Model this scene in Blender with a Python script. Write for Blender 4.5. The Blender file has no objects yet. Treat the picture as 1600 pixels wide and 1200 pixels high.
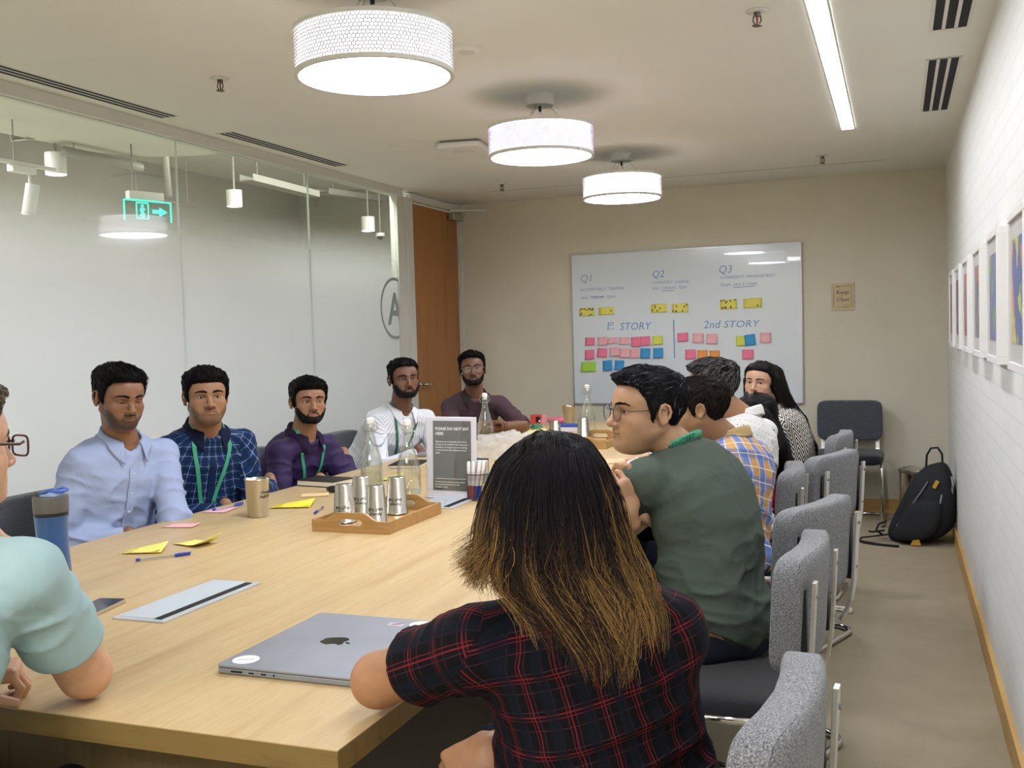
import bpy, bmesh, math, random
import numpy as np
from mathutils import Vector, Matrix

random.seed(7)
NPR = np.random.RandomState(11)
SC = bpy.context.scene
COL = SC.collection
PI = math.pi

# ------------------------------------------------------------------ camera
CAM_H, FPX = 1.38, 1607.4
YAW, PITCH, ROLL = 0.35896, 0.04744, -0.02798
def _cam_axes():
    cy, sy, cp, sp = math.cos(YAW), math.sin(YAW), math.cos(PITCH), math.sin(PITCH)
    f = np.array([-sy*cp, cy*cp, -sp]); r = np.array([cy, sy, 0.0]); u = np.cross(r, f)
    cr, sr = math.cos(ROLL), math.sin(ROLL)
    return cr*r + sr*u, -sr*r + cr*u, f
CR, CU, CF = _cam_axes()
CAMP = np.array([0.0, 0.0, CAM_H])
cam_data = bpy.data.cameras.new('camera'); cam = bpy.data.objects.new('camera', cam_data); COL.objects.link(cam)
cam.matrix_world = Matrix(((CR[0], CU[0], -CF[0], 0), (CR[1], CU[1], -CF[1], 0), (CR[2], CU[2], -CF[2], CAM_H), (0, 0, 0, 1)))
cam_data.sensor_width = 36.0; cam_data.sensor_fit = 'HORIZONTAL'; cam_data.lens = FPX/1600*36.0
cam_data.clip_start = 0.02
SC.camera = cam

# ------------------------------------------------------------------ light, world, exposure
SC.view_settings.view_transform = 'Standard'
try: SC.view_settings.look = 'None'
except Exception: pass
SC.view_settings.exposure = 0.14; SC.view_settings.gamma = 1.0; SC.view_settings.use_curve_mapping = False
w = bpy.data.worlds.new('world'); SC.world = w; w.use_nodes = True
w.node_tree.nodes['Background'].inputs[0].default_value = (0.9, 0.93, 1.0, 1); w.node_tree.nodes['Background'].inputs[1].default_value = 0.25
SC.cycles.max_bounces = 8; SC.cycles.diffuse_bounces = 4; SC.cycles.glossy_bounces = 4; SC.cycles.transmission_bounces = 6; SC.cycles.transparent_max_bounces = 12
SC.cycles.caustics_reflective = False; SC.cycles.caustics_refractive = False
E_DISC, E_SHADE, E_STRIP = 34.0, 4.0, 34.0     # lamp radiances: drum diffuser, drum inside, ceiling strip, corridor lights
def area(name, loc, rot, sx, sy, power, color=(1, 1, 1)):
    l = bpy.data.lights.new(name, 'AREA'); l.shape = 'RECTANGLE'; l.size = sx; l.size_y = sy; l.energy = power; l.color = color
    o = bpy.data.objects.new(name, l); COL.objects.link(o); o.location = loc; o.rotation_euler = rot; return o
# unseen fill lights added behind the camera and in the corridor, facing down
area('room_fill_light', (-1.56, -0.9, 2.46), (0, 0, 0), 1.2, 0.9, 75, (0.98, 0.98, 1.0))
area('corridor_fill_light', (-5.45, 2.6, 2.96), (0, 0, 0), 0.9, 2.6, 200, (0.98, 0.97, 1.0))
area('corridor_fill_light', (-3.72, 6.9, 2.97), (0, 0, 0), 0.3, 3.6, 100, (0.97, 1.0, 0.98))

# ------------------------------------------------------------------ helpers
def at(px, py, D):
    "point D metres in front of the lens on the line of sight through a photo pixel"
    return CAMP + D*(CF + CR*((px-800)/FPX) - CU*((py-600)/FPX))
def _on(px, py, ax, v):
    d = at(px, py, 1.0) - CAMP
    return CAMP + d*((v-CAMP[ax])/d[ax])
def atx(px, py, X): return _on(px, py, 0, X)
def aty(px, py, Y): return _on(px, py, 1, Y)
def atz(px, py, Z): return _on(px, py, 2, Z)
def V(*a): return np.array(a, float)
def unit(v): v = np.asarray(v, float); return v/max(1e-9, np.linalg.norm(v))

def lin(h):
    h = h.lstrip('#'); c = [int(h[i:i+2], 16)/255 for i in (0, 2, 4)]
    return tuple(x/12.92 if x <= 0.04045 else ((x+0.055)/1.055)**2.4 for x in c) + (1.0,)

class NT:
    def __init__(s, m): s.t = m.node_tree; s.b = s.t.nodes['Principled BSDF']; s.out = s.t.nodes['Material Output']
    def n(s, typ, ins=None, **kw):
        nd = s.t.nodes.new(typ)
        for k, v in kw.items(): setattr(nd, k, v)
        for k, v in (ins or {}).items(): s.set(nd.inputs[k], v)
        return nd
    def set(s, sock, v):
        if isinstance(v, bpy.types.NodeSocket): s.t.links.new(v, sock)
        else: sock.default_value = v
    def math(s, op, a, b=0.0, c=0.0):
        nd = s.n('ShaderNodeMath', {0: a, 1: b, 2: c}, operation=op); return nd.outputs[0]
    def mix(s, f, a, b, blend='MIX'):
        nd = s.t.nodes.new('ShaderNodeMix'); nd.data_type = 'RGBA'; nd.blend_type = blend
        s.set(nd.inputs[0], f); s.set(nd.inputs[6], a); s.set(nd.inputs[7], b); return nd.outputs[2]
    def coord(s, which='Object'): return s.n('ShaderNodeTexCoord').outputs[which]
    def noise(s, scale, detail=3.0, vec=None, rough=0.5, dist=0.0):
        return s.n('ShaderNodeTexNoise', {'Vector': vec if vec is not None else s.coord(), 'Scale': scale, 'Detail': detail, 'Roughness': rough, 'Distortion': dist}).outputs[0]
    def mapping(s, vec, scale=(1, 1, 1), rot=(0, 0, 0), loc=(0, 0, 0)):
        return s.n('ShaderNodeMapping', {'Vector': vec, 'Scale': scale, 'Rotation': rot, 'Location': loc}).outputs[0]
    def ramp(s, f, pts):
        nd = s.n('ShaderNodeValToRGB', {0: f}); e = nd.color_ramp.elements
        while len(e) < len(pts): e.new(0.5)
        for el, (p, c) in zip(e, pts): el.position = p; el.color = c if len(c) == 4 else tuple(c)+(1,)
        return nd.outputs[0]
    def bump(s, h, strength=0.3, dist=0.01, normal=None):
        nd = s.n('ShaderNodeBump', {'Height': h, 'Strength': strength, 'Distance': dist})
        if normal is not None: s.set(nd.inputs['Normal'], normal)
        return nd.outputs[0]
    def base(s, **kw):
        names = dict(color='Base Color', rough='Roughness', metal='Metallic', normal='Normal', alpha='Alpha', trans='Transmission Weight', ior='IOR',
                     spec='Specular IOR Level', coat='Coat Weight', sheen='Sheen Weight', emit='Emission Color', estr='Emission Strength', sss='Subsurface Weight')
        for k, v in kw.items(): s.set(s.b.inputs[names[k]], v)

MATS = {}
def mat(name, color='#808080', rough=0.5, metal=0.0, fn=None, **kw):
    if name in MATS: return MATS[name]
    m = bpy.data.materials.new(name); m.use_nodes = True; t = NT(m)
    c = lin(color) if isinstance(color, str) else color
    t.base(color=c, rough=rough, metal=metal, **kw)
    if fn: fn(t, c)
    MATS[name] = m; return m

def grainy(var=0.12, scale=30, bump=0.0, bscale=200, bdist=0.002, detail=3):
    def f(t, c):
        n = t.noise(scale, detail)
        lo = tuple(x*(1-var) for x in c[:3])+(1,); hi = tuple(min(1, x*(1+var)) for x in c[:3])+(1,)
        t.base(color=t.ramp(n, [(0.3, lo), (0.7, hi)]))
        if bump: t.base(normal=t.bump(t.noise(bscale, 2), bump, bdist))
    return f

WM = {}                        # world matrix of every parent, kept by hand so nothing waits for an update
class MB:
    "collects verts and faces, then links them as ONE mesh object"
    def __init__(s): s.v = []; s.f = []; s.m = []; s.cur = 0
    def add(s, vs, fs):
        o = len(s.v); s.v += [tuple(float(x) for x in v) for v in vs]
        s.f += [tuple(i+o for i in f) for f in fs]; s.m += [s.cur]*len(fs); return s
    def box(s, c, size, rz=0.0, M=None):
        hx, hy, hz = (x/2 for x in size); ca, sa = math.cos(rz), math.sin(rz)
        P = []
        for z in (-hz, hz):
            for x, y in ((-hx, -hy), (hx, -hy), (hx, hy), (-hx, hy)):
                p = Vector((x*ca-y*sa, x*sa+y*ca, z))
                if M is not None: p = M @ p
                P.append((p[0]+c[0], p[1]+c[1], p[2]+c[2]))
        return s.add(P, [(3, 2, 1, 0), (4, 5, 6, 7), (0, 1, 5, 4), (1, 2, 6, 5), (2, 3, 7, 6), (3, 0, 4, 7)])
    def lathe(s, prof, c=(0, 0, 0), n=32, close=True):
        vs, fs = [], []
        for r, z in prof:
            for k in range(n):
                a = 2*PI*k/n; vs.append((c[0]+r*math.cos(a), c[1]+r*math.sin(a), c[2]+z))
        for i in range(len(prof)-1):
            for k in range(n):
                a, b = i*n+k, i*n+(k+1) % n; fs.append((a, b, b+n, a+n))
        if close:
            if prof[0][0] > 1e-6: fs.append(tuple(range(n-1, -1, -1)))
            if prof[-1][0] > 1e-6: fs.append(tuple(range((len(prof)-1)*n, len(prof)*n)))
        return s.add(vs, fs)
    def tube(s, pts, r, n=8, closed=False, flat=None, cap=True):
        pts = [np.asarray(p, float) for p in pts]; N = len(pts)
        rs = r if hasattr(r, '__len__') else [r]*N
        vs, fs = [], []; prev = None
        for i in range(N):
            if closed: t = pts[(i+1) % N]-pts[i-1]
            else: t = pts[min(i+1, N-1)]-pts[max(i-1, 0)]
            t = unit(t)
            ref = prev if prev is not None else (V(0, 0, 1) if abs(t[2]) < 0.9 else V(1, 0, 0))
            a = unit(ref-t*np.dot(ref, t)); prev = a; b = np.cross(t, a)
            for k in range(n):
                q = 2*PI*k/n; vs.append(pts[i]+rs[i]*(a*math.cos(q)*(flat or 1.0)+b*math.sin(q)))
        M = N if closed else N-1
        for i in range(M):
            for k in range(n):
                a0, b0 = i*n+k, i*n+(k+1) % n; a1, b1 = ((i+1) % N)*n+k, ((i+1) % N)*n+(k+1) % n
                fs.append((a0, b0, b1, a1))
        if not closed and cap: fs += [tuple(range(n-1, -1, -1)), tuple(range((N-1)*n, N*n))]
        return s.add(vs, fs)
    def prism(s, poly, z0, z1):
        n = len(poly); vs = [(x, y, z0) for x, y in poly]+[(x, y, z1) for x, y in poly]
        return s.add(vs, [tuple(range(n-1, -1, -1)), tuple(range(n, 2*n))]+[(i, (i+1) % n, (i+1) % n+n, i+n) for i in range(n)])
    def grid(s, fn, nu, nv, wrap=False):
        vs = [fn(i/(nu if wrap else nu-1), j/(nv-1)) for j in range(nv) for i in range(nu)]
        fs = []
        for j in range(nv-1):
            for i in range(nu if wrap else nu-1):
                a = j*nu+i; b = j*nu+(i+1) % nu; fs.append((a, b, b+nu, a+nu))
        return s.add(vs, fs)
    def superq(s, c, size, e=0.35, nu=40, nv=20, bend=None, e2=None):
        e2 = e if e2 is None else e2
        sg = lambda v, p: math.copysign(abs(v)**p, v)
        vs, fs = [], []
        for j in range(nv+1):
            ph = -PI/2+PI*j/nv
            for i in range(nu):
                th = 2*PI*i/nu
                p = [size[0]/2*sg(math.cos(ph), e2)*sg(math.cos(th), e), size[1]/2*sg(math.cos(ph), e2)*sg(math.sin(th), e), size[2]/2*sg(math.sin(ph), e2)]
                if bend: p = bend(p)
                vs.append((p[0]+c[0], p[1]+c[1], p[2]+c[2]))
        for j in range(nv):
            for i in range(nu):
                a = j*nu+i; b = j*nu+(i+1) % nu; fs.append((a, b, b+nu, a+nu))
        return s.add(vs, fs)
    def build(s, name, mats, parent=None, smooth=False, world=False, bevel=0.0, angle=None):
        me = bpy.data.meshes.new(name)
        v = np.array(s.v, float).reshape(-1, 3)
        if world and parent is not None:
            Mi = np.array(WM[parent.name].inverted()); v = v @ Mi[:3, :3].T + Mi[:3, 3]
        me.from_pydata(v.tolist(), [], s.f)
        ms = mats if isinstance(mats, (list, tuple)) else [mats]
        for m in ms: me.materials.append(m)
        if len(ms) > 1: me.polygons.foreach_set('material_index', np.array(s.m, np.int32))
        if smooth: me.polygons.foreach_set('use_smooth', np.ones(len(me.polygons), bool))
        me.update()
        if smooth and angle: me.set_sharp_from_angle(angle=angle)
        o = bpy.data.objects.new(name, me); COL.objects.link(o)
        if parent is not None: o.parent = parent; WM[o.name] = WM[parent.name].copy()
        else: WM[o.name] = Matrix.Identity(4)
        if bevel:
            b = o.modifiers.new('bevel', 'BEVEL'); b.width = bevel; b.segments = 2; b.limit_method = 'ANGLE'; b.angle_limit = math.radians(40)
        return o

def tag(o, label=None, cat=None, group=None, kind=None):
    if label: o['label'] = label
    if cat: o['category'] = cat
    if group: o['group'] = group
    if kind: o['kind'] = kind
    return o
def thing(name, label, cat, loc=(0, 0, 0), rz=0.0, group=None, parent=None, rot=None):
    o = bpy.data.objects.new(name, None); COL.objects.link(o); o.empty_display_size = 0.1
    o.location = tuple(float(x) for x in loc); o.rotation_euler = rot if rot else (0, 0, rz)
    M = Matrix.Translation(Vector(o.location)) @ o.rotation_euler.to_matrix().to_4x4()
    WM[o.name] = M
    return tag(o, label, cat, group)
def struct(o): o['kind'] = 'structure'; return o
def place(o, loc, rz=0.0, rot=None):
    o.location = tuple(float(x) for x in loc); o.rotation_euler = rot if rot else (0, 0, rz)
    WM[o.name] = Matrix.Translation(Vector(o.location)) @ o.rotation_euler.to_matrix().to_4x4(); return o
def dup(root, loc, rz=0.0, label=None, group=None, rot=None):
    r = root.copy(); COL.objects.link(r); place(r, loc, rz, rot)
    if label: r['label'] = label
    if group: r['group'] = group
    for ch in list(root.children):
        c = ch.copy(); COL.objects.link(c); c.parent = r
        for g in list(ch.children):
            d = g.copy(); COL.objects.link(d); d.parent = c
    return r
def text(name, body, size, m, parent, M, depth=0.0006, align='LEFT', shear=0.0, spacing=1.0, lsp=1.0, thin=0.0, squash=1.0, bend=None):
    cu = bpy.data.curves.new(name, 'FONT'); cu.body = body; cu.size = size; cu.extrude = depth; cu.align_x = align; cu.shear = shear
    cu.space_character = spacing; cu.space_line = lsp; cu.offset = thin; cu.resolution_u = 2
    o = bpy.data.objects.new(name, cu); COL.objects.link(o)
    dg = bpy.context.evaluated_depsgraph_get(); me = bpy.data.meshes.new_from_object(o.evaluated_get(dg))
    bpy.data.objects.remove(o); bpy.data.curves.remove(cu)
    if squash != 1.0: me.transform(Matrix.Diagonal((squash, 1, 1, 1)))
    if bend:
        for v in me.vertices: v.co = bend(v.co)
    me.transform(M); me.materials.clear(); me.materials.append(m); me.name = name
    t = bpy.data.objects.new(name, me); COL.objects.link(t)
    if parent is not None: t.parent = parent
    return t
def basis(o, x, y, z):
    return Matrix(((x[0], y[0], z[0], o[0]), (x[1], y[1], z[1], o[1]), (x[2], y[2], z[2], o[2]), (0, 0, 0, 1)))
def Rz(a): return Matrix.Rotation(a, 4, 'Z')
def Tr(*v): return Matrix.Translation(Vector(v))

# ------------------------------------------------------------------ shared materials
def emis(name, color, strength):
    return mat(name, color, 0.6, emit=lin(color), estr=strength)
M_steel = mat('brushed_steel', '#b9b6ad', 0.28, 1.0, fn=lambda t, c: t.base(normal=t.bump(t.noise(40, 2, t.mapping(t.coord(), (1, 1, 0.05))), 0.05, 0.002)))
M_chrome = mat('chrome', '#d2d0cc', 0.12, 1.0)
M_white = mat('white_plastic', '#e4e2dc', 0.4)
M_black = mat('black_plastic', '#101012', 0.45)
M_dark = mat('dark_gap', '#0b0b0d', 0.8)
M_grey = mat('grey_plastic', '#7f7f7c', 0.5)
# ================================================================== THE SETTING
XL, XR, YB, YF, ZC = -3.46, 0.338, -2.4, 8.0, 2.482
def carpet(t, c):
    n = t.noise(6, 4); f = t.noise(420, 2); big = t.noise(0.9, 2)
    col = t.ramp(f, [(0.3, lin('#8b8069')), (0.5, lin('#a99d84')), (0.72, lin('#c2b69b'))])
    col = t.mix(0.35, col, t.ramp(n, [(0.3, lin('#9b8f76')), (0.7, lin('#b2a58b'))]))
    t.base(color=t.mix(t.math('MULTIPLY', big, 0.25), col, lin('#948469')), normal=t.bump(f, 0.5, 0.004))
M_carpet = mat('carpet', '#8d7b5c', 0.95, fn=carpet)
struct(MB().box((-1.56, 2.8, -0.03), (3.9, 10.6, 0.06)).build('floor', M_carpet))
M_ceil = mat('ceiling_paint', '#e4e3d9', 0.85, fn=grainy(0.02, 2.0, 0.06, 60))
struct(MB().box((-1.56, 2.8, ZC+0.03), (3.9, 10.6, 0.06)).build('ceiling', M_ceil))
def paper(t, c):
    n = t.noise(260, 3, t.mapping(t.coord(), (1, 1, 0.25))); b = t.noise(3, 3)
    col = t.mix(0.5, t.ramp(n, [(0.3, lin('#cfc8b2')), (0.7, lin('#ded8c4'))]), t.ramp(b, [(0.3, lin('#d1cab4')), (0.7, lin('#dad4c0'))]))
    t.base(color=col, normal=t.bump(n, 0.15, 0.002))
M_paper = mat('wallpaper_beige', '#cbc1a8', 0.85, fn=paper)
struct(MB().box((-1.56, YF+0.05, ZC/2), (3.9, 0.1, ZC)).build('wall_back', M_paper))
def whitebrick(t, c):
    br = t.n('ShaderNodeTexBrick', {'Vector': t.mapping(t.n('ShaderNodeCombineXYZ', {0: t.n('ShaderNodeSeparateXYZ', {0: t.coord()}).outputs[1], 1: t.n('ShaderNodeSeparateXYZ', {0: t.coord()}).outputs[2]}).outputs[0]),
        'Color1': lin('#e9e9e4'), 'Color2': lin('#e5e6e1'), 'Mortar': lin('#dfe0da'), 'Scale': 1.0, 'Mortar Size': 0.004, 'Brick Width': 0.22, 'Row Height': 0.072})
    t.base(color=br.outputs['Color'], normal=t.bump(br.outputs['Fac'], -0.25, 0.003))
M_wr = mat('white_painted_wall', '#e8e8e3', 0.7, fn=whitebrick)
struct(MB().box((XR+0.05, 2.8, ZC/2), (0.1, 10.6, ZC)).build('wall_right', M_wr))
struct(MB().box((-1.56, YB-0.05, ZC/2), (3.9, 0.1, ZC)).build('wall_front', M_paper))
def oak(light, dark, axis=1, scale=1.0):
    def f(t, c):
        sc = [9*scale]*3; sc[axis] = 0.7*scale
        v = t.mapping(t.coord(), tuple(sc))
        n = t.noise(3.2, 6, v, 0.62, 0.6); g = t.noise(26, 3, v, 0.6, 0.2)
        col = t.ramp(n, [(0.28, lin(dark)), (0.5, lin(light)), (0.75, tuple(min(1, x*1.06) for x in lin(light)[:3]))])
        col = t.mix(t.math('MULTIPLY', g, 0.32), col, lin(dark))
        t.base(color=col, normal=t.bump(g, 0.04, 0.001))
    return f
M_skirt = mat('honey_wood_skirting', '#c49a55', 0.45, fn=oak('#cfa763', '#b58a47', 0))
M_skirt_y = mat('honey_wood_skirting_long', '#c49a55', 0.45, fn=oak('#cfa763', '#b58a47', 1))
struct(MB().box((-1.56, YF-0.008, 0.05), (3.8, 0.016, 0.1)).build('baseboard_back', M_skirt))
struct(MB().box((XR-0.008, 2.8, 0.05), (0.016, 10.4, 0.1)).build('baseboard_right', M_skirt_y))

# glass partition on the left -------------------------------------------------
def glassmat(t, c):
    z = t.n('ShaderNodeSeparateXYZ', {0: t.coord()}).outputs[2]
    fro = t.n('ShaderNodeMapRange', {0: z, 1: 2.16, 2: 1.62, 3: 0.0, 4: 0.93}); fro.interpolation_type = 'SMOOTHSTEP'
    clear = t.n('ShaderNodeMixShader', {0: 0.08, 1: t.n('ShaderNodeBsdfTransparent', {0: (0.94, 0.965, 0.95, 1)}).outputs[0], 2: t.n('ShaderNodeBsdfGlossy', {0: (1, 1, 1, 1), 1: 0.0}).outputs[0]}).outputs[0]
    film = t.n('ShaderNodeMixShader', {0: 0.45, 1: t.n('ShaderNodeBsdfDiffuse', {0: lin('#dfe3e3')}).outputs[0], 2: t.n('ShaderNodeBsdfTranslucent', {0: lin('#e8eaea')}).outputs[0]}).outputs[0]
    film = t.n('ShaderNodeMixShader', {0: 0.05, 1: film, 2: t.n('ShaderNodeBsdfGlossy', {0: (1, 1, 1, 1), 1: 0.12}).outputs[0]}).outputs[0]
    m = t.n('ShaderNodeMixShader', {0: fro.outputs[0], 1: clear, 2: film})
    t.t.links.new(m.outputs[0], t.out.inputs[0])
M_glass = mat('frost_graded_glass', '#e0e8e2', 0.1, fn=glassmat)
M_trimw = mat('cream_metal_trim', '#d3d2c8', 0.45)
wl = thing('wall_left', None, None); struct(wl)
edges = [-2.4, -0.64, 0.62, 1.88, 3.14, 4.40, 5.66, 6.86]
for a, b in zip(edges[:-1], edges[1:]):
    MB().box((XL, (a+b)/2, 1.24), (0.011, b-a-0.004, 2.38)).build('pane', M_glass, wl)
for y in edges[1:-1]:
    MB().box((XL, y, 1.24), (0.0125, 0.004, 2.38)).build('joint_strip', mat('joint_strip', '#dfe6df', 0.3), wl)
MB().box((XL, 2.23, 2.456), (0.07, 9.4, 0.052)).build('header_trim', M_trimw, wl)
MB().box((XL, 2.23, 0.025), (0.05, 9.26, 0.05)).build('sill_trim', M_trimw, wl)
MB().box((XL, 7.989, ZC/2), (0.09, 0.022, ZC)).build('corner_post', M_trimw, wl)
MB().box((XL-0.01, 6.92, 1.24), (0.06, 0.12, 2.40)).build('end_post', M_trimw, wl)
# letter A in a ring, printed on the glass beside the door
ink = mat('grey_glass_print', '#93a29b', 0.6)
mb = MB()
cy, cz, R0, R1 = 6.80, 1.60, 0.205, 0.227
ring = [(cy+r*math.cos(2*PI*k/64), cz+r*math.sin(2*PI*k/64)) for r in (R0, R1) for k in range(64)]
mb.add([(XL+0.0075, y, z) for y, z in ring], [(k, (k+1) % 64, 64+(k+1) % 64, 64+k) for k in range(64)])
mb.build('ring_print', ink, wl)
text('letter_print', 'A', 0.33, ink, wl, basis((XL+0.0075, cy-0.11, cz-0.115), (0, 1, 0), (0, 0, 1), (1, 0, 0)), 0.0004, thin=0.006)
# door -------------------------------------------------------------------------
M_door = mat('oak_door_veneer', '#a9743c', 0.4, fn=oak('#a8713a', '#8e5a2a', 2, 0.8))
dr = thing('door_1', None, None); struct(dr)
MB().box((XL, 7.52, 1.2), (0.045, 0.86, 2.40)).build('door_leaf', M_door, dr)
MB().box((XL, 7.025, 1.215), (0.09, 0.09, 2.43)).build('door_jamb', M_trimw, dr)
MB().box((XL+0.01, 7.963, 1.215), (0.1, 0.026, 2.43)).build('door_jamb', M_trimw, dr)
MB().box((XL, 7.5, 2.44), (0.09, 0.9, 0.045)).build('door_head', M_trimw, dr)
mb = MB().box((XL+0.055, 7.86, 2.365), (0.05, 0.2, 0.06)); mb.build('door_closer', M_steel, dr, bevel=0.006)
MB().box((XL+0.17, 7.86, 2.41), (0.30, 0.025, 0.012), 0.5).build('closer_arm', M_steel, dr)
for z in (2.05, 1.75, 0.25): MB().box((XL+0.026, 7.945, z), (0.012, 0.02, 0.11)).build('hinge', M_steel, dr)
hd = MB().lathe([(0.026, 0), (0.026, 0.008)], n=20)
hd.v = [(XL+0.023+p[2], 7.16+p[0], 1.02+p[1]) for p in hd.v]
hd.tube([(XL+0.03, 7.16, 1.02), (XL+0.075, 7.16, 1.02), (XL+0.08, 7.20, 1.02), (XL+0.08, 7.30, 1.02)], 0.009, 10).build('door_handle', M_chrome, dr, smooth=True)

# corridor seen through the clear top of the glass -----------------------------
M_cw = mat('corridor_wall', '#a5a397', 0.8, fn=grainy(0.05, 1.5))
M_cc = mat('corridor_ceiling', '#cbc8bd', 0.85, fn=grainy(0.04, 2))
struct(MB().box((-6.25, 3.5, 1.6), (0.1, 13, 3.2)).build('wall_corridor', M_cw))
struct(MB().box((-4.85, 3.5, 3.05), (2.9, 13, 0.1)).build('ceiling_corridor', M_cc))
struct(MB().box((-4.85, 3.5, -0.03), (2.7, 13, 0.06)).build('floor_corridor', mat('corridor_floor', '#b9b6a8', 0.5)))
struct(MB().box((-4.85, 10.0, 1.6), (2.9, 0.1, 3.2)).build('wall_corridor_end', M_cw))
struct(MB().box((-4.85, -3.0, 1.6), (2.9, 0.1, 3.2)).build('wall_corridor_start', M_cw))
struct(MB().box((-3.43, 3.5, 2.79), (0.06, 13, 0.52)).build('wall_above_glass', M_cc))
# dropped plaster raft with a rounded end
poly = [(-4.72, -2.5), (-3.60, -2.5), (-3.60, 5.05)]+[(-4.16+0.56*math.cos(PI*k/14), 5.05+0.56*math.sin(PI*k/14)) for k in range(1, 14)]+[(-4.72, 5.05)]
tr = MB().prism(poly, 2.60, 2.68).build('ceiling_raft', mat('raft_plaster', '#d8d5c6', 0.8)); struct(tr)
M_pipe = mat('painted_conduit', '#99958a', 0.5)
E_white = emis('lamp_face', '#ffffff', 25.0)
def downlight(px, py, w, X, label):
    p = atx(px, py, X); D = float(np.dot(p-CAMP, CF)); r = w*D/FPX/2; h = 2.1*r
    o = thing('pendant_downlight', label, 'ceiling light', p, group='cylinder downlights in the corridor')
    MB().lathe([(r*0.94, -h/2), (r, -h/2), (r, h/2), (0.0, h/2)], n=28, close=False).build('housing', M_white, o, smooth=True, angle=0.6)
    MB().lathe([(r*0.94, -h/2+0.004), (0.0, -h/2+0.004)], n=28, close=False).build('lens', E_white, o)
    MB().tube([(0, 0, h/2), (0, 0, max(0.05, 3.0-p[2]))], 0.008, 8).build('stem', M_pipe, o)
downlight(87, 256, 32, -4.7, 'white cylinder downlight behind the glass above the slanted track spotlight')
downlight(366, 310, 24, -4.7, 'white cylinder downlight behind the glass right of the green exit sign')
downlight(575, 350, 21, -4.7, 'white cylinder downlight behind the glass above the dome camera')
# track spotlight
p = atx(48, 312, -4.4)
o = thing('track_spotlight', 'white slanted track spotlight hanging from a thin rail behind the glass', 'spotlight', p)
sp = MB(); sp.lathe([(0.0, -0.085), (0.036, -0.085), (0.036, 0.085), (0.0, 0.085)], n=24, close=False)
Mx = Matrix.Rotation(0.25, 4, 'Y'); sp.v = [tuple(Mx @ Vector(q)) for q in sp.v]; sp.build('lamp_head', M_white, o, smooth=True, angle=0.6)
MB().box((-0.0, -0.05, 0.155), (0.05, 0.16, 0.04)).build('adapter', M_white, o, bevel=0.005)
MB().tube([(0, 0, 0.08), (0, 0, 0.14)], 0.007, 8).build('stem', M_white, o)
MB().box((0, -0.42, 0.185), (0.03, 1.2, 0.018)).build('rail', M_white, o)
for yy in (-0.7, -0.1): MB().tube([(0, yy, 0.19), (0, yy, 0.55)], 0.004, 6).build('hanger', M_pipe, o)
# pipes and cable trays
def pipe(pts, r, label, name='conduit_pipe', cat='pipe'):
    c = np.mean(pts, 0); o = thing(name, label, cat, c); MB().tube([np.array(p)-c for p in pts], r, 10).build('pipe', M_pipe, o, smooth=True)
    for k in (.12, .88):
        q = np.array(pts[0])*(1-k)+np.array(pts[-1])*k; MB().tube([q-c, V(q[0], q[1], 3.0)-c], .003, 5).build('hanger', M_pipe, o)
    return o
pipe([atx(100, 235, -4.6), atx(220, 262, -4.6)], 0.028, 'pale conduit pipe sloping under the raft beside the nearest downlight')
pipe([V(-4.75, atx(258, 236, -4.75)[1], 3.0), atx(258, 236, -4.75), atx(264, 308, -4.75)], 0.022, 'upright pale drop pipe above the green exit sign')
pipe([atx(200, 308, -5.3), atx(305, 322, -5.3)], 0.012, 'thin horizontal pipe behind the green exit sign')
def tray(a, b, label):
    a, b = np.array(a), np.array(b); o = thing('cable_tray', label, 'cable tray', a)
    d = unit(b-a); L = np.linalg.norm(b-a); s = unit(np.cross(d, V(0, 0, 1))); M = np.stack([d, s, np.cross(s, d)], 1)
    mb = MB(); mb.box((0, 0, 0), (L, 0.12, 0.006)); mb.box((0, 0.06, 0.025), (L, 0.004, 0.05)); mb.box((0, -0.06, 0.025), (L, 0.004, 0.05))
    mb.v = [tuple(a-a+M @ (np.array(q)+V(L/2, 0, 0))) for q in mb.v]; mb.build('channel', M_pipe, o)
    mb = MB()
    for k in range(int(L/0.06)): mb.box((k*0.06+0.03, -0.0625, 0.025), (0.03, 0.002, 0.012))
    mb.v = [tuple(M @ np.array(q)) for q in mb.v]; mb.build('slot', M_dark, o)['kind'] = 'stuff'
    for t in (0.15, 0.85):
        q = M @ V(L*t, 0, 0); MB().tube([q, q+V(0, 0, max(0.05, 2.98-a[2]-q[2]))], 0.004, 6).build('hanger', M_pipe, o)
tray(atx(385, 282, -4.7), atx(490, 308, -4.7), 'slotted cable tray behind the middle glass pane')
tray(atx(505, 303, -4.9), atx(600, 316, -4.9), 'slotted cable tray near the end post of the glass')
tray(atx(30, 219, -4.75), atx(190, 207, -4.75), 'slotted cable tray under the raft at the near end')
# dome camera
p = atx(594, 369, -4.7)
o = thing('dome_camera', 'white dome security camera with dark eye behind the end pane', 'camera', p)
MB().lathe([(0.0, 0.03), (0.045, 0.03), (0.045, 0.0), (0.035, -0.005)], n=24, close=False).build('base', M_white, o, smooth=True, angle=0.7)
MB().lathe([(0.032*math.cos(a), -0.004-0.032*math.sin(a)) for a in [k*PI/2/6 for k in range(7)]], n=24, close=False).build('dome', M_black, o, smooth=True)
MB().tube([(0, 0, 0.03), (0, 0, 3.0-p[2])], 0.009, 8).build('stem', M_pipe, o)
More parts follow.
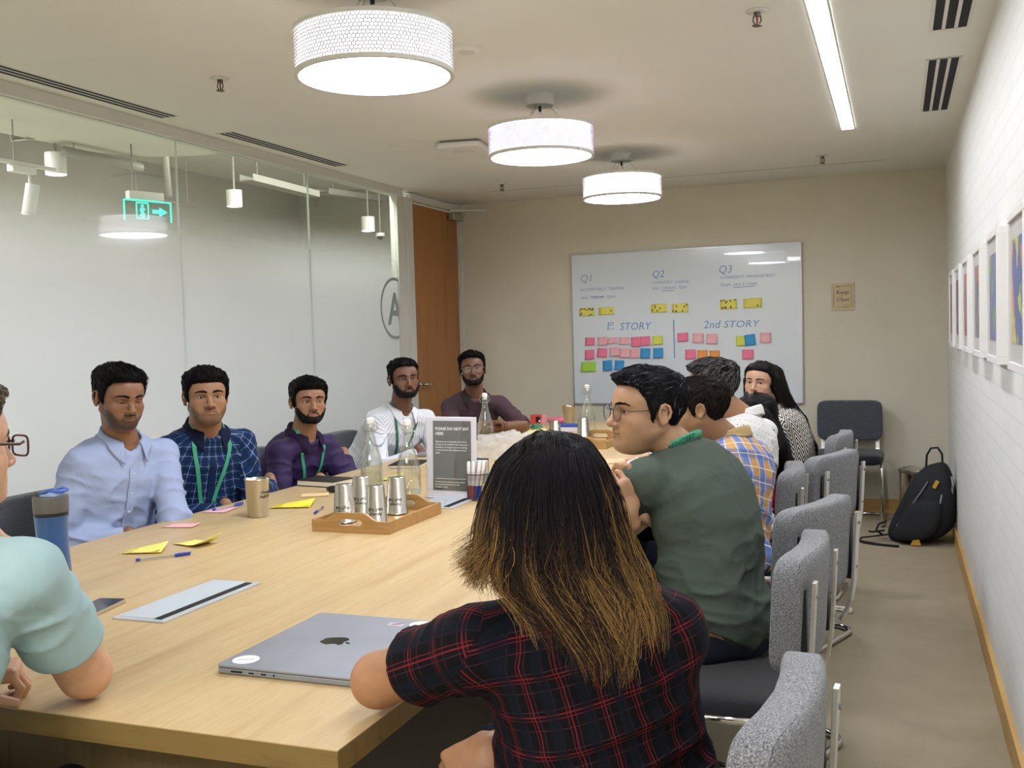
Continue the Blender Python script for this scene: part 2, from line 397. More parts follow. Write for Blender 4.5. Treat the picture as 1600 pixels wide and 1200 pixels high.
# green exit sign: edge-lit clear plate
a, b = atx(206, 312, -4.3), atx(254, 317, -4.3)
p = (a+b)/2; ww = float(np.linalg.norm(b-a)); D = float(np.dot(p-CAMP, CF)); hh = 31*D/FPX
o = thing('exit_sign', 'green lit exit sign with running figure and arrow behind the glass', 'sign', (p[0], p[1], p[2]-hh/2), rz=math.atan2(b[1]-a[1], b[0]-a[0])-0.35)
E_green = emis('green_sign_light', '#19e0b0', 3.0)
def clearmat(t, c):
    m = t.n('ShaderNodeMixShader', {0: 0.3, 1: t.n('ShaderNodeBsdfTransparent', {0: (1, 1, 1, 1)}).outputs[0], 2: t.b.outputs[0]})
    t.t.links.new(m.outputs[0], t.out.inputs[0])
W2, H2 = ww*0.56, hh/2
MB().box((0, 0, 0), (2*W2, 0.006, 2*H2)).build('plate', mat('green_tint_acrylic', '#1d7f6a', 0.1, fn=clearmat), o)
mb = MB()
for c, s in (((0, 0, H2), (2*W2, 0.008, 0.006)), ((W2, 0, 0), (0.006, 0.008, 2*H2)), ((-W2, 0, 0), (0.006, 0.008, 2*H2))): mb.box(c, s)
mb.build('lit_edge', E_green, o)
mb = MB(); dx = -W2*0.25
for c, s in (((dx, -0.005, H2*.78), (W2*.5, .002, .006)), ((dx, -0.005, -H2*.78), (W2*.5, .002, .006)), ((dx-W2*.25, -0.005, 0), (.006, .002, H2*1.56)), ((dx+W2*.25, -0.005, 0), (.006, .002, H2*1.56))): mb.box(c, s)
mb.lathe([(0.0, -0.001), (H2*.14, -0.001), (H2*.14, 0.001), (0, 0.001)], n=12, close=False)
k = len(mb.v)-48; mb.v = mb.v[:k]+[(dx+q[0], -0.005+q[2], H2*.5+q[1]) for q in mb.v[k:]]
for pts in ([(0, .32), (-.03, -.1)], [(-.03, -.1), (.14, -.3), (.08, -.62)], [(-.03, -.1), (-.12, -.42), (-.2, -.55)], [(0, .25), (.16, .1), (.2, .2)], [(0, .25), (-.16, .12), (-.14, -.05)]):
    mb.tube([(dx+x*H2*1.1, -0.005, z*H2) for x, z in pts], 0.006, 6)
mb.build('running_figure', E_green, o)
mb = MB(); ar = [(0, .18), (.28, .18), (.28, .45), (.58, 0), (.28, -.45), (.28, -.18), (0, -.18)]
mb.prism([(W2*.18+x*W2*1.1, z*H2) for x, z in ar], -0.001, 0.001); mb.v = [(q[0], -0.005+q[2], q[1]) for q in mb.v]; mb.build('arrow', E_green, o)
MB().box((-W2*0.1, 0, H2+0.03), (W2*1.5, 0.05, 0.05)).build('housing', M_white, o, bevel=0.006)
MB().tube([(-W2*.6, 0, H2+.05), (-W2*.6, 0, 0.6)], 0.006, 8).build('stem', M_pipe, o)

# ceiling fittings ---------------------------------------------------------------
M_vslat = mat('vent_slat_white', '#d9d6cd', 0.5)
def vent(x, y0, y1, label, w=0.125, n=3):
    o = thing('ceiling_vent', label, 'vent', (x, (y0+y1)/2, ZC), group='linear slot air vents in the ceiling')
    L = y1-y0
    for k in range(n):
        MB().box(((k-(n-1)/2)*w/n, 0, -0.0006), (w/n*0.86, L-0.02, 0.0012)).build('slot', M_dark, o)
    mb = MB()
    for k in range(n+1): mb.box(((k-n/2)*w/n, 0, -0.001), (w/n*0.30, L, 0.002))
    for s in (-1, 1): mb.box((0, s*(L/2-0.006), -0.001), (w, 0.012, 0.002))
    mb.build('frame', M_vslat, o)
vent(-3.29, 1.2, 4.16, 'long three-slot air vent in the ceiling over the near glass panes', 0.10)
vent(-3.285, 4.58, 5.80, 'three-slot air vent in the ceiling over the farther glass panes', 0.10)
vent(0.195, 4.70, 5.84, 'three-slot air vent in the ceiling beside the right white wall', 0.13)
vent(0.195, 2.6, 4.26, 'three-slot air vent cut by the top of the photo near the right wall', 0.13)
def sprinkler(x, y, label):
    o = thing('sprinkler_head', label, 'sprinkler', (x, y, ZC), group='fire sprinkler heads on the ceiling')
    MB().lathe([(0.0, 0), (0.04, 0), (0.036, -0.005), (0.0, -0.007)], n=24, close=False).build('escutcheon', M_trimw, o, smooth=True)
    mb = MB().lathe([(0.012, -0.006), (0.011, -0.02)], n=14)
    mb.tube([(0.011, 0, -0.018), (0.014, 0, -0.035), (0.006, 0, -0.05)], 0.0025, 6); mb.tube([(-0.011, 0, -0.018), (-0.014, 0, -0.035), (-0.006, 0, -0.05)], 0.0025, 6)
    mb.lathe([(0.017, -0.053), (0.017, -0.050)], n=14); mb.build('frame', mat('sprinkler_metal', '#5f564a', 0.35, 0.9), o)
    MB().tube([(0, 0, -0.02), (0, 0, -0.05)], 0.003, 6).build('bulb', mat('red_bulb', '#7a1c12', 0.2), o)
sprinkler(-2.63, 3.65, 'fire sprinkler head on the ceiling beside the long left vent')
sprinkler(-0.445, 3.71, 'fire sprinkler head on the ceiling left of the strip light')
sprinkler(-2.68, 7.05, 'fire sprinkler head on the ceiling close to the door')
sprinkler(-0.44, 6.99, 'fire sprinkler head on the ceiling above the right edge of the whiteboard')
o = thing('smoke_detector', 'round white detector disc on the ceiling right of the nearest drum lamp', 'detector', (-1.53, 3.68, ZC))
MB().lathe([(0.055, 0), (0.055, -0.012), (0.045, -0.02), (0.0, -0.021)], n=32, close=False).build('cover', M_ceil, o, smooth=True, angle=0.5)
MB().lathe([(0.03, -0.0205), (0.03, -0.024), (0.0, -0.0245)], n=24, close=False).build('sensor', M_trimw, o, smooth=True, angle=0.5)
p = atz(622, 228, ZC)
o = tag(MB().lathe([(0.045, 0), (0.03, -0.015), (0.012, -0.028), (0.0, -0.03)], (p[0], p[1], ZC), 24, close=False).build('motion_sensor', M_trimw, smooth=True), 'small pale cone sensor on the ceiling between the near and middle lamps', 'sensor')
p = atz(724, 224, ZC)
o = thing('access_point', 'white square wireless box on the ceiling left of the middle drum lamp', 'wifi box', (p[0], p[1], ZC), rz=0.15)
MB().superq((0, 0, -0.027), (0.26, 0.26, 0.035), 0.25, 40, 12).build('body', M_white, o, smooth=True)
MB().box((0, 0, -0.006), (0.22, 0.22, 0.012)).build('base', M_grey, o)
for k in range(3): MB().box((0, 0.0+(k-1)*0.03, -0.0445), (0.12, 0.006, 0.002)).build('light_slit', M_trimw, o)
mb = MB(); mb.box((-1.5, 7.40, ZC-0.0005), (2.9, 0.006, 0.001)); tag(mb.build('gap_shade_1', mat('ceiling_joint', '#8d836c', 0.9)), kind='structure')  # dark strip painted for the shadow in the gap between ceiling panels

# drum lamps ---------------------------------------------------------------------
def glowmat(t, c): pass
E_disc = emis('lamp_diffuser', '#eef2ff', E_DISC)
E_in1 = emis('lamp_inside_white', '#f6f4ff', E_SHADE); E_in2 = emis('lamp_inside_violet', '#f4efff', E_SHADE)
M_perf = mat('perforated_white_metal', '#b5b2ae', 0.5)
M_shellv = mat('perforated_white_metal_violet', '#b9a9c4', 0.5)
def drum(x, y, zc, label, mperf, ein=None):
    R, H = 0.2435, 0.142
    o = thing('drum_lamp', label, 'ceiling lamp', (x, y, zc), group='drum lamps above the table')
    # perforated shell: hexagon cells with round holes, real geometry
    n, rows = 128, 11; mb = MB(); px = 2*PI*R/n; ph = (H-0.026)/rows
    V8 = [(math.cos(2*PI*k/6+PI/6), math.sin(2*PI*k/6+PI/6)) for k in range(6)]
    for r in range(rows):
        zz = -H/2+0.013+ph*(r+0.5)
        for k in range(n):
            u0 = (k+0.5*(r % 2))*px; vs = []
            for s in (1.0, 0.74):
                for (cx, cz) in V8:
                    a = (u0+cx*px*.5774*s)/R; vs.append((R*math.cos(a), R*math.sin(a), min(H/2-0.010, max(-H/2+0.010, zz+cz*ph*.6667*s))))
            mb.add(vs, [(q, (q+1) % 6, 6+(q+1) % 6, 6+q) for q in range(6)])
    s = mb.build('shade', mperf, o, smooth=True); s['kind'] = 'stuff'
    so = s.modifiers.new('solid', 'SOLIDIFY'); so.thickness = 0.0012
    for z in (-H/2+0.0065, H/2-0.0065): MB().lathe([(R+0.002, z-0.0065), (R+0.002, z+0.0065), (R-0.012, z+0.0065), (R-0.012, z-0.0065), (R+0.002, z-0.0065)], n=72, close=False).build('rim', M_trimw, o, smooth=True, angle=0.6)
    MB().lathe([(R-0.004, -H/2+0.008), (R-0.016, H/2-0.008)], n=64, close=False).build('inner_sleeve', ein or E_in1, o, smooth=True)
    MB().lathe([(R-0.012, -H/2+0.003), (R-0.08, -H/2-0.001), (0, -H/2-0.002)], n=72, close=False).build('diffuser', E_disc, o, smooth=True)
    MB().lathe([(R-0.012, H/2-0.004), (0, H/2-0.004)], n=48, close=False).build('top_plate', M_trimw, o)
    top = ZC-zc
    MB().lathe([(0.0, top-0.05), (0.062, top-0.05), (0.066, top-0.046), (0.066, top)], n=40, close=False).build('canopy', M_trimw, o, smooth=True, angle=0.5)
    MB().tube([(0, 0, top-0.05), (0, 0, top-0.075)], 0.007, 10).build('cord_grip', M_black, o)
    MB().tube([(0, 0, top-0.07), (0.008, 0.004, top-0.09), (-0.006, 0, H/2)], 0.0022, 6).build('cord', M_white, o)
    for k in range(3):
        a = 2*PI*k/3+0.5; MB().tube([(0.045*math.cos(a), 0.045*math.sin(a), top-0.05), (0.14*math.cos(a), 0.14*math.sin(a), H/2-0.004)], 0.0014, 6).build('wire', M_steel, o)
drum(-1.50, 2.87, 2.255, 'nearest and largest-looking white perforated drum lamp, cut by the photo top', M_perf)
drum(-1.535, 4.56, 2.268, 'middle drum lamp with violet-tinted perforated shade', M_shellv, E_in2)
drum(-1.585, 6.26, 2.272, 'farthest drum lamp, cream perforated shade nearest the whiteboard', M_perf)
o = thing('strip_light', 'long white recessed strip light on the ceiling near the right wall', 'ceiling light', (-0.2455, 2.1, ZC-0.002))
MB().box((0, 0, -0.002), (0.066, 8.0, 0.004)).build('diffuser', emis('strip_face', '#f2f5ff', E_STRIP), o)
mb = MB(); mb.box((0.037, 0, -0.003), (0.008, 8.02, 0.006)); mb.box((-0.037, 0, -0.003), (0.008, 8.02, 0.006)); mb.box((0, 4.005, -0.003), (0.08, 0.008, 0.006)); mb.build('channel', M_trimw, o)

# whiteboard on the far wall -------------------------------------------------------
BY = YF
p0, p1 = aty(893, 404, BY-0.02), aty(1254, 633, BY-0.02)
bx0, bx1, bz0, bz1 = p0[0], p1[0], 0.81, 2.01
wb = thing('whiteboard', 'large glossy whiteboard with notes and blue handwriting on the far wall', 'whiteboard', ((bx0+bx1)/2, BY, (bz0+bz1)/2))
def boardmat(t, c): t.base(coat=0.6); t.b.inputs['Coat Roughness'].default_value = 0.02
M_board = mat('glossy_board', '#dce4e7', 0.16, fn=boardmat, spec=0.5)
BW, BH = bx1-bx0, bz1-bz0
MB().box((0, -0.012, 0), (BW, 0.014, BH)).build('panel', M_board, wb)
M_alu = mat('board_edge_aluminium', '#b5b8b8', 0.35, 0.7)
for nm, c, s in (('frame_bar', (0, -0.013, BH/2), (BW+.016, .02, .008)), ('frame_bar', (0, -0.013, -BH/2), (BW+.016, .02, .008)), ('frame_bar', (BW/2+.004, -0.013, 0), (.008, .02, BH)), ('frame_bar', (-BW/2-.004, -0.013, 0), (.008, .02, BH))):
    MB().box(c, s).build(nm, M_alu, wb)
M_inkb = mat('blue_marker_ink', '#6f92c4', 0.6); M_ink2 = mat('blue_marker_ink_pale', '#8494bd', 0.6)
M_ink3 = mat('grey_marker_ink', '#9aa6ac', 0.6)
def write(s, px, py, h, m, sq=1.0, under=False):
    q = aty(px, py, BY-0.02); t = text('handwriting', s, h, m, wb, Tr(q[0]-(bx0+bx1)/2, -0.0196, q[2]-(bz0+bz1)/2) @ Matrix.Rotation(PI/2, 4, 'X'), 0.0003, shear=0.18, squash=sq, thin=0.0)
    return t
for s, x, y, h, m, sq in (('Q1', 906, 441, .085, M_ink3, .95), ('ACCIDENTALLY  TRADING', 907, 455, .032, M_ink2, .93), ('WAS  MARKET  TEAM', 907, 468, .032, M_ink2, .93),
    ('Q2', 1018, 434, .08, M_ink2, .95), ('COMPLETELY  CHANGE', 1019, 444, .03, M_ink2, .9), ('WAS  OPINION  TEAM', 1019, 453, .03, M_ink2, .9),
    ('Q3', 1122, 427, .085, M_ink2, .95), ('CONFIDENT  MANAGEMENT', 1125, 436, .032, M_ink2, .98), ('TEAM  LIKE A TEAM', 1125, 448, .034, M_ink2, .92),
    ('1', 946, 516, .095, M_inkb, .8), ('st', 952, 509, .055, M_inkb, .9), ('STORY', 968, 516, .085, M_inkb, .95), ('2nd', 1099, 513, .085, M_inkb, 1.0), ('STORY', 1130, 512, .075, M_inkb, 1.15)):
    write(s, x, y, h, m, sq)
mb = MB()
for (x0, y0, x1, y1) in ((950, 514, 960, 514), (923, 463.5, 944, 463.5), (1033, 455, 1053, 454), (1145, 449.5, 1180, 447)):
    a, b = aty(x0, y0, BY-.02), aty(x1, y1, BY-.02); mb.tube([(a[0]-(bx0+bx1)/2, -0.0192, a[2]-(bz0+bz1)/2), (b[0]-(bx0+bx1)/2, -0.0192, b[2]-(bz0+bz1)/2)], 0.0022, 6)
mb.build('underline', M_ink2, wb)
a, b = aty(1052.5, 500, BY-.02), aty(1054, 560, BY-.02)
MB().tube([(a[0]-(bx0+bx1)/2, -0.0192, a[2]-(bz0+bz1)/2), (b[0]-(bx0+bx1)/2, -0.0192, b[2]-(bz0+bz1)/2)], 0.004, 6).build('divider_line', M_inkb, wb)
NC = {'hp': '#ef7d9b', 'lp': '#efb3b8', 'ye': '#e6dc6a', 'yg': '#d3dd55', 'gr': '#a9d94e', 'bl': '#3f97cf', 'or': '#ec9a4a'}
CN = {'hp': 'hot pink', 'lp': 'pale pink', 'ye': 'yellow', 'yg': 'lime yellow', 'gr': 'green', 'bl': 'blue', 'or': 'orange'}
def note(cx, cy, w, h, c, label, rot=0.0, curl=0.012, dots=(), cat='sticky note', grp=None):
    q = aty(cx, cy, BY-0.021); D = np.dot(q-CAMP, CF); W, Hh = w*D/FPX*1.06, h*D/FPX
    o = thing('sticky_note', label, cat, q, rot=(0, -rot, 0), group=grp or 'sticky notes on the whiteboard')
    def f(u, v): return ((u-.5)*W, -curl*(1-v)**2-0.0006-0.25*curl*(u-.5)**2, (v-.5)*Hh)
    s = MB().grid(f, 5, 6).build('paper', mat('note_'+c, NC[c], 0.75), o, smooth=True); so = s.modifiers.new('solid', 'SOLIDIFY'); so.thickness = 0.0008
    if dots:
        mb = MB()
        for u, v in dots:
            x, y, z = f(u, v); r = 0.0065; mb.add([(x+r*math.cos(k*PI/4), y-0.0012, z+r*math.sin(k*PI/4)) for k in range(8)], [tuple(range(8))])
        mb.build('dot_mark', mat('dot_ink', '#4a4a33', 0.6), o)
def rdots(n, s):
    r = random.Random(s); return [(r.uniform(.06, .94), r.choice([r.uniform(.06, .25), r.uniform(.7, .94), r.uniform(.1, .9)])) for _ in range(n)]
for cx, cy, w, h, n, s, lb in ((917, 487.5, 23, 13, 12, 1, 'yellow card full of dots, leftmost of the card row on the whiteboard'), (947.5, 486, 24, 12, 0, 2, 'yellow card with one dot, second from left on the whiteboard'),
    (1029.5, 481.5, 24, 14, 6, 3, 'yellow card with dots along its right edge under the Q2 writing'), (1062.5, 481, 24, 14, 7, 4, 'yellow card with corner dots, right one under the Q2 writing'),
    (1138.5, 475.5, 25, 15, 12, 5, 'yellow card with dots round its border under the Q3 writing'), (1176, 473.5, 27, 15, 1, 6, 'plain yellow card with a single dot, rightmost of the card row')):
    note(cx, cy, w, h, 'ye', lb, 0.02, 0.006, rdots(n, s) if n else [(0.8, .5)], 'card', 'yellow cards on the whiteboard')
NOTES = [(922, 533.5, 14.5, 12, 'hp', .02), (941.5, 533, 15, 13, 'lp', .05), (957, 532, 16, 9, 'lp', .1), (976, 532.5, 16, 11, 'lp', .0), (994, 534, 15, 15, 'hp', .05), (1008.5, 532.5, 15, 14, 'hp', .04), (1027.5, 531.5, 15, 13, 'yg', .02),
    (921.5, 554, 14.5, 15, 'hp', .03), (941, 551, 15, 14, 'hp', -.08), (960, 549.5, 15, 14, 'lp', .05), (976, 551.5, 15, 14.5, 'lp', .0), (992, 552, 15, 14, 'lp', .12), (1008.5, 552, 14.5, 15.5, 'bl', -.02), (1028.5, 551.5, 15, 15.5, 'bl', .02),
    (919.5, 573, 23, 15, 'gr', .0), (949.5, 571, 14.5, 16, 'bl', .08), (968, 570.5, 14.5, 15, 'bl', -.04),
    (1067, 526.5, 16, 13, 'hp', .05), (1091, 528, 16, 15, 'lp', -.02), (1112.5, 529.5, 16, 15.5, 'lp', -.02), (1157, 532.5, 13, 15, 'yg', .0), (1172, 531, 15.5, 17, 'bl', .12), (1196, 527.5, 16.5, 16, 'lp', -.02),
    (1079, 553.5, 15.5, 15, 'hp', .0), (1097.5, 554, 15, 14, 'or', .0), (1116.5, 554, 15, 13, 'or', .0), (1168.5, 553.5, 16.5, 15, 'hp', .0)]
LB = ['hot pink note, first of the top row under 1st story', 'crumpled pale pink note, second in the top row under 1st story', 'folded thin pale pink note, third in the top row under 1st story', 'short pale pink note, fourth in the top row under 1st story', 'dark pink note overlapped at right in the top row under 1st story', 'hot pink note beside the lime note in the top row', 'lime yellow note ending the top row under 1st story',
    'hot pink note, first of the middle row on the left side', 'tilted hot pink note, second of the middle row on the left side', 'pale pink note, third of the middle row on the left side', 'pale pink note, fourth of the middle row on the left side', 'tilted pale pink note beside a blue note in the middle row', 'blue note beside pale pink notes in the middle row', 'blue note ending the middle row on the left side',
    'wide green note, lowest at the left on the whiteboard', 'tilted blue note right of the wide green note', 'blue note, second right of the wide green note',
    'hot pink note just right of the blue divider line', 'pale pink note, second right of the divider line', 'pale pink note, third right of the divider line', 'lime note touching a tilted blue note under 2nd story', 'tilted blue note right of the lime note under 2nd story', 'pale pink note at the far right under 2nd story',
    'hot pink note left of the orange notes', 'orange note right of a hot pink note', 'orange note half hidden by the grey-haired man', 'hot pink note above the woman with long black hair']
for (cx, cy, w, h, c, r), lb in zip(NOTES, LB): note(cx, cy, w, h, c, lb+' of the whiteboard' if len(lb.split()) < 9 and 'whiteboard' not in lb else lb, r, 0.014)

# small poster
q = aty(1316.5, 463.5, YF-0.006)
ps = thing('poster', 'small beige poster with brown lettering on the far wall above the spare chair', 'poster', q)
pw, phh = 34*7.45/FPX, 43*7.45/FPX
MB().box((0, 0, 0), (pw, 0.012, phh)).build('board', mat('poster_board', '#cdbb95', 0.7), ps)
M_brown = mat('brown_print', '#4c3d20', 0.7); M_brown2 = mat('brown_print_pale', '#8a7a55', 0.7)
mb = MB()
for c, s in (((.012, -.0065, phh*.39), (pw*.62, .001, .003)), ((0, -.0065, -phh*.39), (pw*.4, .001, .003)), ((-pw*.4, -.0065, 0), (.003, .001, phh*.78)), ((pw*.4, -.0065, 0), (.003, .001, phh*.78))): mb.box(c, s)
mb.build('border_line', M_brown2, ps)
for s, x, z, h, m in (('Keep', -.048, .018, .044, M_brown), ('it', -.01, .0, .022, M_brown), ('Clean', -.046, -.034, .04, M_brown), ('we thank you', .0, -.066, .011, M_brown2), ('for helping', .0, -.078, .011, M_brown2), ('hey', -.048, .07, .02, M_brown)):
    text('lettering', s, h, m, ps, Tr(x, -.0066, z) @ Matrix.Rotation(PI/2, 4, 'X'), 0.0003, shear=0.3)

# framed pictures on the right wall -------------------------------------------------
M_frame = mat('white_frame_wood', '#eceae6', 0.4)
fy = [6.525, 5.875, 5.20, 4.475, 3.76, 3.03]
ART = [('#8b6f72', '#6f7d8a', '#b08a86'), ('#70606c', '#a4747a', '#58606e'), ('#c58c84', '#8f9a9c', '#a86c62'), ('#9a9aa0', '#c47f6a', '#7d8488'), ('#7d86b0', '#8fae6a', '#8a9098'), ('#6c76a8', '#e29a86', '#c9d06a')]
FL = ['farthest white-framed picture of the right wall row', 'second white-framed picture from the far corner on the right wall', 'white-framed picture with pinkish print, third from the far corner', 'white-framed picture with grey and orange print, fourth from the corner', 'white-framed picture with green and blue print beside the nearest one', 'nearest white-framed picture, blue print with a pink shape, cut by the photo edge']
for k, y in enumerate(fy):
    zc, hh = 1.461, 0.435; wd = 0.405
    o = thing('framed_picture', FL[k], 'picture', (XR, y, zc), group='white framed pictures on the right wall')
    dp = 0.045
    for c, s in (((-dp/2, 0, hh/2-.012), (dp, wd, .024)), ((-dp/2, 0, -hh/2+.012), (dp, wd, .024)), ((-dp/2, wd/2-.012, 0), (dp, .024, hh-.048)), ((-dp/2, -wd/2+.012, 0), (dp, .024, hh-.048))):
        MB().box(c, s).build('frame_bar', M_frame, o, bevel=0.002)
    MB().box((-0.034, 0, 0), (0.006, wd-.05, hh-.05)).build('mount_board', mat('mount_board', '#cfcdc9', 0.8), o)
    def artm(t, c, A=ART[k], s=k):
        v = t.mapping(t.coord(), (1, 1, 1), loc=(s*3.1, s*1.7, 0)); n = t.noise(5.5, 2, v); n2 = t.noise(9, 3, v)
        t.base(color=t.mix(t.ramp(n2, [(0.54, (0, 0, 0)), (0.58, (1, 1, 1))]), t.ramp(n, [(0.42, lin(A[0])), (0.55, lin(A[0])), (0.62, lin(A[1]))]), lin(A[2])))
    MB().box((-0.0378, 0, -0.0), (0.0016, wd-.13, hh-.15)).build('art_print', mat('art_print_%d' % k, ART[k][0], 0.6, fn=artm), o)
    def gl(t, c):
        m = t.n('ShaderNodeMixShader', {0: 0.06, 1: t.n('ShaderNodeBsdfTransparent').outputs[0], 2: t.n('ShaderNodeBsdfGlossy', {1: 0.02}).outputs[0]}); t.t.links.new(m.outputs[0], t.out.inputs[0])
    MB().box((-0.0415, 0, 0), (0.002, wd-.05, hh-.05)).build('glass_pane', mat('picture_glass', '#ffffff', 0.02, fn=gl), o)
# ================================================================== TABLE
TZ = 0.75
TX0, TX1, TY0, TY1 = -2.46, -0.811, 1.354, 7.05
def tabmat(t, c):
    v = t.mapping(t.coord(), (7, 0.55, 7)); n = t.noise(2.4, 6, v, 0.6, 0.9); g = t.noise(16, 4, t.mapping(t.coord(), (9, 0.8, 9)), 0.6, 0.4)
    col = t.ramp(n, [(0.25, lin('#ae8f61')), (0.45, lin('#c1a678')), (0.62, lin('#c8af81')), (0.8, lin('#b7996a'))])
    col = t.mix(t.math('MULTIPLY', t.ramp(g, [(0.45, (0, 0, 0)), (0.75, (1, 1, 1))]), 0.35), col, lin('#ad8b5b'))
    t.base(color=col, rough=t.math('ADD', 0.34, t.math('MULTIPLY', g, 0.1)), normal=t.bump(g, 0.05, 0.0008))
M_tab = mat('light_oak_laminate', '#dcc08f', 0.4, fn=tabmat)
M_tabe = mat('oak_edge_band', '#7d6434', 0.5, fn=oak('#806736', '#624d26', 0))
M_base = mat('dark_oak_panel', '#6b5a38', 0.6, fn=oak('#6e5c3a', '#53452b', 2))
M_based = mat('inner_panel_in_shade', '#1d1a15', 0.7)  # near-black colour stands in for the shade under the table
tb = thing('conference_table', 'long light oak conference table with darker edge and box base', 'table', ((TX0+TX1)/2, (TY0+TY1)/2, 0))
TW, TL = TX1-TX0, TY1-TY0
MB().box((0, 0, TZ-0.001), (TW, TL, 0.002)).build('tabletop_veneer', M_tab, tb)
MB().box((0, 0, TZ-0.022), (TW, TL, 0.04)).build('tabletop', M_tabe, tb)
for y in (-TL/2+0.12, 0.0, TL/2-0.12):
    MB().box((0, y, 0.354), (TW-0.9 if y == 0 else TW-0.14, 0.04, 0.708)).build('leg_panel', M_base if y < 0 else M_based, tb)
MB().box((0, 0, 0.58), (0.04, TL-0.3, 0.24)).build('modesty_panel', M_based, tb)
# power hatches let into the top
M_hatch = mat('silver_grey_hatch', '#c9ccd0', 0.35, 0.25); M_brush = mat('black_brush_strip', '#0c0c0e', 0.8)
def hatch(x0, x1, y0, y1):
    cx, cy = (x0+x1)/2-(TX0+TX1)/2, (y0+y1)/2-(TY0+TY1)/2; W, L = x1-x0, y1-y0
    f = MB().box((cx, cy, TZ+0.0022), (W, L, 0.0045)).build('power_hatch', M_hatch, tb, bevel=0.001); f['label'] = 'silver grey hatch plate with black brush strip'
    MB().box((cx-W*0.08, cy, TZ+0.0048), (W*0.66, L*0.93, 0.002)).build('hatch_lid', mat('hatch_lid', '#c3cdd2', 0.4, 0.1), f)
    MB().box((cx+W*0.315, cy, TZ+0.0050), (W*0.13, L*0.93, 0.002)).build('brush_strip', M_brush, f)
hatch(-1.707, -1.560, 1.872, 2.252); hatch(-1.70, -1.53, 3.42, 3.86); hatch(-1.70, -1.53, 5.3, 5.7)

# ================================================================== CHAIRS
def fabric(a, b, c3):
    def f(t, c):
        n = t.noise(330, 3, None, 0.7); m = t.noise(14, 3)
        col = t.ramp(n, [(0.34, lin(a)), (0.48, lin(b)), (0.64, lin(c3))])
        t.base(color=t.mix(t.math('MULTIPLY', m, 0.2), col, lin(b)), normal=t.bump(n, 0.6, 0.003), sheen=0.2)
    return f
M_grey_fab = mat('grey_fleck_wool', '#7d7e80', 0.95, fn=fabric('#35363a', '#717275', '#a6a7a7'))
M_char_fab = mat('charcoal_fabric', '#43464a', 0.95, fn=fabric('#2b2d30', '#454a50', '#5f646a'))
M_navy_seat = mat('black_seat_fabric', '#14161c', 0.95, fn=fabric('#0a0b0f', '#12141a', '#1f222b'))
M_bar = mat('satin_silver_bar', '#d3cfc6', 0.32, 0.7)
def spl_(p, n):
    p = np.array(p, float); t = np.linspace(0, len(p)-1, n); i = np.clip(t.astype(int), 0, len(p)-2); f = (t-i)[:, None]; return p[i]*(1-f)+p[i+1]*f
def chair(label, fab, loc, rz, group=None):
    o = thing('cantilever_chair', label, 'chair', loc, rz, group)
    MB().superq((0, 0.01, 0.455), (0.47, 0.47, 0.085), 0.3, 48, 16, e2=0.45).build('seat', M_navy_seat, o, smooth=True)
    def bend(p):
        x, y, z = p; return [x, y+0.55*(x*x)*1.0-0.02+0.10*-(z)*0.6, z+0.10*(x*x)]
    b = MB().superq((0, -0.235, 0.69), (0.45, 0.078, 0.29), 0.28, 64, 22, bend, e2=0.28).build('backrest', fab, o, smooth=True)
    # seam line round the pad
    mb = MB(); pts = []
    for k in range(60):
        a = 2*PI*k/60; sg = lambda v, p: math.copysign(abs(v)**p, v)
        q = bend([0.224*sg(math.cos(a), .28), -0.026, 0.143*sg(math.sin(a), .28)]); pts.append((q[0], q[1]-0.235, q[2]+0.69))
    mb.tube(pts, 0.0018, 5, closed=True); mb.build('piping', fab, b, smooth=True)
    r = 0.0125; x = 0.225
    pts = [(x, -0.26, 0.44), (x, 0.17, 0.43), (x, 0.215, 0.415), (x, 0.23, 0.37), (x, 0.25, 0.06), (x, 0.243, 0.025), (x, 0.20, r), (x, -0.17, r), (x-0.02, -0.215, r), (x-0.065, -0.24, r)]
    pts = pts+[(-px, py, pz) for px, py, pz in reversed(pts)]
    sm = []
    for i in range(len(pts)-1):
        sm += [np.array(pts[i])]
        if np.linalg.norm(np.array(pts[i+1])-np.array(pts[i])) > 0.15: sm += [np.array(pts[i])*0.5+np.array(pts[i+1])*0.5]
    sm.append(np.array(pts[-1])); MB().tube(sm, r, 10).build('frame', M_chrome, o, smooth=True)
    for s in (-1, 1):
        q = [(s*0.19, -0.24, 0.42), (s*0.19, -0.272, 0.48), (s*0.19, -0.285, 0.56), (s*0.19, -0.298, 0.78)]
        q = spl_(q, 12); ba = MB(); tg = np.gradient(q, axis=0); tg /= np.linalg.norm(tg, axis=1)[:, None]; nb2 = np.cross(tg, V(1, 0, 0)); vs = []
        for c, nn in zip(q, nb2):
            for a, b in ((-1, -1), (1, -1), (1, 1), (-1, 1)): vs.append(c+V(a*0.014, 0, 0)+nn*b*0.005)
        ba.add(vs, [(k*4+e, k*4+(e+1) % 4, k*4+4+(e+1) % 4, k*4+4+e) for k in range(len(q)-1) for e in range(4)]+[(3, 2, 1, 0), tuple(len(vs)-4+e for e in range(4))]); bo = ba.build('back_bar', M_bar, o, bevel=0.001)
        for z in (0.60, 0.745): MB().tube([(s*0.19, -0.29, z), (s*0.19, -(0.2945 if z < .65 else 0.3055), z)], 0.005, 8).build('screw', M_grey, bo)
        MB().box((s*0.19, -0.268, 0.66), (0.02, 0.02, 0.20)).build('spacer', M_black, o)
    for y in (0.12, -0.14): MB().tube([(-0.225, y, 0.425), (0.225, y, 0.425)], 0.009, 8).build('crossbar', M_chrome, o, smooth=True)
    for s in (-1, 1): MB().box((s*0.225, 0.15, 0.0015), (0.02, 0.03, 0.003)).build('foot_pad', M_black, o)
    return o
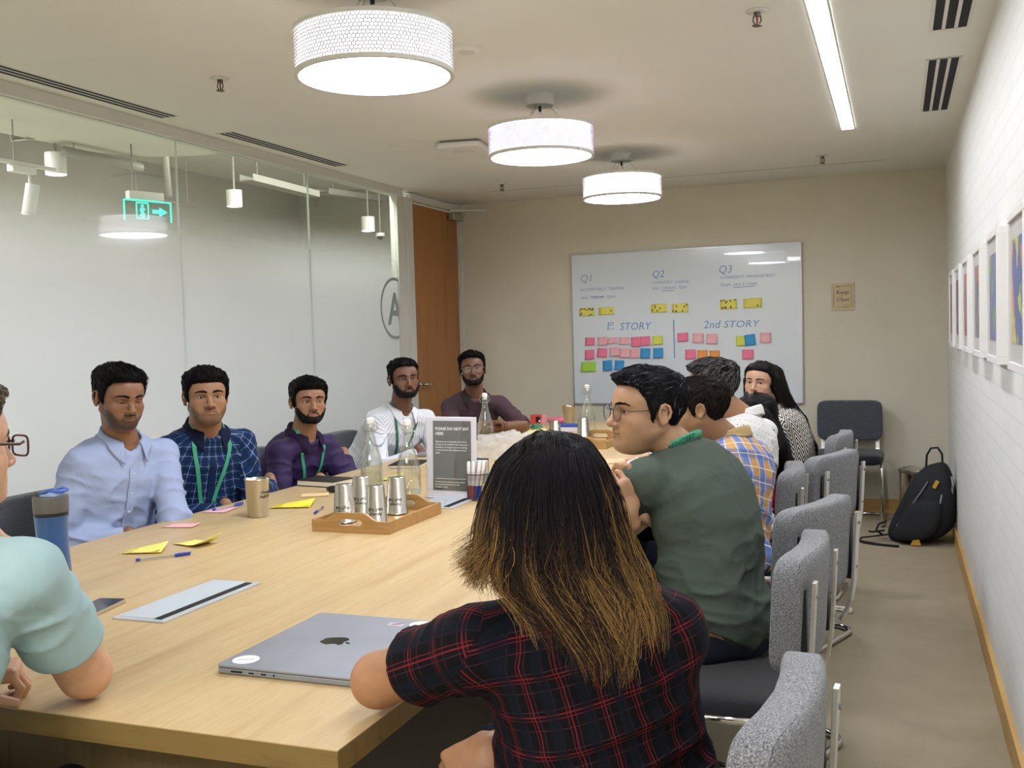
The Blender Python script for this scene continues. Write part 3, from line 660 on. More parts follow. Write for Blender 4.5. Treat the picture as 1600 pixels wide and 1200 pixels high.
# sitters on the right face the table (-x): rz = +90 deg, turned slightly
C0 = chair('nearest grey chair, close to the camera behind the woman in red check', M_grey_fab, (-0.41, 1.60, 0), math.radians(86), 'grey fleck chairs along the right side')
RIGHT = [((-0.47, 2.70, 0), 86, 'grey chair occupied by the man in the dark green polo'), ((-0.47, 3.40, 0), 70, 'grey chair of the man in blue and yellow plaid'),
         ((-0.64, 4.14, 0), 92, 'grey chair of the man in the white dotted shirt'), ((-0.49, 4.70, 0), 70, 'empty-looking grey chair back in the aisle with its outer bar showing'),
         ((-0.52, 5.52, 0), 84, 'farthest grey chair of the right row, only its top showing')]
for loc, a, lb in RIGHT:
    c = dup(C0, loc, math.radians(a), lb)
cf = dup(C0, (-0.33, 7.62, 0), math.radians(180), 'spare charcoal chair with black seat against the far wall', 'spare chair')
for ch in cf.children:
    if ch.name.startswith('backrest'):
        ch.data = ch.data.copy(); ch.data.materials[0] = M_char_fab
        for g in ch.children: g.data = g.data.copy(); g.data.materials[0] = M_char_fab
LEFT = [((-2.80, 2.96, 0), 'dark chair of the man in the light blue shirt'), ((-2.86, 3.62, 0), 'dark chair of the man in the navy check shirt'), ((-2.86, 4.40, 0), 'dark chair of the man in the purple shirt'),
        ((-2.86, 5.30, 0), 'dark chair of the man in the white striped shirt'), ((-2.86, 6.32, 0), 'dark chair of the man in the brown shirt')]
for loc, lb in LEFT:
    c = dup(cf, loc, math.radians(-90-(12 if 'brown' in lb else 0)), lb, 'dark chairs along the left side')
dup(C0, (-1.52, 0.98, 0), math.radians(-4), 'grey chair of the man in the mint shirt at the near table end', 'grey chair at the table end')

# ================================================================== THINGS ON THE TABLE
T = TZ+0.0005
# laptop
def alu(t, c): t.base(normal=t.bump(t.noise(900, 2), 0.03, 0.0005), color=t.ramp(t.noise(5, 3), [(0.3, lin('#8f939a')), (0.7, lin('#9a9ea5'))]))
M_lap = mat('silver_laptop_aluminium', '#aaadb3', 0.42, 0.55, fn=alu)
LX0, LX1, LY0, LY1 = -1.226, -0.922, 1.612, 1.995
lt = thing('laptop', 'closed silver laptop with dark fruit emblem and round stickers near the table end', 'laptop', ((LX0+LX1)/2, (LY0+LY1)/2, T))
LW, LL = LX1-LX0, LY1-LY0
def rrect(w, l, r, n=6):
    P = []
    for cx, cy, a0 in ((w/2-r, l/2-r, 0), (-w/2+r, l/2-r, PI/2), (-w/2+r, -l/2+r, PI), (w/2-r, -l/2+r, 1.5*PI)):
        for k in range(n+1): P.append((cx+r*math.cos(a0+PI/2*k/n), cy+r*math.sin(a0+PI/2*k/n)))
    return P
MB().prism(rrect(LW, LL, 0.012), 0.001, 0.0112).build('base', M_lap, lt, bevel=0.0012)
MB().prism(rrect(LW-0.003, LL-0.003, 0.011), 0.0112, 0.0122).build('lid_gap', M_dark, lt)
MB().prism(rrect(LW, LL, 0.012), 0.0122, 0.0165).build('lid', M_lap, lt, bevel=0.001)
for x, w, h in ((-0.105, 0.026, 0.0035), (-0.072, 0.011, 0.003), (-0.045, 0.011, 0.003)): MB().box((x, -LL/2-0.0001, 0.0065), (w, 0.0006, h)).build('port', M_dark, lt)
mb = MB(); mb.prism([(0.0022*math.cos(k*PI/5), 0.0022*math.sin(k*PI/5)) for k in range(10)], -0.0003, 0.0003); mb.v = [(q[0]-0.022, -LL/2-0.0001+q[2], 0.0065+q[1]) for q in mb.v]; mb.build('port', M_dark, lt)
# bitten fruit emblem, stalk towards +x
prof = [(0, -.47), (.07, -.5), (.18, -.49), (.30, -.36), (.385, -.19), (.40, -.10), (.32, -.03), (.272, .09), (.29, .2), (.365, .29), (.29, .36), (.18, .375), (.08, .345), (0, .315), (-.09, .35), (-.2, .375), (-.33, .33), (-.41, .22), (-.44, .08), (-.42, -.08), (-.36, -.25), (-.27, -.41), (-.17, -.495), (-.07, -.49)]
leaf = [(.0, .39), (.02, .5), (.09, .59), (.17, .62), (.165, .52), (.1, .42)]
S = 0.062; mb = MB()
for pl in (prof, leaf): mb.prism([(py*S, -px*S) for px, py in pl], 0.0165, 0.0168)
mb.v = [(q[0]-0.004, q[1]+0.004, q[2]) for q in mb.v]; mb.build('emblem', mat('dark_mirror_emblem', '#2b2a28', 0.12, 0.8), lt)
M_stick = mat('white_sticker', '#e6e8ee', 0.4)
mb = MB(); mb.lathe([(0.0, 0.0171), (0.026, 0.0171), (0.026, 0.0165)], (-0.112, -0.150, 0), 32, close=False); st = mb.build('sticker', M_stick, lt); st['label'] = 'round white sticker'
MB().box((-0.112, -0.150, 0.0172), (0.034, 0.0015, 0.0004), 0.5).build('print', M_grey, st)
mb = MB(); mb.lathe([(0.0, 0.0171), (0.025, 0.0171), (0.025, 0.0165)], (0.115, 0.158, 0), 32, close=False); mb.build('sticker', M_stick, lt)
mb = MB(); mb.box((0.062, 0.145, 0.0169), (0.036, 0.022, 0.0006)); s2 = mb.build('sticker', mat('sticker_print', '#b9b9c2', 0.4), lt)
MB().box((0.062, 0.145, 0.0174), (0.02, 0.004, 0.0003), 0.4).build('print', mat('red_print', '#b02a3c', 0.5), s2); MB().box((0.066, 0.150, 0.0174), (0.024, 0.002, 0.0003), 0.5).build('print', M_dark, s2)

# blue bottle
bp = atx(85, 800, -2.02)
bt = thing('travel_bottle', 'tall blue insulated bottle with grey lid and blue flip loop', 'bottle', (-1.985, 1.985, T))
def gradblue(t, c):
    t.base(color=t.ramp(t.noise(3, 2), [(0.3, lin('#2a568f')), (0.7, lin('#38669f'))]), coat=0.4)
M_blue = mat('blue_enamel', '#305e9a', 0.28, 0.25, fn=gradblue)
MB().lathe([(0.0, 0), (0.040, 0), (0.043, 0.006), (0.042, 0.06), (0.0385, 0.12), (0.0375, 0.165), (0.0395, 0.205), (0.041, 0.212), (0.0, 0.212)], n=48, close=False).build('body', M_blue, bt, smooth=True, angle=0.7)
MB().lathe([(0.0405, 0.212), (0.0405, 0.221), (0.0, 0.221)], n=48, close=False).build('seal_ring', M_black, bt, smooth=True, angle=0.7)
MB().lathe([(0.0415, 0.221), (0.0425, 0.255), (0.040, 0.262), (0.0, 0.262)], n=48, close=False).build('lid', mat('grey_lid', '#5d5a54', 0.5), bt, smooth=True, angle=0.7)
MB().superq((-0.022, 0, 0.265), (0.03, 0.04, 0.014), 0.4, 24, 10).build('spout_cover', mat('dark_spout', '#4a4844', 0.5), bt, smooth=True)
MB().superq((0.008, 0, 0.264), (0.055, 0.05, 0.012), 0.5, 28, 10).build('lid_tray', mat('pale_blue_lid', '#9fb0cf', 0.4), bt, smooth=True)
MB().tube([(-0.012, -0.02, 0.268), (0.02, -0.023, 0.278), (0.038, -0.018, 0.275), (0.041, 0, 0.274), (0.038, 0.018, 0.275), (0.02, 0.023, 0.278), (-0.012, 0.02, 0.268)], 0.0045, 8).build('carry_loop', mat('blue_loop', '#3f66c0', 0.3), bt, smooth=True)

# phone
ph = thing('smartphone', 'dark-screened phone with pale metal edge beside the blue bottle', 'phone', (-1.805, 1.928, T), rz=math.radians(10))
MB().prism(rrect(0.074, 0.152, 0.010), 0.0, 0.0085).build('case', mat('champagne_metal', '#c4b7a2', 0.35, 0.6), ph, bevel=0.001)
MB().prism(rrect(0.070, 0.148, 0.009), 0.0085, 0.0089).build('screen', mat('dark_glass_screen', '#14161c', 0.08), ph)

# steel tumblers
def tumbler_steel(t, c): t.base(normal=t.bump(t.noise(60, 2, t.mapping(t.coord(), (1, 1, 0.03))), 0.06, 0.001))
M_tum = mat('tumbler_steel', '#c6c1b5', 0.24, 1.0, fn=tumbler_steel)
M_etch = mat('etched_print', '#4a4640', 0.6)
def cup(name_label, x, y, z, inverted, group, rz=0.0, h=0.128, r0=0.030, r1=0.0385, writing=False):
    o = thing('steel_tumbler', name_label, 'cup', (x, y, z), rz, group)
    pr = [(0.0, 0.0), (r0-0.002, 0.0), (r0, 0.002), (r1, h-0.002), (r1+0.0012, h-0.001), (r1+0.0005, h), (r1-0.002, h-0.002), (r0-0.002, 0.004), (0.0, 0.004)]
    if inverted: pr = [(r, h-q) for r, q in pr]
    MB().lathe(pr, n=48, close=False).build('body', M_tum, o, smooth=True, angle=0.9)
    if writing:
        def bend(co):
            zz = co.y; r = (r1-(r1-r0)*(zz/h) if inverted else r0+(r1-r0)*zz/h)+0.0004
            a = -PI/2+co.x/r; return Vector(((r+co.z)*math.cos(a), (r+co.z)*math.sin(a), zz))
        for s, z0 in (('Always', 0.040), ('Half Full', 0.056)):
            # printed the other way up, so it reads upside down on an inverted cup
            R180 = lambda co, z0=z0: bend(Vector((-co.x, z0-co.y, co.z))) if inverted else bend(Vector((co.x, h-z0-0.012+co.y, co.z)))
            text('lettering', s, 0.0155, M_etch, o, Matrix.Identity(4), 0.0003, align='CENTER', bend=R180, thin=0.0002)
    return o
tz0 = TZ+0.013
# wooden tray with cups and bottles
TRX, TRY, TRW, TRL = -1.676, 3.128, 0.285, 0.405
M_tray = mat('bamboo_tray_wood', '#b08a55', 0.4, fn=oak('#b68d55', '#9c7642', 0, 1.5))
ty = thing('serving_tray', 'bamboo tray with handle holes holding steel tumblers and glass bottles', 'tray', (TRX, TRY, T))
def tray_parts(o, W, L):
    MB().box((0, 0, 0.005), (W-0.004, L-0.004, 0.008)).build('tray_floor', M_tray, o)
    for s in (-1, 1): MB().box((s*(W/2-0.005), 0, 0.02), (0.010, L, 0.04)).build('side_wall', M_tray, o)
    for s in (-1, 1):
        # end wall with a raised middle and a slot: outline quads round the hole
        hw = W/2-0.010; up = lambda x: 0.04+0.026*(0.5+0.5*math.cos(PI*min(1, max(0, (abs(x)-0.045)/0.06))))
        xs = np.linspace(-hw, hw, 41); hole = lambda x: 0.0 if abs(x) >= 0.043 else 0.011*math.sqrt(max(0, 1-max(0, (abs(x)-0.032)/0.011)**2))
        mb = MB(); y0, y1 = s*(L/2), s*(L/2-0.010); zc = 0.034
        for a, b in zip(xs[:-1], xs[1:]):
            for lo, hi in (((0.0, 0.0), (zc-hole(a), zc-hole(b))), ((zc+hole(a), zc+hole(b)), (up(a), up(b)))):
                P = [(a, y0, lo[0]), (b, y0, lo[1]), (b, y0, hi[1]), (a, y0, hi[0]), (a, y1, lo[0]), (b, y1, lo[1]), (b, y1, hi[1]), (a, y1, hi[0])]
                mb.add(P, [(0, 1, 2, 3), (7, 6, 5, 4), (3, 2, 6, 7), (4, 5, 1, 0)])
        mb.build('end_wall', M_tray, o)
tray_parts(ty, TRW, TRL)
for (px, py), lb, a in (((537, 756), 'leftmost inverted steel tumbler on the near tray', 0.3), ((586, 758), 'front inverted tumbler with clear black upside-down lettering on the near tray', 0.45),
        ((619, 745), 'right inverted steel tumbler on the near tray, beside the clear bottle', 0.25), ((564, 744), 'back inverted steel tumbler on the near tray', 0.35)):
    q = atz(px, py, tz0+0.128); cup(lb, q[0], q[1], tz0, True, 'inverted tumblers on the near tray', a, writing=True)
cup('upright steel tumbler standing alone on the table before the navy check shirt', -2.172, 3.135, T, False, 'upright tumblers', 1.45, 0.138, 0.034, 0.0445, True)
# swing-top bottles
def glassy(t, c):
    fres = t.n('ShaderNodeLayerWeight', {0: 0.35}).outputs['Facing']
    f = t.math('ADD', t.math('MULTIPLY', fres, 0.45), 0.05)
    m = t.n('ShaderNodeMixShader', {0: f, 1: t.n('ShaderNodeBsdfTransparent', {0: (0.95, 0.965, 0.95, 1)}).outputs[0], 2: t.n('ShaderNodeBsdfGlossy', {0: (0.95, 0.97, 0.95, 1), 1: 0.03}).outputs[0]})
    t.t.links.new(m.outputs[0], t.out.inputs[0])
M_bot = mat('clear_bottle_glass', '#ffffff', 0.02, fn=glassy)
def watery(t, c):
    m = t.n('ShaderNodeMixShader', {0: 0.14, 1: t.n('ShaderNodeBsdfTransparent', {0: (0.9, 0.92, 0.88, 1)}).outputs[0], 2: t.n('ShaderNodeBsdfGlossy', {0: (1, 1, 1, 1), 1: 0.05}).outputs[0]}); t.t.links.new(m.outputs[0], t.out.inputs[0])
M_water = mat('water', '#ffffff', 0.02, fn=watery)
def bottle(label, x, y, z, h=0.315, r=0.045, water=0.0, group='swing-top glass bottles', rz=0.0):
    o = thing('swing_top_bottle', label, 'bottle', (x, y, z), rz, group); k = h/0.315
    outer = [(0.0, 0.004), (r*0.6, 0.003), (r*0.93, 0.0), (r, 0.006), (r, 0.115*k), (r*0.95, 0.14*k), (r*0.75, 0.175*k), (r*0.5, 0.21*k), (0.0165, 0.24*k), (0.0145, 0.262*k), (0.0145, 0.272*k), (0.0175, 0.275*k), (0.0175, 0.288*k), (0.013, 0.29*k)]
    inner = [(q*0.9 if q > 0.02 else q-0.003, zz) for q, zz in reversed(outer[3:])]+[(0, 0.012)]
    MB().lathe(outer+inner, n=44, close=False).build('glass_body', M_bot, o, smooth=True)
    if water: MB().lathe([(0, 0.013), (r*0.88, 0.013), (r*0.88, water), (0, water)], n=32, close=False).build('water_fill', M_water, o, smooth=True, angle=0.6)
    MB().lathe([(0.0, 0.275*k), (0.0105, 0.278*k), (0.0105, 0.29*k), (0.015, 0.292*k), (0.0155, 0.31*k), (0.009, 0.315*k), (0.0, 0.315*k)], n=24, close=False).build('stopper', mat('white_ceramic', '#eceae4', 0.25), o, smooth=True, angle=0.8)
    mb = MB(); zz = 0.262*k
    mb.tube([(0.0165*math.cos(a), 0.0165*math.sin(a), zz) for a in np.linspace(0, 2*PI, 20, False)], 0.0012, 6, closed=True)
    for s in (-1, 1):
        mb.tube([(s*0.0165, 0, zz), (s*0.026, 0, zz+0.006), (s*0.0285, 0, zz+0.016*k), (s*0.022, 0, zz+0.036*k), (s*0.012, 0, zz+0.043*k), (0, 0, zz+0.043*k)], 0.0013, 6)
        mb.tube([(s*0.0165, 0, zz), (s*0.019, -0.016, zz-0.004), (s*0.016, -0.022, zz+0.004), (s*0.0285, 0, zz+0.016*k)], 0.0011, 6)
    mb.build('wire_bail', M_steel, o, smooth=True); return o
q = atz(580, 652, tz0+0.315); bottle('clear swing-top bottle at the back left of the near tray', q[0], q[1]-0.01, tz0, rz=0.4, water=0.10)
q = atz(636, 655, tz0+0.315); bottle('clear swing-top bottle at the back right of the near tray', q[0]+0.0, q[1], tz0, rz=1.2, water=0.05)
q = atz(757, 614, TZ+0.315); bottle('clear swing-top bottle standing behind the black notice', q[0], q[1], T, rz=0.2, water=0.09)
tray2 = dup(ty, (-1.62, 5.56, T), 0.0, 'second bamboo tray down the table beyond the dark-haired woman', 'bamboo trays')
ty['group'] = 'bamboo trays'
cup('inverted steel tumbler on the second tray beside the green-shirted man', -1.70, 5.68, tz0, True, 'far tumblers', 0.3)
cup('inverted steel tumbler just above the dark-haired head near a blue box', -1.93, 5.86, T, True, 'far tumblers', 0.3, 0.11)
q = atz(889, 634, T+0.145); cup('upright steel tumbler at the far table end before the whiteboard', q[0], q[1], T, False, 'far tumblers', 0.3, 0.145, 0.034, 0.046)
q = atz(917, 601, TZ+0.32); bottle('clear swing-top bottle at the far end in front of the whiteboard', q[0], q[1], T, 0.32, 0.048, rz=0.3)
o = thing('coaster', 'small wooden coaster on the second tray', 'coaster', (-1.60, 5.62, T+0.010)); MB().box((0, 0, 0.008), (0.10, 0.10, 0.014), 0.2).build('slab', M_tray, o, bevel=0.002)

# notice in acrylic stand
a, b = atz(662, 776, T), atz(751, 781, T)
cx, cy = (a+b)/2-0, 0
sw = 0.222; sh = 0.312
sg = thing('notice_stand', 'upright white acrylic notice in dark grey asking people not to eat', 'sign', ((a[0]+b[0])/2, (a[1]+b[1])/2, T), rz=math.atan2(b[1]-a[1], b[0]-a[0])+0.02)
Mt = Matrix.Rotation(-0.05, 4, 'X')
def tilt(mb): mb.v = [tuple(Mt @ Vector(q)) for q in mb.v]; return mb
M_acr = mat('white_acrylic', '#e6e3ea', 0.2)
tilt(MB().box((0, 0, sh/2+0.006), (sw, 0.006, sh))).build('frame', M_acr, sg, bevel=0.002)
MB().box((0, 0.035, 0.003), (sw, 0.09, 0.006)).build('foot', M_acr, sg, bevel=0.002)
MB().tube([(0, 0.012, 0.22), (0, 0.075, 0.006)], 0.004, 6).build('strut', M_acr, sg)
def paperblack(t, c): t.base(coat=0.5); t.b.inputs['Coat Roughness'].default_value = 0.05
tilt(MB().box((0.004, -0.0038, sh/2+0.010), (sw-0.052, 0.0016, sh-0.040))).build('notice_sheet', mat('dark_grey_sheet', '#55534f', 0.35, fn=paperblack), sg)
def clearfront(t, c):
    m = t.n('ShaderNodeMixShader', {0: 0.09, 1: t.n('ShaderNodeBsdfTransparent').outputs[0], 2: t.n('ShaderNodeBsdfGlossy', {1: 0.03}).outputs[0]}); t.t.links.new(m.outputs[0], t.out.inputs[0])
tilt(MB().box((0, -0.0062, sh/2+0.006), (sw+0.008, 0.0018, sh-0.004))).build('clear_cover', mat('clear_acrylic', '#ffffff', 0.03, fn=clearfront), sg)
M_wt = mat('white_print', '#eceaea', 0.6)
XT = Mt @ Tr(0, -0.0049, 0) @ Matrix.Rotation(PI/2, 4, 'X')
for s, x, z, h in (('PLEASE DO NOT EAT', -0.070, 0.266, 0.0158), ('HERE', -0.070, 0.247, 0.0158), ('Help keep our community clean! In an', -0.070, 0.218, 0.0090), ('attempt to be mindful of our space and', -0.070, 0.207, 0.0090),
        ('members, we request you to not bring', -0.070, 0.196, 0.0090), ('or have food on the conference room', -0.070, 0.185, 0.0090), ('tables.', -0.070, 0.174, 0.0090),
        ('For any further questions, please contact', -0.070, 0.061, 0.0080), ('the community team and we will', -0.070, 0.051, 0.0080), ('be happy to help.', -0.070, 0.041, 0.0080)):
    text('lettering', s, h, M_wt, sg, XT @ Tr(x, z, 0), 0.0002, thin=0.0005 if h > .012 else 0.0001)
tilt(MB().box((-0.002, -0.0049, 0.076), (0.136, 0.0006, 0.0016))).build('print_rule', M_wt, sg)

# mesh pen holder with markers
q = atz(743, 781, T)
hp = thing('pen_holder', 'black wire mesh cup of whiteboard markers in front of the notice', 'pen holder', (q[0]+0.005, q[1]+0.015, T))
def meshm(t, c):
    m = t.n('ShaderNodeMixShader', {0: 0.42, 1: t.n('ShaderNodeBsdfTransparent').outputs[0], 2: t.b.outputs[0]}); t.t.links.new(m.outputs[0], t.out.inputs[0])
M_wire = mat('dark_wire', '#4c4c4c', 0.4, 0.6)
R, Hh = 0.042, 0.10; mb = MB(); nn = 56
for k in range(nn):
    for sgn in (1, -1):
        P = [(R*math.cos(2*PI*k/nn+sgn*t*1.1), R*math.sin(2*PI*k/nn+sgn*t*1.1), 0.004+t*(Hh-0.006)) for t in np.linspace(0, 1, 8)]; mb.tube(P, 0.00042, 3, cap=False)
mb.build('wire_mesh', M_wire, hp)['kind'] = 'stuff'
for z in (0.003, Hh): MB().tube([(R*math.cos(a), R*math.sin(a), z) for a in np.linspace(0, 2*PI, 40, False)], 0.002, 8, closed=True).build('rim', M_wire, hp, smooth=True)
MB().lathe([(0, 0.001), (R, 0.001), (R, 0.003), (0, 0.003)], n=36, close=False).build('cup_floor', M_wire, hp)
HPX, HPY = q[0]+0.005, q[1]+0.015
def marker(dx0, dy0, dx1, dy1, z1, capcol, label, grp='white whiteboard markers'):
    A = V(HPX+dx0, HPY+dy0, T+0.006); B = V(HPX+dx1, HPY+dy1, T+z1); d = unit(B-A); L = np.linalg.norm(B-A)
    q = V(0, 0, 1); rot = Vector((0, 0, 1)).rotation_difference(Vector(d)).to_euler()
    o = thing('whiteboard_marker', label, 'marker', A, rot=tuple(rot), group=grp)
    MB().lathe([(0.0, 0.045), (0.0072, 0.045), (0.0078, 0.05), (0.0078, L-0.012), (0.006, L-0.003), (0, L)], n=18, close=False).build('barrel', mat('marker_white', '#e5e3de', 0.35), o, smooth=True, angle=0.8)
    MB().lathe([(0.0, 0), (0.006, 0.001), (0.0072, 0.01), (0.0082, 0.05), (0.0, 0.05)], n=18, close=False).build('cap', mat('marker_cap_'+capcol[1:], capcol, 0.4), o, smooth=True, angle=0.8)
    MB().lathe([(0.0080, L*0.48), (0.0080, L*0.72)], n=18, close=False).build('printed_band', mat('marker_band_'+capcol[1:], '#d6c9c4', 0.4), o, smooth=True)
marker(-0.026, -0.020, -0.030, -0.012, 0.150, '#a8341f', 'white marker with red-brown cap down, leftmost in the mesh cup')
marker(-0.012, -0.028, -0.008, -0.016, 0.150, '#b23a22', 'white marker with red cap down, second from left in the mesh cup')
marker(-0.004, -0.026, 0.018, -0.012, 0.152, '#1f3f9a', 'white marker with blue cap down, third from left in the mesh cup')
marker(0.004, -0.010, 0.030, 0.002, 0.152, '#1f3f9a', 'white marker leaning right at the right side of the mesh cup')
o = thing('board_eraser', 'black and grey board eraser standing in the mesh cup behind markers', 'eraser', (HPX+0.012, HPY+0.016, T+0.075), rz=0.1)
MB().box((0, 0, 0.03), (0.05, 0.022, 0.09)).build('felt', mat('eraser_grey', '#b7b7b4', 0.6), o, bevel=0.003); MB().box((-0.004, 0.012, 0.034), (0.058, 0.008, 0.094)).build('backing', M_black, o, bevel=0.002)

# pens
def pen(A, B, label, clear=True):
    A, B = np.array(A, float), np.array(B, float); d = unit(B-A); L = np.linalg.norm(B-A); rot = Vector((0, 0, 1)).rotation_difference(Vector(d)).to_euler()
    o = thing('ballpoint_pen', label, 'pen', A, rot=tuple(rot), group='blue ballpoint pens')
    MB().lathe([(0.0, 0.006), (0.0036, 0.006), (0.0038, 0.02), (0.0038, L*0.8), (0, L*0.8)], n=12, close=False).build('barrel', mat('clear_pen_plastic', '#d9d7cf', 0.2, fn=clearmat) , o, smooth=True, angle=0.8)
    MB().lathe([(0.0, 0.008), (0.0014, 0.008), (0.0014, L*0.75), (0, L*0.75)], n=8, close=False).build('refill', mat('refill_brown', '#6a5036', 0.5), o)
    MB().lathe([(0.0, 0), (0.0042, 0), (0.0042, 0.012), (0.0, 0.012)], n=14, close=False).build('end_plug', mat('pen_blue', '#1c3fae', 0.35), o, smooth=True, angle=0.8)
    MB().lathe([(0.0, L), (0.004, L-0.002), (0.005, L-0.03), (0.005, L*0.7), (0.0, L*0.7)], n=14, close=False).build('cap', mat('pen_blue', '#1c3fae', 0.35), o, smooth=True, angle=0.8)
    MB().box((0, -0.0062, L-0.02), (0.003, 0.0025, 0.04)).build('clip', mat('pen_blue', '#1c3fae', 0.35), o)
pen((-2.086, 2.395, T+.005), (-1.983, 2.513, T+.005), 'clear blue-capped pen lying below the two yellow notes')
pen((-2.407, 3.188, T+.008), (-2.372, 3.330, T+.008), 'clear blue-capped pen on a pink note before the navy check shirt')
pen((-2.02, 3.33, T+.006), (-1.985, 3.215, T+.006), 'blue pen lying toward the camera just left of the near tray')

# loose notes on the table
def loose(label, x, y, w, l, rz, col, curl=0.012, lift=0.001, fold=False, group='loose notes on the table'):
    o = thing('paper_note', label, 'paper note', (x, y, T+lift*0), rz, group)
    def f(u, v):
        z = 0.0012+curl*max(0, (u-.55)/.45)**2*(0.4+0.6*v)+curl*0.4*max(0, .3-v)**1.2
        return ((u-.5)*w, (v-.5)*l, z)
    s = MB().grid(f, 8, 8).build('sheet', mat('note_paper_'+col[1:], col, 0.8), o, smooth=True); so = s.modifiers.new('solid', 'SOLIDIFY'); so.thickness = 0.0006; so.offset = 1
    if fold:
        def g(u, v): return ((u-.5)*w*0.9+0.012, (v-.5)*l*0.85-0.01, 0.004+0.02*u*v)
        s = MB().grid(g, 6, 6).build('under_sheet', mat('note_paper_'+col[1:], col, 0.8), o, smooth=True); so = s.modifiers.new('solid', 'SOLIDIFY'); so.thickness = 0.0006; so.offset = 1
    return o
loose('crumpled pale yellow note left of the blue pen', -2.165, 2.53, 0.115, 0.085, 0.35, '#eadf72', 0.02, fold=True)
loose('curled pale yellow note above the blue pen cap', -2.07, 2.655, 0.13, 0.085, -0.25, '#ece07a', 0.035)
loose('flat pink note on the table before the light blue shirt', -2.335, 2.915, 0.115, 0.075, 0.2, '#e9b3b0', 0.003)
loose('pink note under a pen before the navy check shirt', -2.40, 3.225, 0.09, 0.12, 0.2, '#e6b4c0', 0.002)
loose('bright yellow folded note right of the lone tumbler', -2.17, 3.36, 0.15, 0.10, 0.3, '#eedd3c', 0.02, fold=True)
loose('pale peach note near the black notebook', -2.235, 3.62, 0.12, 0.09, 0.5, '#e3c58e', 0.002)
loose('small pink note beside the black pod left of the tray', -2.06, 3.58, 0.09, 0.08, 0.3, '#e9b9b4', 0.003)
loose('orange sheet in front of the green-shirted man', -1.33, 4.85, 0.28, 0.20, 0.3, '#eeb183', 0.002)
loose('white sheet with lines beside the orange sheet', -1.24, 4.42, 0.20, 0.24, 0.4, '#e8e2d2', 0.002)
loose('pale yellow note behind the clear bottles of the near tray', -2.13, 4.10, 0.09, 0.09, 0.3, '#e6e070', 0.03, fold=True)
loose('yellow sheet before the brown-shirted man', -2.23, 6.22, 0.26, 0.30, 0.5, '#efe29a', 0.012)
loose('bright yellow curled pad on the pale yellow sheet', -2.16, 6.02, 0.16, 0.12, 0.4, '#e8d83a', 0.03, fold=True)

# black notebook and pod
nb_ = thing('notebook', 'closed black notebook with cream page edge before the purple shirt', 'notebook', (-2.345, 3.90, T), rz=math.radians(-8))
MB().box((0, 0, 0.0125), (0.20, 0.142, 0.021)).build('pages', mat('cream_pages', '#e6dfcb', 0.8), nb_)
MB().box((0, 0, 0.0245), (0.206, 0.148, 0.003)).build('cover', M_black, nb_, bevel=0.001); MB().box((0, 0, 0.0015), (0.206, 0.148, 0.003)).build('cover', M_black, nb_, bevel=0.001)
o = thing('earbud_case', 'flat black oval pod beside the near tray under the notebook', 'case', (-2.17, 3.72, T), rz=0.3)
MB().superq((0, 0, 0.014), (0.115, 0.06, 0.026), 0.7, 36, 14).build('shell', M_black, o, smooth=True); MB().superq((0, 0, 0.014), (0.1165, 0.0615, 0.002), 0.7, 36, 6).build('seam', M_grey, o, smooth=True)
o = thing('tablet', 'grey tablet propped before the man in white stripes', 'tablet', (-2.30, 5.02, T), rz=math.radians(-70))
MB().box((0, 0, 0.006), (0.18, 0.25, 0.010)).build('case', M_grey, o, bevel=0.002); MB().box((0, 0, 0.0115), (0.165, 0.235, 0.001)).build('screen', mat('grey_screen', '#8b9396', 0.2), o)
o = thing('dark_notebook', 'thin dark notebook on the table behind the near bottles', 'notebook', (-2.26, 4.55, T), rz=0.2)
MB().box((0, 0, 0.008), (0.15, 0.21, 0.012)).build('pages', mat('cream_pages', '#e6dfcb', 0.8), o); MB().box((0, 0, 0.0155), (0.156, 0.216, 0.003)).build('cover', M_dark, o)

# crumpled plastic bag
def bagm(t, c):
    m = t.n('ShaderNodeMixShader', {0: 0.5, 1: t.n('ShaderNodeBsdfTransparent').outputs[0], 2: t.n('ShaderNodeMixShader', {0: 0.35, 1: t.n('ShaderNodeBsdfTranslucent', {0: (0.9, 0.9, 0.9, 1)}).outputs[0], 2: t.b.outputs[0]}).outputs[0]}); t.t.links.new(m.outputs[0], t.out.inputs[0])
bg = MB().superq((0, 0, 0.055), (0.34, 0.24, 0.12), 0.8, 110, 50)
rr = np.random.RandomState(3)
def crumple(p):
    p = np.array(p); s = 0
    for k in range(9):
        d = rr2[k]; s += 0.012*abs(math.sin(p@d[:3]*(30+40*d[3])+d[3]*6))-0.006
    n = unit(p-V(0, 0, 0.05)); q = p+n*s; q[2] = max(q[2], 0.002); return q
rr2 = [np.append(unit(rr.randn(3)), rr.rand()) for _ in range(9)]
bg.v = [tuple(crumple(p)) for p in bg.v]
o = bg.build('plastic_bag', mat('clear_crumpled_plastic', '#f0efec', 0.15, fn=bagm)); place(o, (-1.86, 4.90, T), 0.3); tag(o, 'crumpled clear plastic bag on the table behind the notice', 'bag')

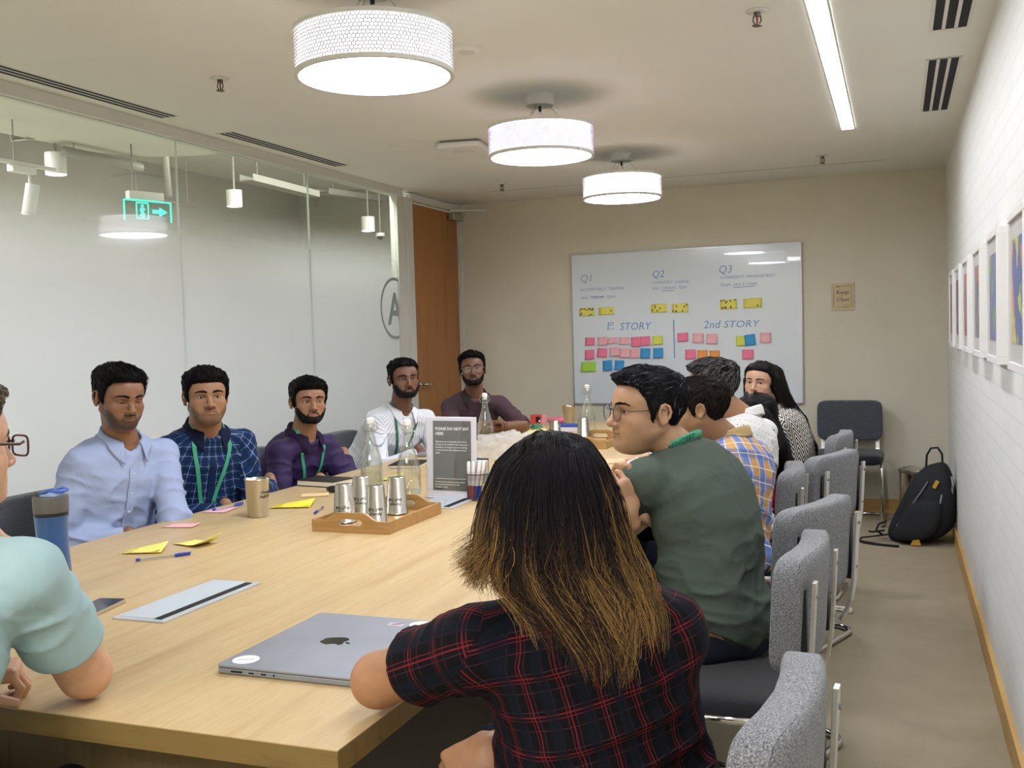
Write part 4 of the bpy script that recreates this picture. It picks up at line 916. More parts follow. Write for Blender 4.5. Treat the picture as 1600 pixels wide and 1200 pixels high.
# odds at the far end
o = thing('playing_card_box', 'red box with black and white print at the far table end', 'box', (-2.40, 6.86, T), rz=0.15)
MB().box((0, 0, 0.032), (0.075, 0.05, 0.062)).build('carton', mat('red_carton', '#cf4a42', 0.5), o, bevel=0.002); MB().box((0.018, -0.0255, 0.03), (0.03, 0.001, 0.04)).build('print', M_dark, o); MB().box((0.03, -0.0262, 0.02), (0.012, 0.001, 0.012)).build('print', M_stick, o)
o = thing('paper_tag', 'small pink folded card standing beside the red box', 'card', (-2.335, 6.84, T), rz=0.4); MB().box((0, 0, 0.034), (0.03, 0.003, 0.066), M=Matrix.Rotation(0.2, 4, 'Y')).build('flap', mat('pink_card', '#e58d97', 0.6), o)
o = tag(place(MB().superq((0, 0, 0.024), (0.16, 0.09, 0.046), 0.8, 32, 14).build('pouch', mat('pink_pouch', '#e06a80', 0.5), smooth=True), (-2.235, 6.86, T)), 'rounded pink pouch at the far end beside the upright tumbler', 'pouch')
o = thing('tape_roll', 'small green tape roll before the red box', 'tape', (-2.27, 6.50, T)); MB().lathe([(0.018, 0), (0.036, 0), (0.036, 0.028), (0.018, 0.028), (0.018, 0)], n=30, close=False).build('tape', mat('green_tape', '#4b9a70', 0.4), o, smooth=True, angle=0.6); MB().lathe([(0.0165, 0), (0.018, 0), (0.018, 0.028), (0.0165, 0.028), (0.0165, 0)], n=30, close=False).build('core', M_tray, o)
o = thing('tissue_box', 'flat blue and white box between the two far tumblers', 'box', (-2.00, 6.35, T), rz=0.1); MB().box((0, 0, 0.014), (0.14, 0.10, 0.028)).build('carton', M_stick, o, bevel=0.002); MB().box((0, 0, 0.036), (0.142, 0.102, 0.016)).build('lid', mat('blue_lid', '#2d4fae', 0.5), o, bevel=0.002)
o = thing('marker_pen', 'short dark pen lying by the brown-shirted man', 'pen', (-2.385, 6.52, T+0.006), rot=(0, PI/2, 0.2)); MB().lathe([(0, -0.05), (0.006, -0.05), (0.006, 0.05), (0, 0.05)], n=12, close=False).build('barrel', M_dark, o, smooth=True, angle=0.7); MB().lathe([(0, 0.05), (0.0065, 0.05), (0.0065, 0.075), (0, 0.075)], n=12, close=False).build('cap', M_grey, o, smooth=True, angle=0.7)

# ================================================================== BIN AND BACKPACK
o = thing('waste_bin', 'polished steel swing-lid bin against the far wall beside the backpack', 'bin', (0.135, 7.72, 0))
MB().lathe([(0.0, 0.0), (0.125, 0.0), (0.13, 0.01), (0.13, 0.34), (0.0, 0.34)], n=48, close=False).build('body', M_chrome, o, smooth=True, angle=0.7)
MB().lathe([(0.134, 0.345), (0.137, 0.352), (0.134, 0.365), (0.112, 0.37), (0.11, 0.355)], n=48, close=False).build('collar', M_steel, o, smooth=True, angle=0.7)
MB().lathe([(0.109, 0.36), (0.06, 0.372), (0.0, 0.375)], n=40, close=False).build('swing_lid', M_chrome, o, smooth=True)
MB().lathe([(0.132, 0.0), (0.132, 0.016)], n=48, close=False).build('foot_ring', M_black, o)

M_pack = mat('black_nylon', '#15181b', 0.8, fn=grainy(0.25, 12, 0.25, 300, 0.002)); M_zip = mat('pale_zip_tape', '#8d9094', 0.5); M_yel = mat('yellow_patch', '#c79a2e', 0.6); M_strap = mat('black_webbing', '#0d0e10', 0.85)
bpk = thing('backpack', 'black backpack with yellow tabs slumped on the floor against the right wall', 'backpack', (0.12, 6.98, 0), rz=math.radians(-12))
# lean: bottom spread, top narrower and tilted to the wall (+x)
def slump(p):
    x, y, z = p; t = min(1, max(0, z/0.5)); s = 1.05-0.58*t**1.5
    return [x*s+0.13*t-0.02+0.012*math.sin(9*z+4*y), y*s, z+0.02*math.sin(7*x)]
MB().superq((0, 0, 0.0), (0.40, 0.30, 0.50), 0.6, 56, 32, lambda p: slump([p[0], p[1], p[2]+0.25]), e2=0.55).build('main_body', M_pack, bpk, smooth=True)
MB().superq((0, 0, 0), (0.26, 0.10, 0.26), 0.6, 40, 20, lambda p: slump([p[0]+0.0, p[1]-0.15, p[2]+0.16])).build('front_pocket', M_pack, bpk, smooth=True)
def onb(pts): return [slump(list(p)) for p in pts]
MB().tube(onb([(-0.125, -0.175, 0.13), (-0.10, -0.17, 0.24), (-0.06, -0.165, 0.33), (-0.02, -0.155, 0.40)]), 0.006, 6, flat=0.5).build('zip', M_zip, bpk)
MB().tube(onb([(0.11, -0.165, 0.24), (0.115, -0.165, 0.31)]), 0.005, 6).build('zip', M_zip, bpk)
q = slump([0.06, -0.165, 0.375]); MB().box((q[0], q[1]-0.005, q[2]), (0.022, 0.012, 0.05), M=Matrix.Rotation(0.45, 4, 'Y')).build('pull_tab', M_yel, bpk, bevel=0.002)
q = slump([0.03, -0.16, 0.03]); MB().prism([(-0.03, 0), (0.03, 0), (0.01, 0.055), (-0.005, 0.055)], -0.006, 0.006)
mb = MB().prism([(-0.032, 0), (0.032, 0), (0.012, 0.06), (-0.004, 0.06)], -0.006, 0.006); mb.v = [(q[0]+a-0.0, q[1]-0.012+c, 0.006+b) for a, b, c in mb.v]; mb.build('corner_patch', M_yel, bpk)
MB().tube([(0.045, 0.0, 0.47), (0.05, 0.0, 0.55), (0.075, 0.0, 0.595), (0.115, 0.0, 0.60), (0.14, 0.0, 0.56), (0.145, 0.0, 0.46)], 0.016, 8, flat=0.4).build('grab_handle', M_strap, bpk, smooth=True)
MB().tube([(-0.19, -0.04, 0.12), (-0.235, -0.06, 0.10), (-0.25, -0.06, 0.06), (-0.21, -0.06, 0.03)], 0.014, 8, flat=0.4).build('side_strap', M_strap, bpk, smooth=True)
MB().tube([(-0.17, -0.10, 0.045), (-0.26, -0.16, 0.035), (-0.31, -0.19, 0.03), (-0.325, -0.20, 0.012), (-0.29, -0.22, 0.008), (-0.2, -0.25, 0.006), (-0.07, -0.26, 0.006)], 0.012, 8, flat=0.4).build('shoulder_strap', M_strap, bpk, smooth=True)
MB().tube([(-0.2, -0.05, 0.06), (-0.27, -0.08, 0.05), (-0.29, -0.09, 0.055)], 0.006, 6).build('loose_strap', M_strap, bpk)
q = slump([0.19, -0.05, 0.36]); MB().tube([(q[0], q[1]-.03, q[2]+.05), (q[0]+.01, q[1]-.05, q[2]), (q[0], q[1]-.03, q[2]-.06)], 0.007, 6).build('side_zip', M_zip, bpk)
# ================================================================== SOLID MODELLING OF FIGURES: distance fields meshed in numpy
F4 = np.float32
def A_(v): return np.asarray(v, F4)
def ell(p, c, r, R=None):
    q = p-A_(c)
    if R is not None: q = q @ A_(R)          # columns of R: the ellipsoid's own axes
    r = A_(r); k0 = np.sqrt(((q/r)**2).sum(1)); k1 = np.sqrt(((q/(r*r))**2).sum(1))
    return k0*(k0-1)/np.maximum(k1, 1e-6)
def cap(p, a, b, ra, rb=None):
    rb = ra if rb is None else rb; a, b = A_(a), A_(b); d = b-a
    t = np.clip(((p-a) @ d)/max(1e-12, float(d @ d)), 0, 1)
    return np.sqrt(((p-a-t[:, None]*d)**2).sum(1))-(ra+(rb-ra)*t)
def smin(a, b, k):
    h = np.clip(0.5+0.5*(b-a)/k, 0, 1); return b+(a-b)*h-k*h*(1-h)
def smax(a, b, k): return -smin(-a, -b, k)
_NT = np.random.RandomState(5).rand(32, 32, 32).astype(F4)
def vnoise(p):
    "value noise in -1..1"
    q = p+A_(100.0); i = np.floor(q).astype(np.int32); f = q-i; f = f*f*(3-2*f); i &= 31; j = (i+1) & 31
    x0, y0, z0 = i.T; x1, y1, z1 = j.T; fx, fy, fz = f.T; L = lambda a, b, t: a+(b-a)*t
    n = L(L(L(_NT[x0, y0, z0], _NT[x1, y0, z0], fx), L(_NT[x0, y1, z0], _NT[x1, y1, z0], fx), fy), L(L(_NT[x0, y0, z1], _NT[x1, y0, z1], fx), L(_NT[x0, y1, z1], _NT[x1, y1, z1], fx), fy), fz)
    return n*2-1

_E12 = [((0, 0, 0), (1, 0, 0)), ((0, 1, 0), (1, 1, 0)), ((0, 0, 1), (1, 0, 1)), ((0, 1, 1), (1, 1, 1)), ((0, 0, 0), (0, 1, 0)), ((1, 0, 0), (1, 1, 0)), ((0, 0, 1), (0, 1, 1)), ((1, 0, 1), (1, 1, 1)),
        ((0, 0, 0), (0, 0, 1)), ((1, 0, 0), (1, 0, 1)), ((0, 1, 0), (0, 1, 1)), ((1, 1, 0), (1, 1, 1))]
def snet(f, lo, hi, h, refine=True, lip=2.0):
    "surface nets over a block-sparse grid -> vertices, quads"
    lo, hi = np.asarray(lo, float), np.asarray(hi, float); B = 4
    nb = np.maximum(1, np.ceil((hi-lo)/(h*B)).astype(int)); n = nb*B+1
    ctr = (np.stack(np.meshgrid(*[np.arange(k) for k in nb], indexing='ij'), -1).reshape(-1, 3)+0.5)*(h*B)+lo
    dc = f(ctr.astype(F4)).astype(F4); act = np.abs(dc) < h*B*0.87*lip
    Fg = np.repeat(np.repeat(np.repeat(np.where(dc < 0, -1.0, 1.0).astype(F4).reshape(nb), B, 0), B, 1), B, 2)
    Fg = np.pad(Fg, ((0, 1),)*3, mode='edge')
    bi = np.argwhere(act.reshape(nb)); off = np.stack(np.meshgrid(*[np.arange(B+1)]*3, indexing='ij'), -1).reshape(-1, 3)
    idx = (bi[:, None, :]*B+off[None]).reshape(-1, 3)
    fl = np.unique((idx[:, 0]*n[1]+idx[:, 1])*n[2]+idx[:, 2]); idx = np.stack([fl//(n[1]*n[2]), (fl//n[2]) % n[1], fl % n[2]], 1)
    vals = np.empty(len(idx), F4)
    for s in range(0, len(idx), 400000): vals[s:s+400000] = f((idx[s:s+400000]*h+lo).astype(F4))
    Fg.reshape(-1)[fl] = vals
    # surroundings are outside: close the solid at the box
    for ax in range(3):
        sl = [slice(None)]*3
        for e in (0, -1): sl[ax] = e; Fg[tuple(sl)] = np.maximum(Fg[tuple(sl)], 1e-4)
    S = Fg < 0; c = [S[a:S.shape[0]-1+a, b:S.shape[1]-1+b, d:S.shape[2]-1+d] for a in (0, 1) for b in (0, 1) for d in (0, 1)]
    s_ = np.zeros(c[0].shape, np.int8)
    for q in c: s_ += q
    cells = np.argwhere((s_ > 0) & (s_ < 8)); acc = np.zeros((len(cells), 3)); cnt = np.zeros(len(cells))
    for a, b in _E12:
        ia, ib = cells+a, cells+b; fa, fb = Fg[tuple(ia.T)], Fg[tuple(ib.T)]; m = (fa < 0) != (fb < 0)
        t = np.where(m, fa/np.where(m, fa-fb, 1), 0); acc += np.where(m[:, None], ia+t[:, None]*(ib-ia), 0); cnt += m
    v = acc/np.maximum(cnt, 1)[:, None]*h+lo
    ci = np.full(s_.shape, -1, np.int64); ci[tuple(cells.T)] = np.arange(len(cells)); quads = []
    for ax in range(3):
        u, w = (ax+1) % 3, (ax+2) % 3; sl0 = [slice(None)]*3; sl1 = [slice(None)]*3; sl0[ax] = slice(0, -1); sl1[ax] = slice(1, None)
        a, b = S[tuple(sl0)], S[tuple(sl1)]; e = np.argwhere(a != b); e = e[(e[:, u] > 0) & (e[:, w] > 0) & (e[:, u] < n[u]-1) & (e[:, w] < n[w]-1)]
        ins = a[tuple(e.T)]; q = []
        for du, dw in ((-1, -1), (0, -1), (0, 0), (-1, 0)):
            k = e.copy(); k[:, u] += du; k[:, w] += dw; q.append(ci[tuple(k.T)])
        q = np.stack(q, 1); q[~ins] = q[~ins][:, ::-1]; quads.append(q)
    quads = np.concatenate(quads); quads = quads[(quads >= 0).all(1)]
    if refine:
        for _ in range(1): v = proj(f, v, 0.0, h*0.5)
    return v, quads
def gradf(f, v, e=0.0015):
    g = np.zeros((len(v), 3))
    for d in ((1, -1, -1), (-1, -1, 1), (-1, 1, -1), (1, 1, 1)): g += np.array(d)*f((v+np.array(d)*e).astype(F4))[:, None]
    return g/np.maximum(1e-9, np.linalg.norm(g, axis=1))[:, None]
def proj(f, v, d, mx=0.02, it=1):
    for _ in range(it):
        s = f(v.astype(F4))-d; v = v-gradf(f, v)*np.clip(s, -mx, mx)[:, None]
    return v
def mesh_np(name, v, q, mats, parent=None, M=None, smooth=True, col=None, uv=None, mi=None):
    "quads from numpy; M maps to world; vertices are stored in the parent's frame"
    v = np.asarray(v, float)
    if M is not None: M = np.asarray(M); v = v @ M[:3, :3].T+M[:3, 3]
    if parent is not None:
        Mi = np.array(WM[parent.name].inverted()); v = v @ Mi[:3, :3].T+Mi[:3, 3]
    me = bpy.data.meshes.new(name); nv, nq = len(v), len(q)
    me.vertices.add(nv); me.vertices.foreach_set('co', v.astype(F4).ravel())
    k = q.shape[1]; me.loops.add(nq*k); me.loops.foreach_set('vertex_index', q.astype(np.int32).ravel())
    me.polygons.add(nq); me.polygons.foreach_set('loop_start', np.arange(0, nq*k, k, dtype=np.int32)); me.polygons.foreach_set('loop_total', np.full(nq, k, np.int32))
    me.polygons.foreach_set('use_smooth', np.full(nq, smooth)); 
    for m in (mats if isinstance(mats, (list, tuple)) else [mats]): me.materials.append(m)
    if mi is not None: me.polygons.foreach_set('material_index', mi.astype(np.int32))
    if col is not None:
        a = me.color_attributes.new('Col', 'FLOAT_COLOR', 'POINT'); a.data.foreach_set('color', np.concatenate([col, np.ones((nv, 1))], 1).astype(F4).ravel())
    if uv is not None: me.uv_layers.new(name='UVMap').data.foreach_set('uv', uv.astype(F4).ravel())
    me.update(calc_edges=True); me.validate()
    o = bpy.data.objects.new(name, me); COL.objects.link(o)
    if parent is not None: o.parent = parent; WM[o.name] = WM[parent.name]
    else: WM[o.name] = Matrix.Identity(4)
    return o

# ---------------------------------------------------------------- heads
def head_sdf(p, K):
    x = np.abs(p[:, 0]); m = np.stack([x, p[:, 1], p[:, 2]], 1); jw, fat, fem = K.get('jaw', 1.0), K.get('fat', 0.0), K.get('fem', 0.0)
    d = ell(m, (0, -.014, .034), (.0755, .097, .083))
    d = smin(d, ell(m, (0, .028, .030), (.0615, .060, .068)), .03)
    d = smin(d, ell(m, (0, .024, -.038), (.0575*jw+.004*fat, .062, .072)), .028)
    d = smin(d, ell(m, (0, .045, -.086), (.037*jw+.005*fat, .040, .030)), .03)
    d = smin(d, cap(m, (.049*jw, -.008, -.054), (.019*jw, .060, -.100), .014+.004*fat-.002*fem), .03)
    d = smin(d, ell(m, (0, .072, -.101), (.023*jw, .0145, .015)), .02)
    d = smin(d, ell(m, (.043, .052, -.027), (.021, .021, .018)), .02)
    d = smin(d, ell(m, (.037, .046, -.055), (.022+.006*fat, .022+.005*fat, .028)), .025)
    if fat > .3: d = smin(d, ell(m, (0, .03, -.112), (.036, .04, .02)), .03)
    d = smin(d, cap(m, (.008, .0825, .020), (.047, .062, .022), .0088-.003*fem, .0065), .016)
    d = smax(d, -ell(m, (.032, .0955, -.001), (.0195, .0165, .0115)), .012)
    # eye: lid ball with an opening
    eo = K.get('open', .0046)*1.16; lz = K.get('lidz', 0.0)
    d = smin(d, cap(m, (.0315, .0655, 0), (.0315, .0655, 0), .0150), .005)
    d = smax(d, -ell(m, (.0315, .0805, lz), (.0136, .0140, eo)), .0015)
    d = smin(d, cap(m, (0, .0835, .010), (0, .1015, -.031), .0072-.001*fem, .0105-.0015*fem), .011)
    nw = K.get('nose', 1.0)
    d = smin(d, cap(m, (0, .1035, -.036), (0, .1035, -.036), .0118-.001*fem), .007)
    d = smin(d, ell(m, (.0135*nw, .0925, -.040), (.0082, .0105, .0078)), .006)
    d = smax(d, -ell(m, (.0065*nw, .0985, -.0475), (.0038, .006, .0038)), .003)
    d = smin(d, ell(m, (0, .070, -.066), (.030, .0215, .024)), .016)
    d = smin(d, cap(m, (.003, .0915, -.0630), (.0225, .0800, -.0672), .0046, .0025), .006)
    d = smin(d, cap(m, (0, .0905, -.0742), (.0190, .0805, -.0705), .0058, .003), .006)
    d = smax(d, -cap(m, (0, .0985, -.0686), (.0235, .0855, -.0684), .0022, .0016), .003)
    # ears
    ca, sa = math.cos(.32), math.sin(.32); R = A_([[ca, sa, 0], [-sa, ca, 0], [0, 0, 1]])
    e = ell(m, (.0785, -.014, -.007), (.0060, .0185, .0310), R)
    e = smax(e, -ell(m, (.0855, -.010, -.005), (.0072, .0110, .019), R), .003)
    hx = [(-.002, .006), (-.006, .019), (-.016, .0245), (-.027, .018), (-.031, .002), (-.028, -.014), (-.020, -.029), (-.010, -.036)]
    hx = [(.0800-.36*(a+.014), a, b) for a, b in hx]
    for a, b in zip(hx[:-1], hx[1:]): e = smin(e, cap(m, a, b, .0034), .003)
    e = smin(e, cap(m, (.0800, -.012, -.033), (.0800, -.012, -.034), .0062), .005)
    e = smin(e, ell(m, (.0765, -.002, -.010), (.006, .005, .007)), .004)
    d = smin(d, e, .006)
    # neck
    nb = K['nb']; d = smin(d, cap(p, (0, -.026, -.055), nb, .054*K.get('neck', 1), .060*K.get('neck', 1)), .022)
    return d
def hairline(ph, tab):
    return np.interp(ph, [t[0] for t in tab], [t[1] for t in tab])
HL_M = [(0, .081), (25, .079), (42, .068), (54, .044), (62, .008), (67, -.022), (75, -.022), (79, .016), (103, .020), (112, -.016), (124, -.045), (140, -.065), (180, -.082)]
HL_LOW = [(0, .064), (25, .063), (42, .053), (54, .028), (62, .002), (67, -.024), (75, -.024), (79, .014), (103, .018), (112, -.018), (124, -.047), (140, -.068), (180, -.085)]
HL_W = [(0, .075), (20, .072), (45, .058), (62, .02), (75, -.03), (90, -.07), (120, -.1), (180, -.13)]
def hair_field(p, K):
    x = np.abs(p[:, 0]); ph = np.degrees(np.arctan2(x, p[:, 1]+.012)); H = K['hair']
    zl = hairline(ph, H.get('line', HL_M)); n1 = vnoise(p*A_((90, 90, 40))); zl = zl+.004*n1
    k = dict(K); d = ell(np.stack([x, p[:, 1], p[:, 2]], 1), (0, -.014, .034), (.0755, .097, .083))
    d = smin(d, ell(np.stack([x, p[:, 1], p[:, 2]], 1), (0, .028, .030), (.0615, .060, .068)), .03)
    d = smin(d, ell(np.stack([x, p[:, 1], p[:, 2]], 1), (0, .0, -.03), (.066, .070, .075)), .03)
    top = np.clip((p[:, 2]-.035)/.07, 0, 1); top = top*top*(3-2*top); fr = np.clip(p[:, 1]/.08, 0, 1)
    th = H.get('side', .008)+(H.get('top', .022)-H.get('side', .008))*top*(1+H.get('quiff', 0.0)*fr)
    c = H.get('curl', 0.3); fq = A_(H.get('freq', (95, 30, 45)))
    q = p+.012*np.stack([vnoise(p*28), vnoise(p*28+7), vnoise(p*28+19)], 1)*c
    str_ = vnoise(q*fq)*.6+vnoise(q*fq*2.1+3)*.4; clump = vnoise(p*34+11)
    th = th*(np.clip((p[:, 2]-zl+.004*n1)/.032, 0, 1)**.6)-.0016*np.clip(1-(p[:, 2]-zl)/.012, 0, 1)
    d = d-th-(.0045*str_+.005*clump*c)*np.clip(th/.014, .5, 1.6)
    fade = np.clip((p[:, 2]-zl)/.02, -2, 1); m = (zl-p[:, 2])*.75
    sidepart = H.get('part')
    d = np.maximum(d, -0.0) if False else d
    d = d+np.where(fade < 1, .002*(1-fade), 0)
    return smax(d, m, .006)
def beard_field(p, K):
    B = K['beard']; x = np.abs(p[:, 0]); z, y = p[:, 2], p[:, 1]
    up = np.interp(x, [0, .012, .024, .032, .045, .06, .075], [-.0545, -.0535, -.060, -.074, -.062, -.038, -.015]) if B.get('full', 1) else np.full_like(x, -.09)
    m = np.maximum(z-up, -.122-z+0*z); m = np.maximum(m, .002-y)
    lips = ell(np.stack([x, y, z], 1), (0, .095, -.0705), (.0205, .03, .0072))
    m = smax(m, -lips, .003); chg = ell(np.stack([x, y, z], 1), (.026, .09, -.088), (.010, .03, .006))
    m = m+.003*vnoise(p*A_((170, 170, 120)))
    d = head_sdf(p, K)-(B['t']+.0022)*np.clip(-m/.013, 0, 1)**.7+.0016-.0014*vnoise(p*A_((190, 190, 80)))
    return smax(d, m*.8, .002)
SKIN_RAMP = {}
def skinmat(name, c):
    def f(t, cc):
        a = t.n('ShaderNodeAttribute', attribute_name='Col').outputs['Color']; n = t.noise(55, 3); n2 = t.noise(900, 2)
        t.base(color=t.mix(1.0, a, t.ramp(n, [(0.3, (.93, .92, .92)), (0.7, (1.05, 1.03, 1.02))]), 'MULTIPLY'), rough=t.math('ADD', .42, t.math('MULTIPLY', n, .12)), normal=t.bump(n2, .12, .0006), spec=.4)
        t.b.inputs['Subsurface Weight'].default_value = 0.08; t.b.inputs['Subsurface Radius'].default_value = (.012, .004, .002); t.b.inputs['Subsurface Scale'].default_value = 0.4
    return mat(name, c, .5, fn=f)
def skin_colors(p, K, base):
    "colour of the skin itself: lips, lids, shaven beard shadow"
    c = np.tile(np.array(base[:3]), (len(p), 1)); x = np.abs(p[:, 0]); z, y = p[:, 2], p[:, 1]
    def blend(m, col, k): nonlocal c; m = np.clip(m, 0, 1)[:, None]*k; c = c*(1-m)+np.array(col)*m
    b = np.array(base[:3])
    e = ((x/.025)**2+((z+.0690)/.0095)**2); blend((1.15-e)/.35*(y > .06), K.get('lip', tuple(b*np.array([.72, .52, .52]))), .6)
    e = (((x-.0315)/.021)**2+((z-.002)/.0125)**2); blend((1.2-e)/.8*(y > .05), tuple(b*np.array([.62, .55, .52])), .45)
    blend((.016-np.hypot(x-.0, z+.04))/.01*(y > .09), tuple(b*np.array([1.05, .95, .9])), .3)
    nz = vnoise(p*A_((260, 260, 260)))*.5+.5
    if K.get('stubble'):
        up = np.interp(x, [0, .012, .024, .034, .05, .075], [-.053, -.053, -.06, -.072, -.055, -.02])
        m = np.clip((up-z)/.012, 0, 1)*np.clip((y-.0)/.02, 0, 1)*np.clip((z+.13)/.02, 0, 1)*np.clip((e*0+((x/.0215)**2+((z+.0690)/.010)**2)-1.0)/.3, 0, 1)
        blend(m*(.75+.5*nz), K.get('stubcol', (.03, .022, .018)), K['stubble'])
        ms = np.clip((.026-x)/.006, 0, 1)*np.clip(1-np.abs(z+.0555)/.0065, 0, 1)*(y > .07); blend(ms*1.5*(.75+.5*nz), (.02, .015, .012), min(1, K['stubble']*1.5))
    return c

def rotm(turn, pitch=0.0, roll=0.0, pos=(0, 0, 0)):
    "columns: right, forward, up. turn is measured from 'looking at the camera', positive to the photo's right"
    tc = CAMP-np.asarray(pos, float); tc[2] = 0; tc = unit(tc); rt = unit(np.cross(tc, V(0, 0, 1)))*-1.0
    # rt: photo right as seen from the camera
    if np.dot(rt, CR) < 0: rt = -rt
    a, pt, rl = math.radians(turn), math.radians(pitch), math.radians(roll)
    f = tc*math.cos(a)+rt*math.sin(a); f = f*math.cos(pt)+V(0, 0, 1)*math.sin(pt)
    r = unit(np.cross(f, V(0, 0, 1))); u = np.cross(r, f)
    r, u = r*math.cos(rl)+u*math.sin(rl), u*math.cos(rl)-r*math.sin(rl)
    return np.stack([r, f, u], 1)

# ---------------------------------------------------------------- hands
def hand_sdf(p, curl, spread=0.02, thumb=0.5):
    "right hand, wrist at origin, fingers +y, back of hand +z, thumb -x"
    q = np.abs(p-A_((0, .045, .0)))-A_((.030, .036, .004)); d = np.sqrt((np.maximum(q, 0)**2).sum(1))+np.minimum(q.max(1), 0)-.0095
    d = smin(d, cap(p, (0, -.03, 0), (0, .012, 0), .024, .026), .02)
    for k, (x, L, r) in enumerate(((-.0305, .070, .0083), (-.0105, .078, .0086), (.0100, .073, .0083), (.0290, .058, .0073))):
        a = V(x, .084-.004*abs(k-1.2), .001); ang = 0.0; sx = (k-1.5)*spread
        d = smin(d, cap(p, a-V(0, .02, 0), a, r+.001, r), .010)
        for s, f in enumerate((.44, .31, .25)):
            ang += curl[k] if hasattr(curl, '__len__') else curl
            b = a+L*f*V(math.sin(sx), math.cos(ang)*math.cos(sx), -math.sin(ang)); d = smin(d, cap(p, a, b, r*(1-.07*s), r*(1-.07*(s+1))), .0025); a = b
    a = V(-.026, .014, -.006); dirs = [unit(V(-.75, .6, -.35)), unit(V(-.45+.35*thumb, .85, -.45*thumb-.1)), unit(V(-.2+.45*thumb, .9, -.6*thumb))]
    for s, (L, r0, r1) in enumerate(((.042, .0145, .011), (.032, .0108, .0098), (.027, .0098, .0080))):
        b = a+dirs[s]*L; d = smin(d, cap(p, a, b, r0, r1), .010 if s == 0 else .003); a = b
    return d

# ---------------------------------------------------------------- torso
class Torso:
    PT = [0, .12, .3, .5, .68, .82, .91, .97, 1.0]
    def __init__(s, p0, pm, p1, R0, R1, wide=1.0, deep=1.0, bust=0.0, belly=0.0):
        s.p0, s.pm, s.p1 = (np.asarray(x, float) for x in (p0, pm, p1)); s.R0, s.R1 = unit(R0), unit(R1)
        s.a = np.array([.165, .176, .168, .160, .166, .156, .115, .074, .060])*wide
        s.b = np.array([.110, .122, .118, .116, .120, .108, .086, .066, .056])*deep
        s.off = np.array([0, .012+.02*belly, .022+.05*belly, .018+.03*belly, .018+.035*bust, .012+.01*bust, .004, 0, 0])
        s.b = s.b+np.array([0, .01, .03, .02, 0, 0, 0, 0, 0])*belly+np.array([0, 0, 0, 0, .018, .006, 0, 0, 0])*bust
        s.L = float(np.linalg.norm(s.p1-s.p0))
    def c(s, t): t = t[:, None]; return s.p0*(1-t)**2+2*s.pm*t*(1-t)+s.p1*t*t
    def local(s, p):
        ch = s.p1-s.p0; t = np.clip(((p-A_(s.p0)) @ A_(ch))/s.L**2, 0, 1)
        for _ in range(2):
            tn = 2*(1-t)[:, None]*(s.pm-s.p0)+2*t[:, None]*(s.p1-s.pm); n2 = (tn*tn).sum(1); t = np.clip(t+((p-s.c(t))*tn).sum(1)/n2, 0, 1)
        tn = 2*(1-t)[:, None]*(s.pm-s.p0)+2*t[:, None]*(s.p1-s.pm); tn /= np.linalg.norm(tn, axis=1)[:, None]
        R = s.R0*(1-t)[:, None]+s.R1*t[:, None]; R -= tn*(R*tn).sum(1)[:, None]; R /= np.linalg.norm(R, axis=1)[:, None]; Fw = np.cross(tn, R)
        q = p-s.c(t); return t, (q*R).sum(1), (q*Fw).sum(1), (q*tn).sum(1)
    def sdf(s, p, grow=0.0):
        t, x, y, h = s.local(p); a = np.interp(t, s.PT, s.a)+grow; b = np.interp(t, s.PT, s.b)+grow; y = y-np.interp(t, s.PT, s.off)
        k = ((np.abs(x)/a)**2.5+(np.abs(y)/b)**2.5)**(1/2.5); rr = np.sqrt(x*x+y*y); d = np.where(rr > 1e-4, rr*(1-1/np.maximum(k, 1e-4)), -b)
        d = np.minimum(d, (k-1)*np.minimum(a, b)*1.0) if False else d
        hh = np.abs(h)-.005; out = np.where((t <= 0) | (t >= 1), np.where(d < 0, np.maximum(d, hh), np.sqrt(np.maximum(d, 0)**2+np.maximum(hh, 0)**2)), d)
        return out.astype(F4)
# ================================================================== PEOPLE
def tint(c, k): return tuple(min(1, x*k) for x in c[:3])+(1,)
def hairmat(name, root, hi='#3a3632', grey=0.0, rough=.55):
    def f(t, c):
        v = t.mapping(t.coord(), (1, 1, .35)); n = t.noise(140, 3, v, .65); n2 = t.noise(26, 2)
        col = t.ramp(n, [(.35, lin(root)), (.72, lin(hi))])
        if grey: col = t.mix(t.math('MULTIPLY', t.ramp(t.noise(260, 3, v), [(.5, (0, 0, 0)), (.62, (1, 1, 1))]), grey), col, lin('#9a9894'))
        t.base(color=t.mix(t.math('MULTIPLY', n2, .3), col, lin(root)), normal=t.bump(n, .35, .003), spec=.15)
    return mat(name, root, rough, fn=f)
M_eyew = mat('eye_white', '#aaa19a', .25); M_iris = mat('dark_brown_iris', '#2a160c', .15); M_pupil = mat('pupil', '#050404', .1)
M_trs = mat('dark_trouser_cloth', '#141a28', .9, fn=grainy(.2, 90)); M_shoe = mat('dark_shoe_leather', '#1c1a19', .45); M_blk = mat('black_hair', '#0c0b0b', .4)
M_lens = None
def lensmat(t, c):
    m = t.n('ShaderNodeMixShader', {0: .08, 1: t.n('ShaderNodeBsdfTransparent', {0: (.97, .97, .97, 1)}).outputs[0], 2: t.n('ShaderNodeBsdfGlossy', {1: .02}).outputs[0]}); t.t.links.new(m.outputs[0], t.out.inputs[0])
M_lens = mat('spectacle_lens', '#ffffff', .02, fn=lensmat)
M_lan = mat('green_lanyard_ribbon', '#3f9f79', .6)

